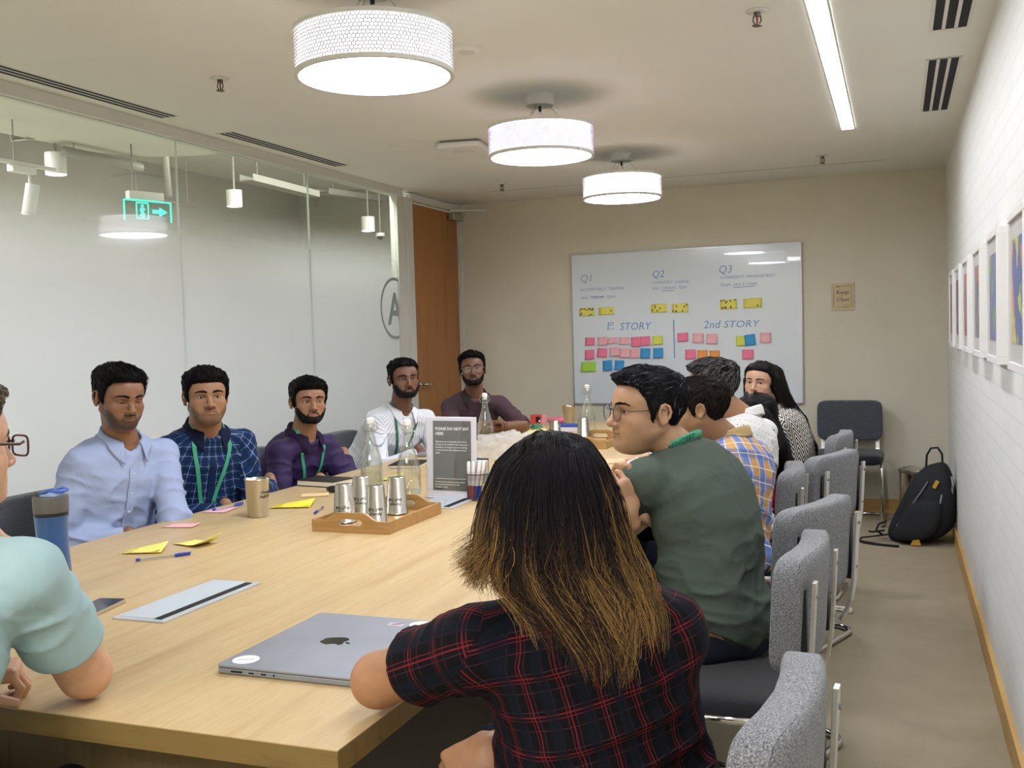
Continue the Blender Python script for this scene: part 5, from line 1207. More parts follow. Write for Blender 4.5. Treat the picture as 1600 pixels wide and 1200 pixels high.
def cloth(name, base, fn=None, rough=.85, wr=.25):
    def f(t, c):
        n = t.noise(700, 2); col = fn(t, c) if fn else c
        f1 = t.noise(9, 3, None, .55, .6)
        t.base(color=col, normal=t.bump(n, .15, .0008, t.bump(f1, wr, .02)), spec=.2)
    return mat(name, base, rough, fn=f)
def uvs(t):
    u = t.n('ShaderNodeSeparateXYZ', {0: t.n('ShaderNodeTexCoord').outputs['UV']}); return u.outputs[0], u.outputs[1]
def stripe(t, v, period, width, off=0.0):
    f = t.math('FRACT', t.math('ADD', t.math('DIVIDE', v, period), off+100.0)); return t.math('LESS_THAN', t.math('ABSOLUTE', t.math('SUBTRACT', f, .5)), width/period/2)
def checks(base, layers):
    "layers: (axis, period, width, offset, colour, strength)"
    def f(t, c):
        u, v = uvs(t); col = lin(base)
        for ax, per, wd, off, cc, k in layers:
            m = stripe(t, u if ax == 'u' else v, per, wd, off); col = t.mix(t.math('MULTIPLY', m, k), col, lin(cc))
        return col
    return f
def dots(base, dot, per=.024, r=.0028):
    def f(t, c):
        u, v = uvs(t); row = t.math('FLOOR', t.math('ADD', t.math('DIVIDE', v, per), 100.0)); sh = t.math('MULTIPLY', t.math('MODULO', row, 2.0), .5)
        fu = t.math('SUBTRACT', t.math('FRACT', t.math('ADD', t.math('ADD', t.math('DIVIDE', u, per), sh), 100.0)), .5); fv = t.math('SUBTRACT', t.math('FRACT', t.math('ADD', t.math('DIVIDE', v, per), 100.0)), .5)
        d = t.math('SQRT', t.math('ADD', t.math('MULTIPLY', fu, fu), t.math('MULTIPLY', fv, fv))); return t.mix(t.math('LESS_THAN', d, r/per), lin(base), lin(dot))
    return f
def herring(a, b, per=.052, st=.013):
    def f(t, c):
        u, v = uvs(t); z = t.math('PINGPONG', t.math('ADD', u, 10.0), per/2); s = t.math('FRACT', t.math('DIVIDE', t.math('ADD', t.math('ADD', v, t.math('MULTIPLY', z, 1.5)), 10.0), st))
        return t.mix(t.math('LESS_THAN', s, .5), lin(a), lin(b))
    return f

class Person: pass
def shorthair(P, v, H):
    "fine locks lying on the hair mass, combed away from the crown"
    rs = np.random.RandomState(9); K = P.K; n = H.get('n', 1500); f = lambda p: hair_field(p, K); v = v[v[:, 2] > -.06]; p = v[rs.randint(0, len(v), n)]+rs.randn(n, 3)*.001
    wh = V(.012, -.055, .105); st = H.get('len', .034)/4; L = [proj(f, p, .0006, .01, 2)]; cb = np.array(H.get('comb', (0, .35, 0))); wob = rs.randn(n, 3)*.35
    for k in range(4):
        q = L[-1]; d = q-wh; d = d/np.linalg.norm(d, axis=1)[:, None]+cb*np.clip((q[:, 2:3]-.03)/.05, 0, 1)+wob+V(0, 0, -.25); g = gradf(f, q); d = d-g*(d*g).sum(1)[:, None]; d /= np.maximum(1e-6, np.linalg.norm(d, axis=1))[:, None]
        L.append(proj(f, q+d*st, .0006+H.get('lift', .0011)*(k+1)/2, .01, 1))
    L = np.stack(L, 1) @ P.Mh[:3, :3].T+P.Mh[:3, 3]; a, b = np.array(lin(H.get('c0', '#060505'))[:3]), np.array(lin(H.get('c1', '#1a1817'))[:3]); m = rs.rand(n, 1, 1)**2
    if H.get('grey'): b2 = np.array(lin('#8d8b88')[:3]); gm = (rs.rand(n, 1, 1) < H['grey']); cc = np.where(gm, b2*(.5+.5*m), a+(b-a)*m)
    else: cc = a+(b-a)*m
    strands('hair_locks', P.root, L, np.tile(np.array([.0009, .0011, .0010, .0007, .0002]), (n, 1))*P.s, np.broadcast_to(cc, L.shape), strandmat('hair_strand'))
def person(label, head, turn, pitch=0, roll=0, s=1.0, nb=None, pelvis=None, mid=None, tturn=None, ttilt=0.0, sw=.160, skin='#9a6a48', K=None, shirt=None, arms=None, res=.0026, wide=1.0, deep=1.0, bust=0.0, belly=0.0,
           glasses=None, brow=.0036, gaze=(0, 0), trousers=None, legdir=None, armres=.0055, hair=None, tlean=0.0, drop=.068, sleeve_r=1.0, pturn=None):
    P = Person(); K = dict(K or {}); head = np.asarray(head, float)
    Rh = rotm(turn, pitch, roll, head); P.Rh, P.head, P.s, P.K = Rh, head, s, K
    Rt = rotm(turn if tturn is None else tturn, 0, ttilt, head); right, fwd = Rt[:, 0], Rt[:, 1]
    nb = head+V(0, 0, -.175*s)-fwd*.04 if nb is None else np.asarray(nb, float)
    pelvis = V(nb[0]-fwd[0]*.06, nb[1]-fwd[1]*.06, .59) if pelvis is None else np.asarray(pelvis, float)
    mid = (nb+pelvis)/2-fwd*.03 if mid is None else np.asarray(mid, float)
    Rp = right if pturn is None else rotm(pturn, 0, 0, head)[:, 0]
    T_ = Torso(pelvis, mid, nb, Rp, right, wide, deep, bust, belly); P.T = T_
    up = unit(np.cross(right, fwd)); P.right, P.fwd, P.up, P.nb = right, fwd, up, nb
    tn1 = unit(nb-mid)
    root_loc = V(pelvis[0], pelvis[1], 0)
    UA, FA = .285*s, .25*s; arm = {}
    for sd, sg in (('L', -1), ('R', 1)):
        S = nb+right*sg*sw-up*drop+fwd*.0
        a = arms[sd]; Ee = np.asarray(a['e'], float); E = S+unit(Ee-S)*a.get('ua', UA) if not a.get('pin') else Ee
        Wv = np.asarray(a['w'], float); W = E+unit(Wv-E)*a.get('fa', FA); hd = unit(np.asarray(a.get('hd', W-E), float)); nn = np.asarray(a.get('n', (0, 0, 1)), float); nn = unit(nn-hd*np.dot(nn, hd))
        arm[sd] = dict(S=S, E=E, W=W, hd=hd, n=nn, curl=a.get('curl', .45), sg=sg, thumb=a.get('thumb', .5), sl=a.get('sl', None))
    P.arm = arm
    # --- head mesh in head space
    ZS = V(1, 1, K.get('zs', .87)); K['nb'] = tuple((Rh.T @ (nb-head))/s/ZS)
    hv, hq = snet(lambda p: head_sdf(p, K), (-.125, -.14, -.215), (.125, .135, .132), res/s)
    base = lin(skin); col = skin_colors(hv.astype(F4), K, base)
    Mh = np.eye(4); Mh[:3, :3] = Rh*s*ZS; Mh[:3, 3] = head; P.Mh = Mh
    parts = [(hv @ Mh[:3, :3].T+Mh[:3, 3], hq, col)]
    # --- arms with hands
    def arm_sdf(p, A):
        g = sleeve_r; d = cap(p, A['S'], A['E'], .047*g, .040*g); d = smin(d, cap(p, A['E'], A['W'], .041*g, .0265), .015)
        y = A['hd']; z = A['n']; x = np.cross(y, z)*(1 if A['sg'] > 0 else -1); Rl = np.stack([x, y, z], 1)
        q = ((p-A_(A['W'])) @ A_(Rl))/s
        return smin(d, hand_sdf(q, A['curl'], thumb=A['thumb'])*s, .010)
    for sd in 'LR':
        A = arm[sd]; pts = np.stack([A['S'], A['E'], A['W'], A['W']+A['hd']*.2*s]); lo, hi = pts.min(0)-.075, pts.max(0)+.075
        r = armres if not isinstance(armres, dict) else armres[sd]
        v, q = snet(lambda p: arm_sdf(p, A), lo, hi, r); c = np.tile(np.array(base[:3]), (len(v), 1))
        kn = vnoise((v*60).astype(F4))[:, None]; c = c*(1+.05*kn); parts.append((v, q, c))
    # --- rest of the body, a little inside the clothes
    ld = fwd if legdir is None else unit(legdir); lr = unit(np.cross(ld, V(0, 0, 1))); legs = []
    for sg in (-1, 1):
        hip = pelvis+lr*sg*.088-V(0, 0, .02); kn = hip+ld*.42*s+lr*sg*.04; kn[2] = .545; an = kn+ld*(-.03)-V(0, 0, kn[2]-.085); legs.append((hip, kn, an))
    P.legs = legs
    def body_sdf(p, g=0.0):
        d = T_.sdf(p, -.014+g); 
        for sg, sd in ((-1, 'L'), (1, 'R')): d = smin(d, cap(p, nb-up*.02, arm[sd]['S'], .042+g, .046+g), .04)
        d = smin(d, ell(p, pelvis-V(0, 0, .01), (.15*wide+g, .13+g, .095+g)), .04)
        for h, k, a in legs:
            d = smin(d, cap(p, h, k, .074+g, .055+g), .03); d = smin(d, cap(p, k, a, .05+g, .038+g), .02)
            d = smin(d, cap(p, a, a+ld*.13-V(0, 0, .045), .035+g, .03+g), .02)
        return d
    pts = np.concatenate([np.stack([pelvis, nb, arm['L']['S'], arm['R']['S']])]+[np.stack(l) for l in legs]); lo, hi = pts.min(0)-.2, pts.max(0)+.2; lo[2] = -.01
    v, q = snet(lambda p: body_sdf(p), lo, hi, .016, refine=False); parts.append((v, q, np.tile(np.array(base[:3]), (len(v), 1))))
    vs, qs, cs, o_ = [], [], [], 0
    for v, q, c in parts: vs.append(v-root_loc); qs.append(q+o_); cs.append(c); o_ += len(v)
    root = mesh_np('person', np.concatenate(vs), np.concatenate(qs), skinmat('skin_'+skin[1:], skin), col=np.concatenate(cs)); place(root, root_loc); P.root = root
    tag(root, label, 'person')
    # --- eyes
    for sg in (-1, 1):
        mb = MB(); g = unit(V(gaze[0], 1, gaze[1])); a = unit(np.cross(g, V(0, 0, 1))); b = np.cross(a, g); ang = [0, .19, .20, .42, .44, .8, 1.3, 1.9, 2.6, PI]; n = 20
        vs = [V(sg*.0315, .0660, 0)+.0131*(g*math.cos(t)+(a*math.cos(2*PI*k/n)+b*math.sin(2*PI*k/n))*math.sin(t)) for t in ang for k in range(n)]; fs = []
        for i in range(len(ang)-1):
            mb.cur = 0
            fs.append([(i*n+k, i*n+(k+1) % n, (i+1)*n+(k+1) % n, (i+1)*n+k) for k in range(n)])
        o0 = 0; mb.add(vs, []); 
        for i, f in enumerate(fs): mb.f += f; mb.m += [2 if i < 2 else 1 if i < 4 else 0]*n
        mb.v = [tuple(Mh[:3, :3] @ np.array(q)+Mh[:3, 3]) for q in mb.v]; mb.build('eye', [M_eyew, M_iris, M_pupil], root, smooth=True, world=True)
    hs = lambda p: head_sdf(p, K)
    for sg in (-1, 1):
        pts = np.array([(sg*x, y, z) for x, y, z in ((.0115, .094, .0225), (.018, .092, .0240), (.028, .088, .0262), (.039, .080, .0255), (.049, .068, .0210))]); pts = proj(hs, pts, .0006, .03, 6)
        rb = np.random.RandomState(3); nb_h = 150; u = rb.rand(nb_h)*4; i = np.clip(u.astype(int), 0, 3); f = (u-i)[:, None]; wd = np.interp(u, [0, 1, 2, 3, 4], [.8, 1.15, 1.1, .8, .25])*brow
        c0 = pts[i]*(1-f)+pts[i+1]*f; tg = pts[i+1]-pts[i]; tg /= np.linalg.norm(tg, axis=1)[:, None]; c0 = c0+V(0, 0, 1)*(rb.uniform(-1, 1, nb_h)*wd)[:, None]
        ln = rb.uniform(.006, .010, nb_h)[:, None]; dr = tg+V(0, 0, 1)*rb.uniform(.0, .55, nb_h)[:, None]; L3 = np.stack([c0-dr*ln*.35, c0+dr*ln*.2, c0+dr*ln*.65], 1)
        L3 = proj(hs, L3.reshape(-1, 3), .0007, .03, 3).reshape(-1, 3, 3); L3 = L3 @ Mh[:3, :3].T+Mh[:3, 3]
        strands('eyebrow', root, L3, np.tile(np.array([.00055, .0006, .0003]), (nb_h, 1)), np.tile(np.array([.008, .006, .005]), (nb_h, 3, 1)), strandmat('hair_strand'))
    # --- hair, beard
    if hair:
        K['hair'] = hair; v, q = snet(lambda p: hair_field(p, K), (-.13, -.155, -.14), (.13, .145, .175), hair.get('res', .0032)); P.hair = mesh_np('hair', v, q, hair['mat'], root, M=Mh); shorthair(P, v, hair)
    if K.get('beard'):
        v, q = snet(lambda p: beard_field(p, K), (-.10, -.01, -.145), (.10, .125, .01), .0030); mesh_np('beard', v, q, K['beard']['mat'], root, M=Mh)
    # --- shirt
    sh = shirt; g0 = sh.get('grow', .004); fold = sh.get('fold', 1.0); frac = sh.get('sleeve', 'long')
    ends = {}
    for sd in 'LR':
        A = arm[sd]; 
        if frac == 'long': d = unit(A['W']-A['E']); ends[sd] = (A['W']-d*(.015 if not sh.get('cuffback') else sh['cuffback']), d)
        else: d = unit(A['E']-A['S']); ends[sd] = (A['S']+(A['E']-A['S'])*frac, d)
    def arm_cover(p, A, sd):
        g = sleeve_r; lo = sh.get('loose', .012); d = cap(p, A['S'], A['E'], (.047+lo*.8)*g, (.043+lo)*g)
        if frac == 'long': d = smin(d, cap(p, A['E'], A['W'], (.043+lo)*g, .031+lo*.7), .02)
        e, ax = ends[sd]; u = unit(A['E']-A['S']); sN = (p-A_(A['S'])) @ A_(u); q = p-A_(A['S'])
        w1 = vnoise(np.stack([sN*26, *(q-sN[:, None]*A_(u)).T[0:2]*9], 1)+3*A['sg']); d2 = np.sqrt(((p-A_(A['E']))**2).sum(1)); amp = .0065+.008*np.exp(-(d2/.09)**2)
        d = d-fold*amp*((1-np.abs(w1))**3-.4)
        pl = (p-A_(e)) @ A_(ax); d = smax(d, pl, .002)
        inner = cap(p, A['S'], A['E'], .047*g+.0035, .040*g+.0035) if frac != 'long' else cap(p, A['E'], A['W'], .041*g+.003, .0295)
        return np.where(pl > -.035, smax(d, -inner, .002), d)
    na = unit(np.asarray(head)-nb)
    vneck = sh.get('v', .075); nr = sh.get('nr', .060)
    def shirt_sdf(p, detail=True, arms_=True):
        d = T_.sdf(p, .004+g0); t, x, y, h = T_.local(p); 
        for sg, sd in ((-1, 'L'), (1, 'R')):
            A = arm[sd]; d = smin(d, cap(p, nb-up*.030, A['S'], .046, .050+sh.get('loose', .012)*.5), .045)
        d = smin(d, ell(p, pelvis+V(0, 0, .0), (.165*wide+g0, .14+g0, .10)), .05)
        if detail:
            s_ = t*T_.L; n1 = vnoise(np.stack([x*9+s_*5, y*8, s_*17], 1)+sh.get('seed', 0)); n2 = vnoise(np.stack([x*14-s_*13, y*12, s_*26], 1)+5+sh.get('seed', 0))
            amp = (.006+.012*np.clip(1-t/.65, 0, 1))*fold; d = d-amp*((1-np.abs(n1))**3-.4)-.5*amp*((1-np.abs(n2))**3-.4)
        if not arms_: return d
        a1 = arm_cover(p, arm['L'], 'L'); a2 = arm_cover(p, arm['R'], 'R'); d = smin(d, a1, .022); d = smin(d, a2, .022)
        # clean cuts at sleeve ends
        for sd in 'LR':
            e, ax = ends[sd]; A = arm[sd]; pl = (p-A_(e)) @ A_(ax); near = np.sqrt(((p-A_(e))**2).sum(1)) < .13*sleeve_r
            if frac != 'long': pass
        d = smax(d, -cap(p, nb-na*.03, nb+na*.2, nr), .004)
        if vneck: d = smax(d, -cap(p, nb+fwd*(.075)+up*.02, nb+fwd*.140-up*vneck*1.25, .050, .020), .004)
        return d
    P.shirt_sdf = lambda p: shirt_sdf(p, False); P.shirt_full = lambda p: shirt_sdf(p, True, False)
    pts = np.concatenate([np.stack([pelvis-V(0, 0, .12), nb+up*.04]+[arm[sd][k] for sd in 'LR' for k in ('S', 'E', 'W')])]); lo, hi = pts.min(0)-.09, pts.max(0)+.09
    tor = np.stack([pelvis, nb]); lo = np.minimum(lo, tor.min(0)-.24); hi = np.maximum(hi, tor.max(0)+V(.24, .24, .06)); lo[2] = max(lo[2], .46)
    v, q = snet(shirt_sdf, lo, hi, sh.get('res', .0075))
    # pattern coordinates: one chart for the trunk, one per sleeve, so seams are crisp
    fc = v[q].mean(1).astype(F4); dA = [T_.sdf(fc, .02)]+[np.minimum(cap(fc, arm[sd]['S']+unit(arm[sd]['E']-arm[sd]['S'])*.07, arm[sd]['E'], .055), cap(fc, arm[sd]['E'], arm[sd]['W'], .045)) for sd in 'LR']
    reg = np.argmin(np.stack(dA, 1), 1); uvc = np.zeros((len(q), 4, 2))
    def chart(p, r):
        if r == 0:
            t, x, y, h = T_.local(p.astype(F4)); ang = np.arctan2(x, -y*1.3) if sh.get('back') else np.arctan2(x, y*1.3); return ang, .155, t*T_.L+h
        A = arm['LR'[r-1]]; u = unit(A['E']-A['S']) if frac != 'long' else unit(A['W']-A['S']); q_ = p-A['S']; sN = q_ @ u; a = unit(np.cross(u, fwd)); b = np.cross(u, a); return np.arctan2(q_ @ a, q_ @ b), .052, sN
    for r in (0, 1, 2):
        m = reg == r
        if not m.any(): continue
        pc = v[q[m]]; ca, rad, cv = chart(fc[m].astype(float), r); aa, _, vv = chart(pc.reshape(-1, 3), r); aa = aa.reshape(-1, 4); aa = ca[:, None]+(aa-ca[:, None]+PI) % (2*PI)-PI
        uvc[m, :, 0] = aa*rad; uvc[m, :, 1] = vv.reshape(-1, 4)
    P.shirt = mesh_np(sh.get('name', 'shirt'), v, q, sh['mat'], root, uv=uvc.reshape(-1, 2))
    # --- trousers and shoes
    def tr_sdf(p):
        d = ell(p, pelvis-V(0, 0, .012), (.158*wide, .138, .10))
        for h, k, a in legs: d = smin(d, cap(p, h, k, .084, .066), .035); d = smin(d, cap(p, k, a+V(0, 0, .03), .062, .055), .02)
        n = vnoise((p*A_((16, 16, 12))).astype(F4)); d = d-.004*((1-np.abs(n))**3-.4)
        return d
    pts = np.concatenate([np.stack(l) for l in legs]+[pelvis[None]]); v, q = snet(tr_sdf, pts.min(0)-.19, pts.max(0)+.19, .013, refine=True); mesh_np('trousers', v, q, trousers or M_trs, root)
    for h, k, a in legs:
        c = a+ld*.06; rz = math.atan2(ld[1], ld[0])-PI/2
        mb = MB().superq((0, 0, 0), (.10, .29, .10), .75, 28, 14, lambda p: [p[0], p[1], p[2]*(1-.35*max(0, p[1]/.145))]); Mx = Tr(c[0], c[1], .05) @ Rz(rz); mb.v = [tuple(Mx @ Vector(x)) for x in mb.v]; mb.build('shoe', M_shoe, root, smooth=True, world=True)
    # --- glasses
    if glasses: spectacles(P, **glasses)
    return P
def W_(P, pts): return [P.Mh[:3, :3] @ np.asarray(q, float)+P.Mh[:3, 3] for q in pts]
def spectacles(P, w=.024, h=.022, r=.0013, color='#2a2420', square=3.0, y=.1, z=-.003, half=False, tr=.0016):
    m = mat('frame_'+color[1:], color, .3); c = .0325
    rims = []; fr = MB(); h = h/.87
    for sg in (-1, 1):
        ring = []
        for k in range(36):
            a = 2*PI*k/36; ca, sa = math.cos(a), math.sin(a); n = 2/square; X = math.copysign(abs(ca)**n, ca)*w; Z = math.copysign(abs(sa)**n, sa)*h
            ring.append(V(sg*c+X, y-.10*(abs(sg*c+X)-.02)**2*20*.5, z+Z))
        fr.tube(W_(P, ring), r*P.s, 6, closed=True)
        fr.tube(W_(P, [(sg*(c+w), y-.010, z+h*.45), (sg*.069, y-.022, z+.006), (sg*.0765, .03, .007), (sg*.0805, -.015, .008), (sg*.079, -.035, -.012)]), tr*P.s, 6)
        rims.append(ring)
    fr.tube(W_(P, [(-.0095, y-.002, z+h*.3), (0, y+.006, z+h*.42), (.0095, y-.002, z+h*.3)]), r*P.s, 6)
    g = fr.build('glasses', m, P.root, smooth=True, world=True)
    for ring in rims: MB().add(W_(P, ring), [tuple(range(len(ring)))]).build('lens', M_lens, g, world=True)

def surf(P, x, t, front=1, off=.003, detail=True):
    "points on the shirt in front of (or behind) the spine at height t and sideways x"
    T_ = P.T; x, t = np.asarray(x, float), np.asarray(t, float); tn = 2*(1-t)[:, None]*(T_.pm-T_.p0)+2*t[:, None]*(T_.p1-T_.pm); tn /= np.linalg.norm(tn, axis=1)[:, None]
    R = T_.R0*(1-t)[:, None]+T_.R1*t[:, None]; R -= tn*(R*tn).sum(1)[:, None]; R /= np.linalg.norm(R, axis=1)[:, None]; Fw = np.cross(tn, R)*front
    p = T_.c(t)+R*x[:, None]+Fw*.30
    for _ in range(40):
        d = P.shirt_full(p.astype(F4))-off; p = p-Fw*np.clip(d*.8, -.01, .05)[:, None]
    return p, Fw
def ribbon(P, pts, nrm, width, name, m, thick=.0014, parent=None, side=None):
    pts = np.asarray(pts); tg = np.gradient(pts, axis=0); tg /= np.linalg.norm(tg, axis=1)[:, None]; sd = np.cross(tg, nrm); sd /= np.linalg.norm(sd, axis=1)[:, None]; nr = np.cross(sd, tg)
    mb = MB(); n = len(pts); vs = []
    for k in range(n):
        for a, b in ((-.5, 0), (.5, 0), (.5, 1), (-.5, 1)): vs.append(pts[k]+sd[k]*a*width+nr[k]*b*thick)
    fs = []
    for k in range(n-1):
        for q in range(4): fs.append((k*4+q, k*4+(q+1) % 4, k*4+4+(q+1) % 4, k*4+4+q))
    fs += [(0, 1, 2, 3), ((n-1)*4+3, (n-1)*4+2, (n-1)*4+1, (n-1)*4)]; mb.add(vs, fs)
    return mb.build(name, m, parent or P.root, smooth=False, world=True)
def smoothpath(p, it=3):
    p = np.array(p)
    for _ in range(it): p[1:-1] = (p[:-2]+2*p[1:-1]+p[2:])/4
    return p
def lanyard(P, tlow=.45, x0=.075, width=.016, m=None, badge=True, xl=0.0):
    m = m or M_lan
    for sg in (-1, 1):
        ts = np.linspace(.955, tlow, 26); k = (.955-ts)/(.955-tlow); xs = sg*x0*(1-k)**.9+xl*k
        p, fw = surf(P, xs, ts, 1, .004); p = smoothpath(p, 4)
        # carry on round the neck
        nk = P.nb+P.right*sg*.066+P.up*.028+P.fwd*.0; p = np.concatenate([[nk-P.fwd*.03], [nk+P.fwd*.025], p]); fw = np.concatenate([[P.right*sg], [unit(P.right*sg+P.fwd)], fw])
        ribbon(P, p, fw, width, 'lanyard', m)
    a, f = surf(P, np.array([xl, xl]), np.array([tlow, tlow-.03]), 1, .006); 
    if badge:
        c = a[1]; MB().box((0, 0, 0), (.012, .008, .03)).build('lanyard_clip', M_steel, P.root).location = Vector(c-np.array(WM[P.root.name].translation))
def neckband(P, m, r=.064, h=.018, z=.012, a0=-150, a1=150, name='lanyard', tiltf=.04):
    "band round the back of the neck; 0 deg is the nape"
    def f(u, v):
        a = math.radians(a0+(a1-a0)*u); q = P.nb+(-P.fwd*math.cos(a)+P.right*math.sin(a))*r+P.up*(z+h*v-tiltf*(1-math.cos(a))/2)+P.fwd*.0; return q
    o = MB().grid(f, 40, 3).build(name, m, P.root, smooth=True, world=True); s = o.modifiers.new('solid', 'SOLIDIFY'); s.thickness = .0018; return o
def collar(P, m, r=.064, stand=.032, flap=.040, point=.055, amax=152, tiltf=.060, spread=.004, z0=.032, name='collar', open_=1.0):
    "turned-down shirt collar: 0 deg is the nape, the points hang in front"
    def ring(a, rr, z): return P.nb+(-P.fwd*math.cos(a)+P.right*math.sin(a)*1.02)*rr+P.up*(z0+z-tiltf*(1-math.cos(a))/2)
    def f(u, v):
        a = math.radians(-amax+2*amax*u); k = abs(-1+2*u); fr = max(0, (k-.55)/.45); st = stand*(1-.25*fr)
        if v < .34: w_ = v/.34; return ring(a, r-.002*w_+.006*fr*open_, st*w_)
        w_ = (v-.34)/.66; bul = math.sin(min(1, w_*3)*PI/2)
        L = flap*1.15+point*fr**2*.55; return ring(a*(1-.0*w_), r+.003+spread*bul+.010*w_+.014*fr*w_, st-L*w_)
    mb = MB().grid(f, 49, 9); v = np.array(mb.v); 
    # keep the outer flap outside the cloth
    d = P.shirt_sdf(v.astype(F4)); idx = np.arange(len(v)) >= 49*3; push = idx & (d < .004); vv = v.copy()
    if push.any(): vv[push] = proj(P.shirt_sdf, v[push], .005, .03, 3)
    mb.v = [tuple(x) for x in vv]; o = mb.build(name, m, P.shirt, smooth=True, world=True); s = o.modifiers.new('solid', 'SOLIDIFY'); s.thickness = .002; s.offset = 0
    return o
def placket(P, m, mbut, n=6, t0=.93, t1=.12, x=0.0, width=.030):
    ts = np.linspace(t0, t1, 30); p, fw = surf(P, np.full(30, x), ts, 1, .0030); p = smoothpath(p, 2); ribbon(P, p, fw, width, 'placket', m, .0018, P.shirt)
    tb_ = np.linspace(t0-.03, t1+.05, n); p, fw = surf(P, np.full(n, x), tb_, 1, .0055)
    for k in range(n):
        mb = MB().lathe([(0, 0), (.0052, 0), (.0055, .001), (.0045, .002), (0, .0015)], n=14, close=False); R = Vector((0, 0, 1)).rotation_difference(Vector(fw[k])).to_matrix()
        mb.v = [tuple(np.array(R @ Vector(q))+p[k]) for q in mb.v]; mb.build('button', mbut, P.shirt, smooth=True, world=True)

def strands(name, parent, lines, rad, cols, m, n=3):
    "many fine tapered tubes in one mesh; lines (N, K, 3), rad (N, K), cols (N, K, 3)"
    N, Kp, _ = lines.shape; tg = np.gradient(lines, axis=1); tg /= np.maximum(1e-9, np.linalg.norm(tg, axis=2))[..., None]; ref = np.zeros_like(tg); ref[..., 0] = .43; ref[..., 1] = .9
    a = np.cross(tg, ref); a /= np.maximum(1e-9, np.linalg.norm(a, axis=2))[..., None]; b = np.cross(tg, a)
    vs = np.stack([lines+rad[..., None]*(a*math.cos(2*PI*k/n)+b*math.sin(2*PI*k/n)) for k in range(n)], 2).reshape(-1, 3)
    base = (np.arange(N)[:, None]*Kp+np.arange(Kp-1)[None]).reshape(-1)*n; q = np.concatenate([np.stack([base+k, base+(k+1) % n, base+n+(k+1) % n, base+n+k], 1) for k in range(n)])
    return mesh_np(name, vs, q, m, parent, col=np.repeat(cols.reshape(-1, 3), n, axis=0))
def strandmat(name, rough=.6):
    def f(t, c): t.base(color=t.n('ShaderNodeAttribute', attribute_name='Col').outputs['Color'], spec=.15)
    return mat(name, '#1a1512', rough, fn=f)
# ---------------------------------------------------------------- hair and cloth used below
H_BLACK = hairmat('hair_black', '#050404', '#0f0d0c')
H_DARK = hairmat('hair_soft_black', '#070606', '#131111', .0)
H_SALT = hairmat('hair_grey_flecked', '#0b0b0b', '#1c1c1c', .4)
H_GREYT = hairmat('hair_lightly_grey', '#08070a', '#161518', .08)
H_BRN = hairmat('hair_dark_brown', '#0a0706', '#1c1512', .0)
H_LBR = hairmat('hair_grey_brown', '#55493a', '#9b8c74', .2)
B_BLACK = hairmat('beard_black', '#0d0b0a', '#241f1c', rough=.7)
M_button = mat('pale_button', '#cfd3dc', .3); M_butd = mat('dark_button', '#20222e', .3)

def lap(P_x, P_y, z=.66): return V(P_x, P_y, z)
# --- left side of the table ------------------------------------------------------------
c1 = cloth('light_blue_shirt_cloth', '#9ba8c6')
h = at(187, 620, 3.66); p1 = person('man in a plain light blue shirt with short beard looking down', h, 26, -12, 2, .98, tturn=33, sw=.163, skin='#835d43', wide=1.12, belly=.35,
    nb=at(190, 688, 3.72), pelvis=(-2.80, 2.95, .585),
    K=dict(jaw=1.04, fat=.35, open=.0015, lidz=-.0052, stubble=.85), gaze=(0, -.42), brow=.0034,
    hair=dict(mat=H_BLACK, top=.024, side=.008, curl=.5, quiff=-.1, line=HL_M, lift=.0022), shirt=dict(mat=c1, v=.085, fold=1.25, seed=2, cuffback=.03),
    arms=dict(R=dict(e=at(100, 812, 3.55), w=(-2.55, 2.87, .70), hd=(.35, .25, -.8), n=(.8, 0, .3)), L=dict(e=at(270, 800, 3.75), w=(-2.56, 3.14, .70), hd=(.3, -.3, -.8), n=(.8, 0, .3))))
collar(p1, c1, stand=.034, flap=.042, point=.060); placket(p1, c1, M_button, 6, .88, .1)

c2 = cloth('navy_check_cloth', '#1a3560', checks('#173158', [('u', .034, .0022, 0, '#8ea3c4', .75), ('v', .034, .0022, .2, '#8ea3c4', .75), ('u', .034, .010, .5, '#0e2142', .6), ('v', .034, .010, .7, '#0e2142', .6)]))
c2d = cloth('navy_collar_lining', '#131b33')
h = at(322, 619, 4.18); p2 = person('man in a navy check shirt with green lanyard facing the camera', h, 9, 0, 0, 1.02, tturn=26, sw=.163, skin='#9b7354', wide=1.15, belly=.5,
    nb=at(320, 672, 4.25), pelvis=(-2.86, 3.58, .585),
    K=dict(jaw=1.06, fat=.75, nose=1.1, open=.0052, stubble=.5, neck=1.1), gaze=(-.02, -.02), brow=.0042,
    hair=dict(mat=H_BLACK, top=.024, side=.010, curl=.25, quiff=.1, line=HL_LOW, freq=(70, 40, 30), comb=(.5, .6, 0)), shirt=dict(mat=c2, v=.075, fold=1.1, seed=5),
    arms=dict(R=dict(e=at(258, 760, 4.10), w=(-2.57, 3.42, .70), hd=(.3, .2, -.8), n=(.8, 0, .3)), L=dict(e=at(392, 760, 4.35), w=(-2.57, 3.74, .70), hd=(.3, -.3, -.8), n=(.8, 0, .3))))
collar(p2, c2d, stand=.034, flap=.042, point=.07); placket(p2, c2, M_butd, 5, .84, .15); lanyard(p2, .30, .08, .017, xl=.02)

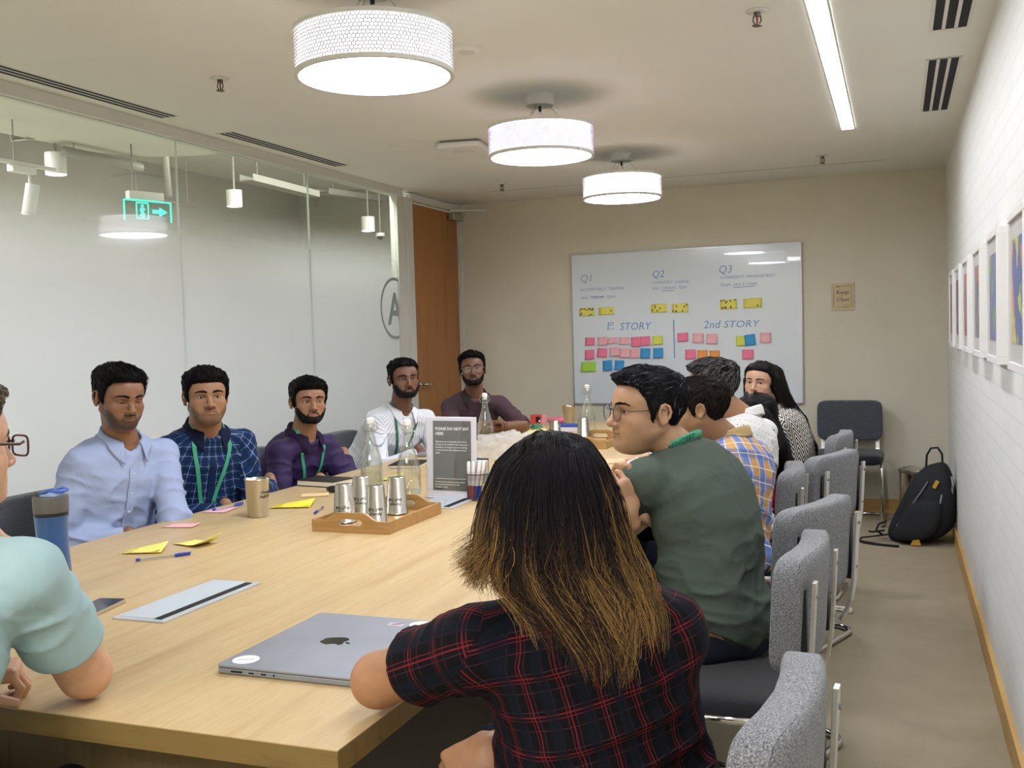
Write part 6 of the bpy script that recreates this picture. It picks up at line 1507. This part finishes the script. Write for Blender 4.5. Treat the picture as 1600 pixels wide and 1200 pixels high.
c3 = cloth('dark_purple_shirt_cloth', '#35274d', rough=.6); c3d = cloth('dark_plum_collar', '#281c36')
h = at(482, 627, 4.86); p3 = person('man in a dark purple shirt with moustache and lanyard, head turned', h, 15, 1, 2, .99, tturn=48, sw=.163, skin='#9b7255', wide=1.05,
    nb=at(474, 680, 4.92), pelvis=(-2.88, 4.36, .585),
    K=dict(jaw=.97, open=.0050, stubble=.5, beard=dict(t=.0022, mat=B_BLACK, full=1)), gaze=(-.22, 0), brow=.0040,
    hair=dict(mat=H_BLACK, top=.024, side=.010, curl=.3, quiff=.1, line=HL_LOW, comb=(-.5, .5, 0)), shirt=dict(mat=c3, v=.08, fold=1.2, seed=8),
    arms=dict(R=dict(e=at(436, 770, 4.72), w=(-2.52, 4.10, .70), hd=(.5, .3, -.7), n=(.8, 0, .3)), L=dict(e=at(532, 735, 5.05), w=(-2.56, 4.48, .71), hd=(.3, -.3, -.8), n=(.8, 0, .3))))
collar(p3, c3d, stand=.034, flap=.042, point=.07); lanyard(p3, .34, .07, .017, xl=.03)

c4 = cloth('white_striped_cloth', '#e2e4e8', checks('#e4e6ea', [('u', .017, .0028, 0, '#8f98a6', .8)]))
h = at(631, 592, 5.75); p4 = person('man with full black beard in a white striped shirt and green lanyard', h, 17, 0, -2, 1.0, tturn=34, sw=.163, skin='#76523e', wide=1.08,
    nb=at(626, 640, 5.82), pelvis=(-2.86, 5.24, .585),
    K=dict(jaw=.98, open=.0048, stubble=.5, beard=dict(t=.0050, mat=B_BLACK, full=1)), gaze=(.04, 0), brow=.0040,
    hair=dict(mat=H_BLACK, top=.020, side=.005, curl=.7, line=HL_M, freq=(80, 60, 60), len=.02), shirt=dict(mat=c4, v=.09, fold=.9, seed=11),
    arms=dict(R=dict(e=at(590, 715, 5.62), w=(-2.56, 4.98, .70), hd=(.3, .2, -.8), n=(.8, 0, .3)), L=dict(e=at(682, 705, 5.9), w=(-2.57, 5.42, .70), hd=(.3, -.3, -.8), n=(.8, 0, .3))))
collar(p4, c4, stand=.034, flap=.042, point=.07); lanyard(p4, .45, .075, .015, mat('dark_green_lanyard', '#2d6a52', .6), badge=False)

c5 = cloth('dark_brown_shirt_cloth', '#4d3b3f'); c5d = cloth('dark_brown_collar', '#3c2f35')
h = at(738, 577, 6.62); p5 = person('man with glasses in a dark brown shirt, arms folded at the far end', h, 1, 3, -3, 1.01, tturn=8, sw=.163, skin='#76533e', wide=1.08,
    nb=at(742, 618, 6.70), pelvis=(-2.78, 6.36, .585),
    K=dict(jaw=1.0, fat=.2, open=.0048, stubble=.6, beard=dict(t=.0028, mat=B_BLACK, full=1)), gaze=(0, 0), brow=.0040,
    hair=dict(mat=H_BLACK, top=.024, side=.008, curl=.5, quiff=.0, line=HL_M), shirt=dict(mat=c5, v=.07, fold=1.0, seed=13, sleeve=1.02), armres=.005,
    glasses=dict(w=.0225, h=.0205, r=.0009, color='#8a7a55', square=2.2),
    arms=dict(R=dict(e=at(705, 668, 6.50), w=at(768, 662, 6.36), n=(0, 0, 1), curl=.7), L=dict(e=at(812, 661, 6.55), w=at(752, 669, 6.30), n=(0, 0, 1), curl=.5)))
collar(p5, c5d, stand=.034, flap=.042, point=.07); placket(p5, c5d, M_butd, 5, .86, .3)

# --- right side of the table -------------------------------------------------------------
cg = cloth('dark_green_jersey', '#4b554c', rough=.9, wr=.35); cgb = mat('grey_striped_rib', '#59635c', .85)
h = at(1009, 642, 2.86); pg = person('man in a dark green polo with glasses and printed green lanyard', h, -64, 2, 0, 1.03, tturn=-122, sw=.168, skin='#ae8867', wide=1.12, belly=.3, pturn=-105,
    nb=at(1058, 702, 2.88), pelvis=(-.47, 2.80, .59), mid=(-.40, 2.82, .82),
    K=dict(jaw=1.06, fat=.5, open=.0046, stubble=.16, stubcol=(.12, .09, .07), nose=1.05), res=.0022, brow=.0030, armres=.0042,
    hair=dict(mat=H_GREYT, top=.022, side=.007, curl=.4, quiff=.35, line=HL_M, freq=(80, 22, 60), res=.0026, n=3000, grey=.04, comb=(.1, .8, 0), c1='#24232a'), shirt=dict(mat=cg, v=0, nr=.070, fold=.75, seed=17, sleeve=.93, loose=.018, back=1, res=.0065),
    glasses=dict(w=.0225, h=.0215, r=.0012, color='#2b2b33', square=2.1, tr=.0011),
    arms=dict(L=dict(e=(-.86, 2.78, .79), w=at(968, 808, 2.74), hd=at(942, 750, 2.70)-at(968, 808, 2.74), n=(.3, -.8, .4), curl=.9), R=dict(e=(-.90, 3.02, .79), w=at(1010, 805, 2.95), hd=(-.25, -.1, .9), n=(-.7, -.5, .2), curl=.95)))
neckband(pg, cgb, .0670, .034, .010, -150, 150, 'rib_collar', .085); neckband(pg, M_lan, .0690, .022, .036, -150, 150, 'lanyard', .085)
def bandtext(P, s, r, z, tiltf, a0, size, m):
    def bend(co):
        a = math.radians(a0)+co.x/r; q = P.nb+(-P.fwd*math.cos(a)+P.right*math.sin(a))*(r+co.z)+P.up*(z+co.y-tiltf*(1-math.cos(a))/2); return Vector(q-np.array(WM[P.root.name].translation))
    return text('lettering', s, size, m, P.root, Matrix.Identity(4), .0003, bend=bend, thin=.0002, spacing=1.05)
bandtext(pg, 'MINDSET', .0703, .0395, .085, -80, .0185, mat('dark_green_print', '#123a34', .6))

cp = cloth('blue_yellow_plaid_cloth', '#8493bd', checks('#8f9cc4', [('u', .085, .034, .1, '#d39a3f', .85), ('v', .085, .030, .3, '#cf9a48', .55), ('u', .085, .028, .62, '#5f78b5', .75), ('v', .085, .028, .8, '#5b74b3', .6), ('u', .0425, .0028, .3, '#efe9d8', .85), ('v', .0425, .0028, .1, '#efe9d8', .85)]))
h = at(1092, 638, 3.66); pp = person('man in a blue and yellow plaid shirt seen from behind his left ear', h, -97, -4, 0, .93, tturn=-124, sw=.165, skin='#9d7755', wide=1.02, pturn=-115,
    nb=at(1140, 690, 3.70), pelvis=(-.575, 3.60, .59), mid=(-.50, 3.66, .82),
    K=dict(jaw=1.0, fat=.5, open=.0046, stubble=.1), brow=.0032,
    hair=dict(mat=H_BRN, n=2200, c1='#3a2c24', comb=(0, .7, 0), top=.023, side=.009, curl=.4, quiff=.1, line=HL_LOW, freq=(80, 26, 60)), shirt=dict(mat=cp, v=0, fold=1.1, seed=19, back=1),
    arms=dict(L=dict(e=(-.88, 3.50, .80), w=(-1.02, 3.66, .80), n=(0, 0, 1)), R=dict(e=(-.86, 3.90, .80), w=(-1.04, 3.78, .81), n=(0, 0, 1))))
collar(pp, cloth('plaid_collar_cloth', '#b9a070'), stand=.032, flap=.036, point=.06)

cw = cloth('white_dotted_cloth', '#e3e2de', dots('#e4e3df', '#4b4b55', .026, .0022))
h = at(1112, 606, 4.26); pw_ = person('grey-haired man in a white shirt with tiny dots seen from behind', h, -103, -4, 0, 1.0, tturn=-120, sw=.163, skin='#a87e5d', wide=1.08, pturn=-115,
    nb=at(1164, 656, 4.32), pelvis=(-.65, 4.22, .59), mid=(-.57, 4.28, .82),
    K=dict(jaw=1.0, fat=.2, open=.0046, stubble=.1), brow=.0032,
    hair=dict(mat=H_SALT, n=2400, grey=.38, comb=(0, .7, 0), top=.026, side=.007, curl=.5, quiff=.3, line=HL_M, freq=(75, 28, 60)), shirt=dict(mat=cw, v=0, fold=1.3, seed=23, back=1),
    arms=dict(L=dict(e=(-.88, 4.12, .80), w=(-1.04, 4.26, .80), n=(0, 0, 1)), R=dict(e=(-.86, 4.52, .80), w=(-1.04, 4.42, .81), n=(0, 0, 1))))
collar(pw_, cw, stand=.036, flap=.036, point=.06); neckband(pw_, M_lan, .071, .018, .012, 40, 150, 'lanyard', .05)

M_strand = strandmat('hair_strand')
def longhair(P, name, m, chains, res=.005, line=HL_W, side=.012, top=.018, freq=(110, 110, 14)):
    K = dict(P.K); K['hair'] = dict(line=line, side=side, top=top, curl=.2, freq=(90, 30, 45))
    Ri = np.linalg.inv(P.Mh[:3, :3])
    def f(p):
        d = hair_field(((p-A_(P.head)) @ A_(Ri.T)), K)*P.s
        for ch in chains:
            for (a, ra), (b, rb) in zip(ch[:-1], ch[1:]): d = smin(d, cap(p, a, b, ra, rb), .018)
        face = cap(((p-A_(P.head)) @ A_(Ri.T)), (0, .07, .02), (0, .12, -.14), .052, .050)*P.s
        d = smax(d, -face, .006)
        return d-.0016*vnoise(p*A_(freq))-.0014*vnoise(p*A_(freq)*2.3+4)
    pts = np.array([np.asarray(a) for ch in chains for a, r in ch]+[P.head]); lo, hi = pts.min(0)-.14, pts.max(0)+.15
    v, q = snet(f, lo, hi, res); return mesh_np(name, v, q, m, P.root)
def wisps(P, f_lines, n, K=16, r=.0009, c0='#0c0b0b', c1='#2a2623', seed=1, name='hair_strands'):
    rs = np.random.RandomState(seed); L = np.stack([f_lines(rs) for _ in range(n)]); u = np.linspace(0, 1, K); rad = np.tile(r*(1-.75*u**2), (n, 1))
    mixk = rs.rand(n, 1, 1); a, b = np.array(lin(c0)[:3]), np.array(lin(c1)[:3]); return strands(name, P.root, L, rad, np.broadcast_to(a+(b-a)*mixk, L.shape), M_strand)
def spl(pts, K=16):
    pts = np.asarray(pts, float); t = np.linspace(0, len(pts)-1, K); i = np.clip(t.astype(int), 0, len(pts)-2); f = (t-i)[:, None]; p0, p1, p2, p3 = pts[np.maximum(i-1, 0)], pts[i], pts[i+1], pts[np.minimum(i+2, len(pts)-1)]
    return .5*(2*p1+(p2-p0)*f+(2*p0-5*p1+4*p2-p3)*f**2+(3*p1-p0-3*p2+p3)*f**3)

cr = cloth('red_kurta_cloth', '#b3232b')
h = at(1180, 652, 4.74); pr = person('woman in red with long black hair and hair clip, behind the white-shirted man', h, -128, -6, 0, .95, tturn=-122, sw=.150, skin='#aa7e5e', wide=.92, pturn=-115,
    nb=at(1193, 706, 4.78), pelvis=(-.64, 4.74, .59), mid=(-.58, 4.78, .80), K=dict(fem=1, jaw=.92, open=.005), brow=.0024,
    shirt=dict(mat=cr, v=0, fold=.8, seed=29, back=1, name='kurta'),
    arms=dict(L=dict(e=(-.86, 4.66, .80), w=(-1.02, 4.80, .80), n=(0, 0, 1)), R=dict(e=(-.84, 5.0, .80), w=(-1.02, 4.92, .81), n=(0, 0, 1))))
A = lambda x, y, D: at(x, y, D)
longhair(pr, 'hair', H_BLACK, [[(A(1185, 640, 4.72), .07), (A(1205, 690, 4.70), .065), (A(1222, 735, 4.70), .052), (A(1230, 770, 4.71), .02)], [(A(1190, 655, 4.62), .05), (A(1214, 700, 4.58), .055), (A(1236, 745, 4.58), .035), (A(1246, 775, 4.60), .012)]], .006)
def fr(rs):
    a = rs.rand(); w = rs.randn(3)*.012; return spl([A(1178+14*a, 612+8*a, 4.70)+w*.3, A(1188+22*a, 650, 4.64)+w*.6, A(1202+22*a, 700, 4.62)+w, A(1212+28*a, 735+35*rs.rand(), 4.64)+w*1.6])
wisps(pr, fr, 260, seed=4)
cl = MB().superq((0, 0, 0), (.022, .014, .05), .5, 20, 12); mc = A(1166, 620, 4.60); cl.v = [tuple(np.array(q)+mc) for q in cl.v]; cl.build('hair_clip', mat('grey_black_clip', '#2c2a30', .25), pr.root, smooth=True, world=True)

ch_ = cloth('black_white_herringbone_cloth', '#3a3a38', herring('#121213', '#d9d6cd', .060, .019))
h = at(1188, 597, 5.30); ph_ = person('woman with long black hair in a black and white herringbone top', h, -22, 0, 4, .93, tturn=-78, sw=.155, skin='#c0997c', wide=.95, pturn=-95,
    nb=at(1206, 640, 5.36), pelvis=(-.52, 5.50, .59), mid=(-.47, 5.45, .80),
    K=dict(fem=1, jaw=.92, open=.0052, nose=.92), gaze=(-.15, -.02), brow=.0024,
    shirt=dict(mat=ch_, v=0, fold=.8, seed=31, name='top', loose=.018, back=1),
    arms=dict(L=dict(e=(-.62, 5.2, .78), w=(-.86, 5.14, .80), n=(0, 0, 1)), R=dict(e=(-.86, 5.75, .80), w=(-1.02, 5.6, .81), n=(0, 0, 1))))
longhair(ph_, 'hair', H_BLACK, [[(A(1205, 590, 5.36), .07), (A(1222, 625, 5.34), .05), (A(1248, 660, 5.34), .045), (A(1266, 700, 5.34), .036), (A(1274, 735, 5.34), .012)], [(A(1170, 595, 5.42), .03), (A(1172, 640, 5.40), .03), (A(1184, 680, 5.34), .03)]], .006)
def fh(rs):
    a = rs.rand(); w = rs.randn(3)*.012; return spl([A(1196+10*a, 572+10*a, 5.25)+w*.2, A(1214+14*a, 610, 5.24)+w*.5, A(1236+18*a, 660, 5.24)+w, A(1254+22*a, 700+40*rs.rand(), 5.26)+w*1.8])
wisps(ph_, fh, 260, seed=6)

# --- woman in the foreground ------------------------------------------------------------------
cf_ = cloth('black_red_check_cloth', '#14121a', checks('#08070a', [('u', .058, .0022, .0, '#7a1b25', .75), ('v', .058, .0022, .0, '#7a1b25', .8), ('u', .058, .0016, .10, '#6d1a24', .6), ('v', .058, .0016, .10, '#6d1a24', .7), ('u', .029, .0012, .25, '#5b2a3a', .5), ('v', .029, .0012, .25, '#5b2a3a', .5), ('u', .058, .020, .5, '#0b111c', .7)]), rough=.9)
h = at(866, 800, 1.62); pf = person('woman with long brown-tipped hair in a black and red check top, back to the camera', h, -170, -10, 0, .98, tturn=-168, sw=.152, skin='#ab7e5b', wide=.97, bust=.6, belly=.3, pturn=-150,
    nb=at(893, 915, 1.60), pelvis=(-.42, 1.58, .585), mid=(-.43, 1.52, .80),
    K=dict(fem=1, jaw=.95, open=.005, fat=.3), brow=.0024, armres=.0042, sleeve_r=1.08, drop=.085,
    shirt=dict(mat=cf_, v=0, fold=.9, seed=37, sleeve=.62, loose=.014, back=1, res=.006, name='top'),
    arms=dict(L=dict(e=(-.815, 1.50, .812), w=(-.80, 1.76, .792), n=(0, 0, 1), pin=1), R=dict(e=at(1000, 1130, 1.76), w=at(795, 1168, 1.76), hd=at(725, 1205, 1.74)-at(795, 1168, 1.76), n=(.1, -.5, .8), curl=.9)))
neckband(pf, M_lan, .068, .022, .012, -150, 150, 'lanyard', .04)
# bracelet
A_w = pf.arm['R']; d_ = unit(A_w['W']-A_w['E']); a_ = unit(np.cross(d_, V(0, 0, 1))); b_ = np.cross(d_, a_)
MB().tube([A_w['W']-d_*.012+(a_*math.cos(t)+b_*math.sin(t))*.033 for t in np.linspace(0, 2*PI, 28, False)], .005, 8, closed=True).build('bracelet', mat('dark_red_gold_bangle', '#6a2a1c', .3, .5), pf.root, smooth=True, world=True)
MB().tube([A_w['W']-d_*.022+(a_*math.cos(t)+b_*math.sin(t))*.034 for t in np.linspace(0, 2*PI, 28, False)], .003, 8, closed=True).build('bracelet', mat('gold_bangle', '#b58a3c', .25, .9), pf.root, smooth=True, world=True)
# hair: rings of a hanging volume (photo outline turned into world half-widths at the head's own depth)
RING = [(677, 860, 878, 1.60, .006), (681, 838, 902, 1.60, .058), (694, 808, 924, 1.59, .092), (725, 775, 945, 1.575, .105), (770, 757, 963, 1.57, .115), (820, 750, 976, 1.56, .115), (865, 744, 992, 1.545, .105), (905, 752, 1015, 1.525, .09), (955, 795, 1035, 1.50, .075), (1010, 830, 1040, 1.475, .06), (1065, 850, 1030, 1.455, .05)]
RC = np.array([at((xl+xr)/2, y, D) for y, xl, xr, D, rd in RING]); RW = np.array([(xr-xl)/2*D/FPX for y, xl, xr, D, rd in RING]); RD = np.array([rd for *_, rd in RING])
HX = unit(V(CR[0], CR[1], 0)); HY = unit(V(CF[0], CF[1], 0))
def ringpt(l, th, f=1.0):
    i = np.clip(np.floor(l).astype(int), 0, len(RING)-2); t = (l-i)[..., None]; c = RC[i]*(1-t)+RC[i+1]*t; w = (RW[i]*(1-t[..., 0])+RW[i+1]*t[..., 0])*f; dd = (RD[i]*(1-t[..., 0])+RD[i+1]*t[..., 0])*f
    return c+HX*(np.cos(th)*w)[..., None]-HY*(np.sin(th)*dd)[..., None]
def hairbase(p):
    K = dict(pf.K); K['hair'] = dict(line=HL_W, side=.004, top=.004, curl=.2); Ri = np.linalg.inv(pf.Mh[:3, :3])
    d = hair_field((p-A_(pf.head)) @ A_(Ri.T), K)*pf.s
    for i in range(3, 8):
        c = RC[i]; r = (max(.01, RW[i]-.022), max(.01, RD[i]-.022), .05); R = np.stack([HX, HY, V(0, 0, 1)], 1); d = smin(d, ell(p, c, r, R), .03)
    return d-.003*vnoise(p*A_((120, 120, 18)))
v, q = snet(hairbase, pf.head-V(.22, .2, .26), pf.head+V(.22, .2, .2), .006); mesh_np('hair', v, q, H_BLACK, pf.root)
rs = np.random.RandomState(33); vt = v[v[:, 2] > pf.head[2]+.035]; Pn = [proj(hairbase, vt[rs.randint(0, len(vt), 1900)], .001, .01, 2)]; crown = pf.head+V(0, 0, .125)-HY*.0; wob = rs.randn(1900, 3)*.12
for k in range(7):
    q_ = Pn[-1]; d = q_-crown; d = d/np.linalg.norm(d, axis=1)[:, None]+wob+V(0, 0, -.5); g = gradf(hairbase, q_); d = d-g*(d*g).sum(1)[:, None]; d /= np.linalg.norm(d, axis=1)[:, None]; Pn.append(proj(hairbase, q_+d*.016, .0015+.0009*k, .01, 1))
Pn = np.stack(Pn, 1); cr0, cr1 = np.array(lin('#0a090a')[:3]), np.array(lin('#2b2623')[:3]); strands('hair_strands', pf.root, Pn, np.tile(np.array([.0004, .0006, .0007, .0007, .0007, .0006, .0005, .0002]), (1900, 1)), np.broadcast_to(cr0+(cr1-cr0)*rs.rand(1900, 1, 1)**2, Pn.shape), M_strand)
rs = np.random.RandomState(21); N, KP = 4400, 22
th0 = rs.uniform(0, 2*PI, N); back = rs.rand(N) < .62; th0[back] = rs.uniform(.05*PI, .95*PI, back.sum())
ncl = 150; thc = np.sort(rs.uniform(0, 2*PI, ncl)); cid = np.argmin(np.abs(((th0[:, None]-thc[None]+PI) % (2*PI))-PI), 1); u = np.linspace(0, 1, KP)[None]
sideness = np.abs(np.cos(th0)); frontness = np.clip(-np.sin(th0), 0, 1)
lend = np.where(frontness > .15, rs.uniform(5.8, 7.6, N), rs.uniform(7.2, 10.0, N)*(1-.12*sideness)); lcl = rs.uniform(-.5, .5, ncl)[cid]; lend = np.clip(lend+lcl, 5.5, 10.0)
lend = np.where(np.cos(th0) < -.75, np.minimum(lend, rs.uniform(6.2, 7.4, N)), lend)
lv = lend[:, None]*u**.8; dth = (((thc[cid]-th0+PI) % (2*PI))-PI)[:, None]; ph = rs.uniform(0, 2*PI, ncl)[cid]
thv = th0[:, None]+dth*.75*u**1.3+(.10*np.sin(u*8+ph[:, None])+.06*np.sin(u*16+ph[:, None]*2))*u**1.2+rs.randn(N, 1)*.05*u+(rs.rand(N, 1) < .09)*.16*np.sin(u*13+6*rs.rand(N, 1))*u
# the left back is swept over the shoulder by the lanyard: a dip near the nape
fv = (.93+.10*rs.rand(N))[:, None]+.05*np.sin(u*11+ph[:, None]*1.7)*u+rs.randn(N, 1)*.02*u
L_ = ringpt(lv, thv, fv); L_ += .004*rs.randn(N, 1, 3)*u[..., None]
flip = np.clip((-np.cos(th0)-.6)/.4, 0, 1)[:, None]*np.clip((u-.75)/.25, 0, 1)**2; L_ -= HX*(.035*flip)[..., None]; L_[..., 2] += .012*flip
pf_f = pf.shirt_sdf; Lf = L_.reshape(-1, 3)
for _ in range(2):
    dS = pf_f(Lf.astype(F4)); m_ = dS < .006; Lf[m_] = proj(pf_f, Lf[m_], .007+.006*rs.rand(m_.sum()), .05, 1) if m_.any() else Lf[m_]
L_ = Lf.reshape(N, KP, 3)
rad = (.00045+.00035*rs.rand(N, 1))*(1-.7*u**3); dark, brown, gold = np.array(lin('#131013')[:3]), np.array(lin('#3a2a1e')[:3]), np.array(lin('#a07c46')[:3])
lightc = (rs.rand(ncl) < .42)[cid]*1.0; lightc = np.where(sideness > .72, np.maximum(lightc, .75*(rs.rand(N) < .7)), lightc); lightc = lightc*(.45+.55*rs.rand(N))
start = np.where(sideness > .72, 3.8, 5.3)+.8*rs.randn(N); k1 = np.clip((lv-start[:, None])/2.2, 0, 1)*lightc[:, None]; k0 = np.clip((lv-4.0)/3, 0, 1)*.7
cc = dark+(brown-dark)*k0[..., None]; cc = cc+(gold-cc)*k1[..., None]*(.7+.5*rs.rand(N, 1, 1)); cc = np.clip(cc, 0, 1)
strands('hair_strands', pf.root, L_, np.broadcast_to(rad, (N, KP)), cc, M_strand)

# --- man at the near end, cut by the frame -----------------------------------------------------
cm = cloth('mint_shirt_cloth', '#9cb6b7')
h = at(-79, 699, 1.76); pm = person('man in a mint short-sleeved shirt with dark red glasses, cut by the photo edge', h, 116, -2, 0, 1.0, tturn=138, sw=.163, skin='#cb9f7f', wide=1.1,
    nb=at(-100, 835, 1.72), pelvis=(-1.50, 1.02, .59), mid=(-1.52, 1.06, .82),
    K=dict(jaw=1.02, fat=.3, open=.0046, stubble=.08, stubcol=(.25, .15, .1)), brow=.003, armres=.0042, sleeve_r=1.08,
    hair=dict(mat=H_LBR, n=1800, c0='#4a3f30', c1='#a08f74', lift=.003, top=.022, side=.009, curl=.8, quiff=.0, line=HL_M, freq=(60, 40, 50)), shirt=dict(mat=cm, v=.07, fold=1.0, seed=41, sleeve=.68, loose=.018, res=.006),
    glasses=dict(w=.027, h=.018, r=.0020, color='#3a1416', square=4.0, tr=.0026, y=.108),
    arms=dict(R=dict(e=(-1.365, 1.425, .800), w=at(35, 905, 1.80), hd=at(-70, 800, 1.75)-at(35, 905, 1.80), n=(.3, .8, .1), pin=1, curl=.9), L=dict(e=(-1.80, 1.30, .80), w=atz(-112, 1060, .79), hd=atz(-20, 1050, .79)-atz(-112, 1060, .79), n=(0, 0, 1), curl=1.0)))
collar(pm, cm, stand=.034, flap=.042, point=.07)
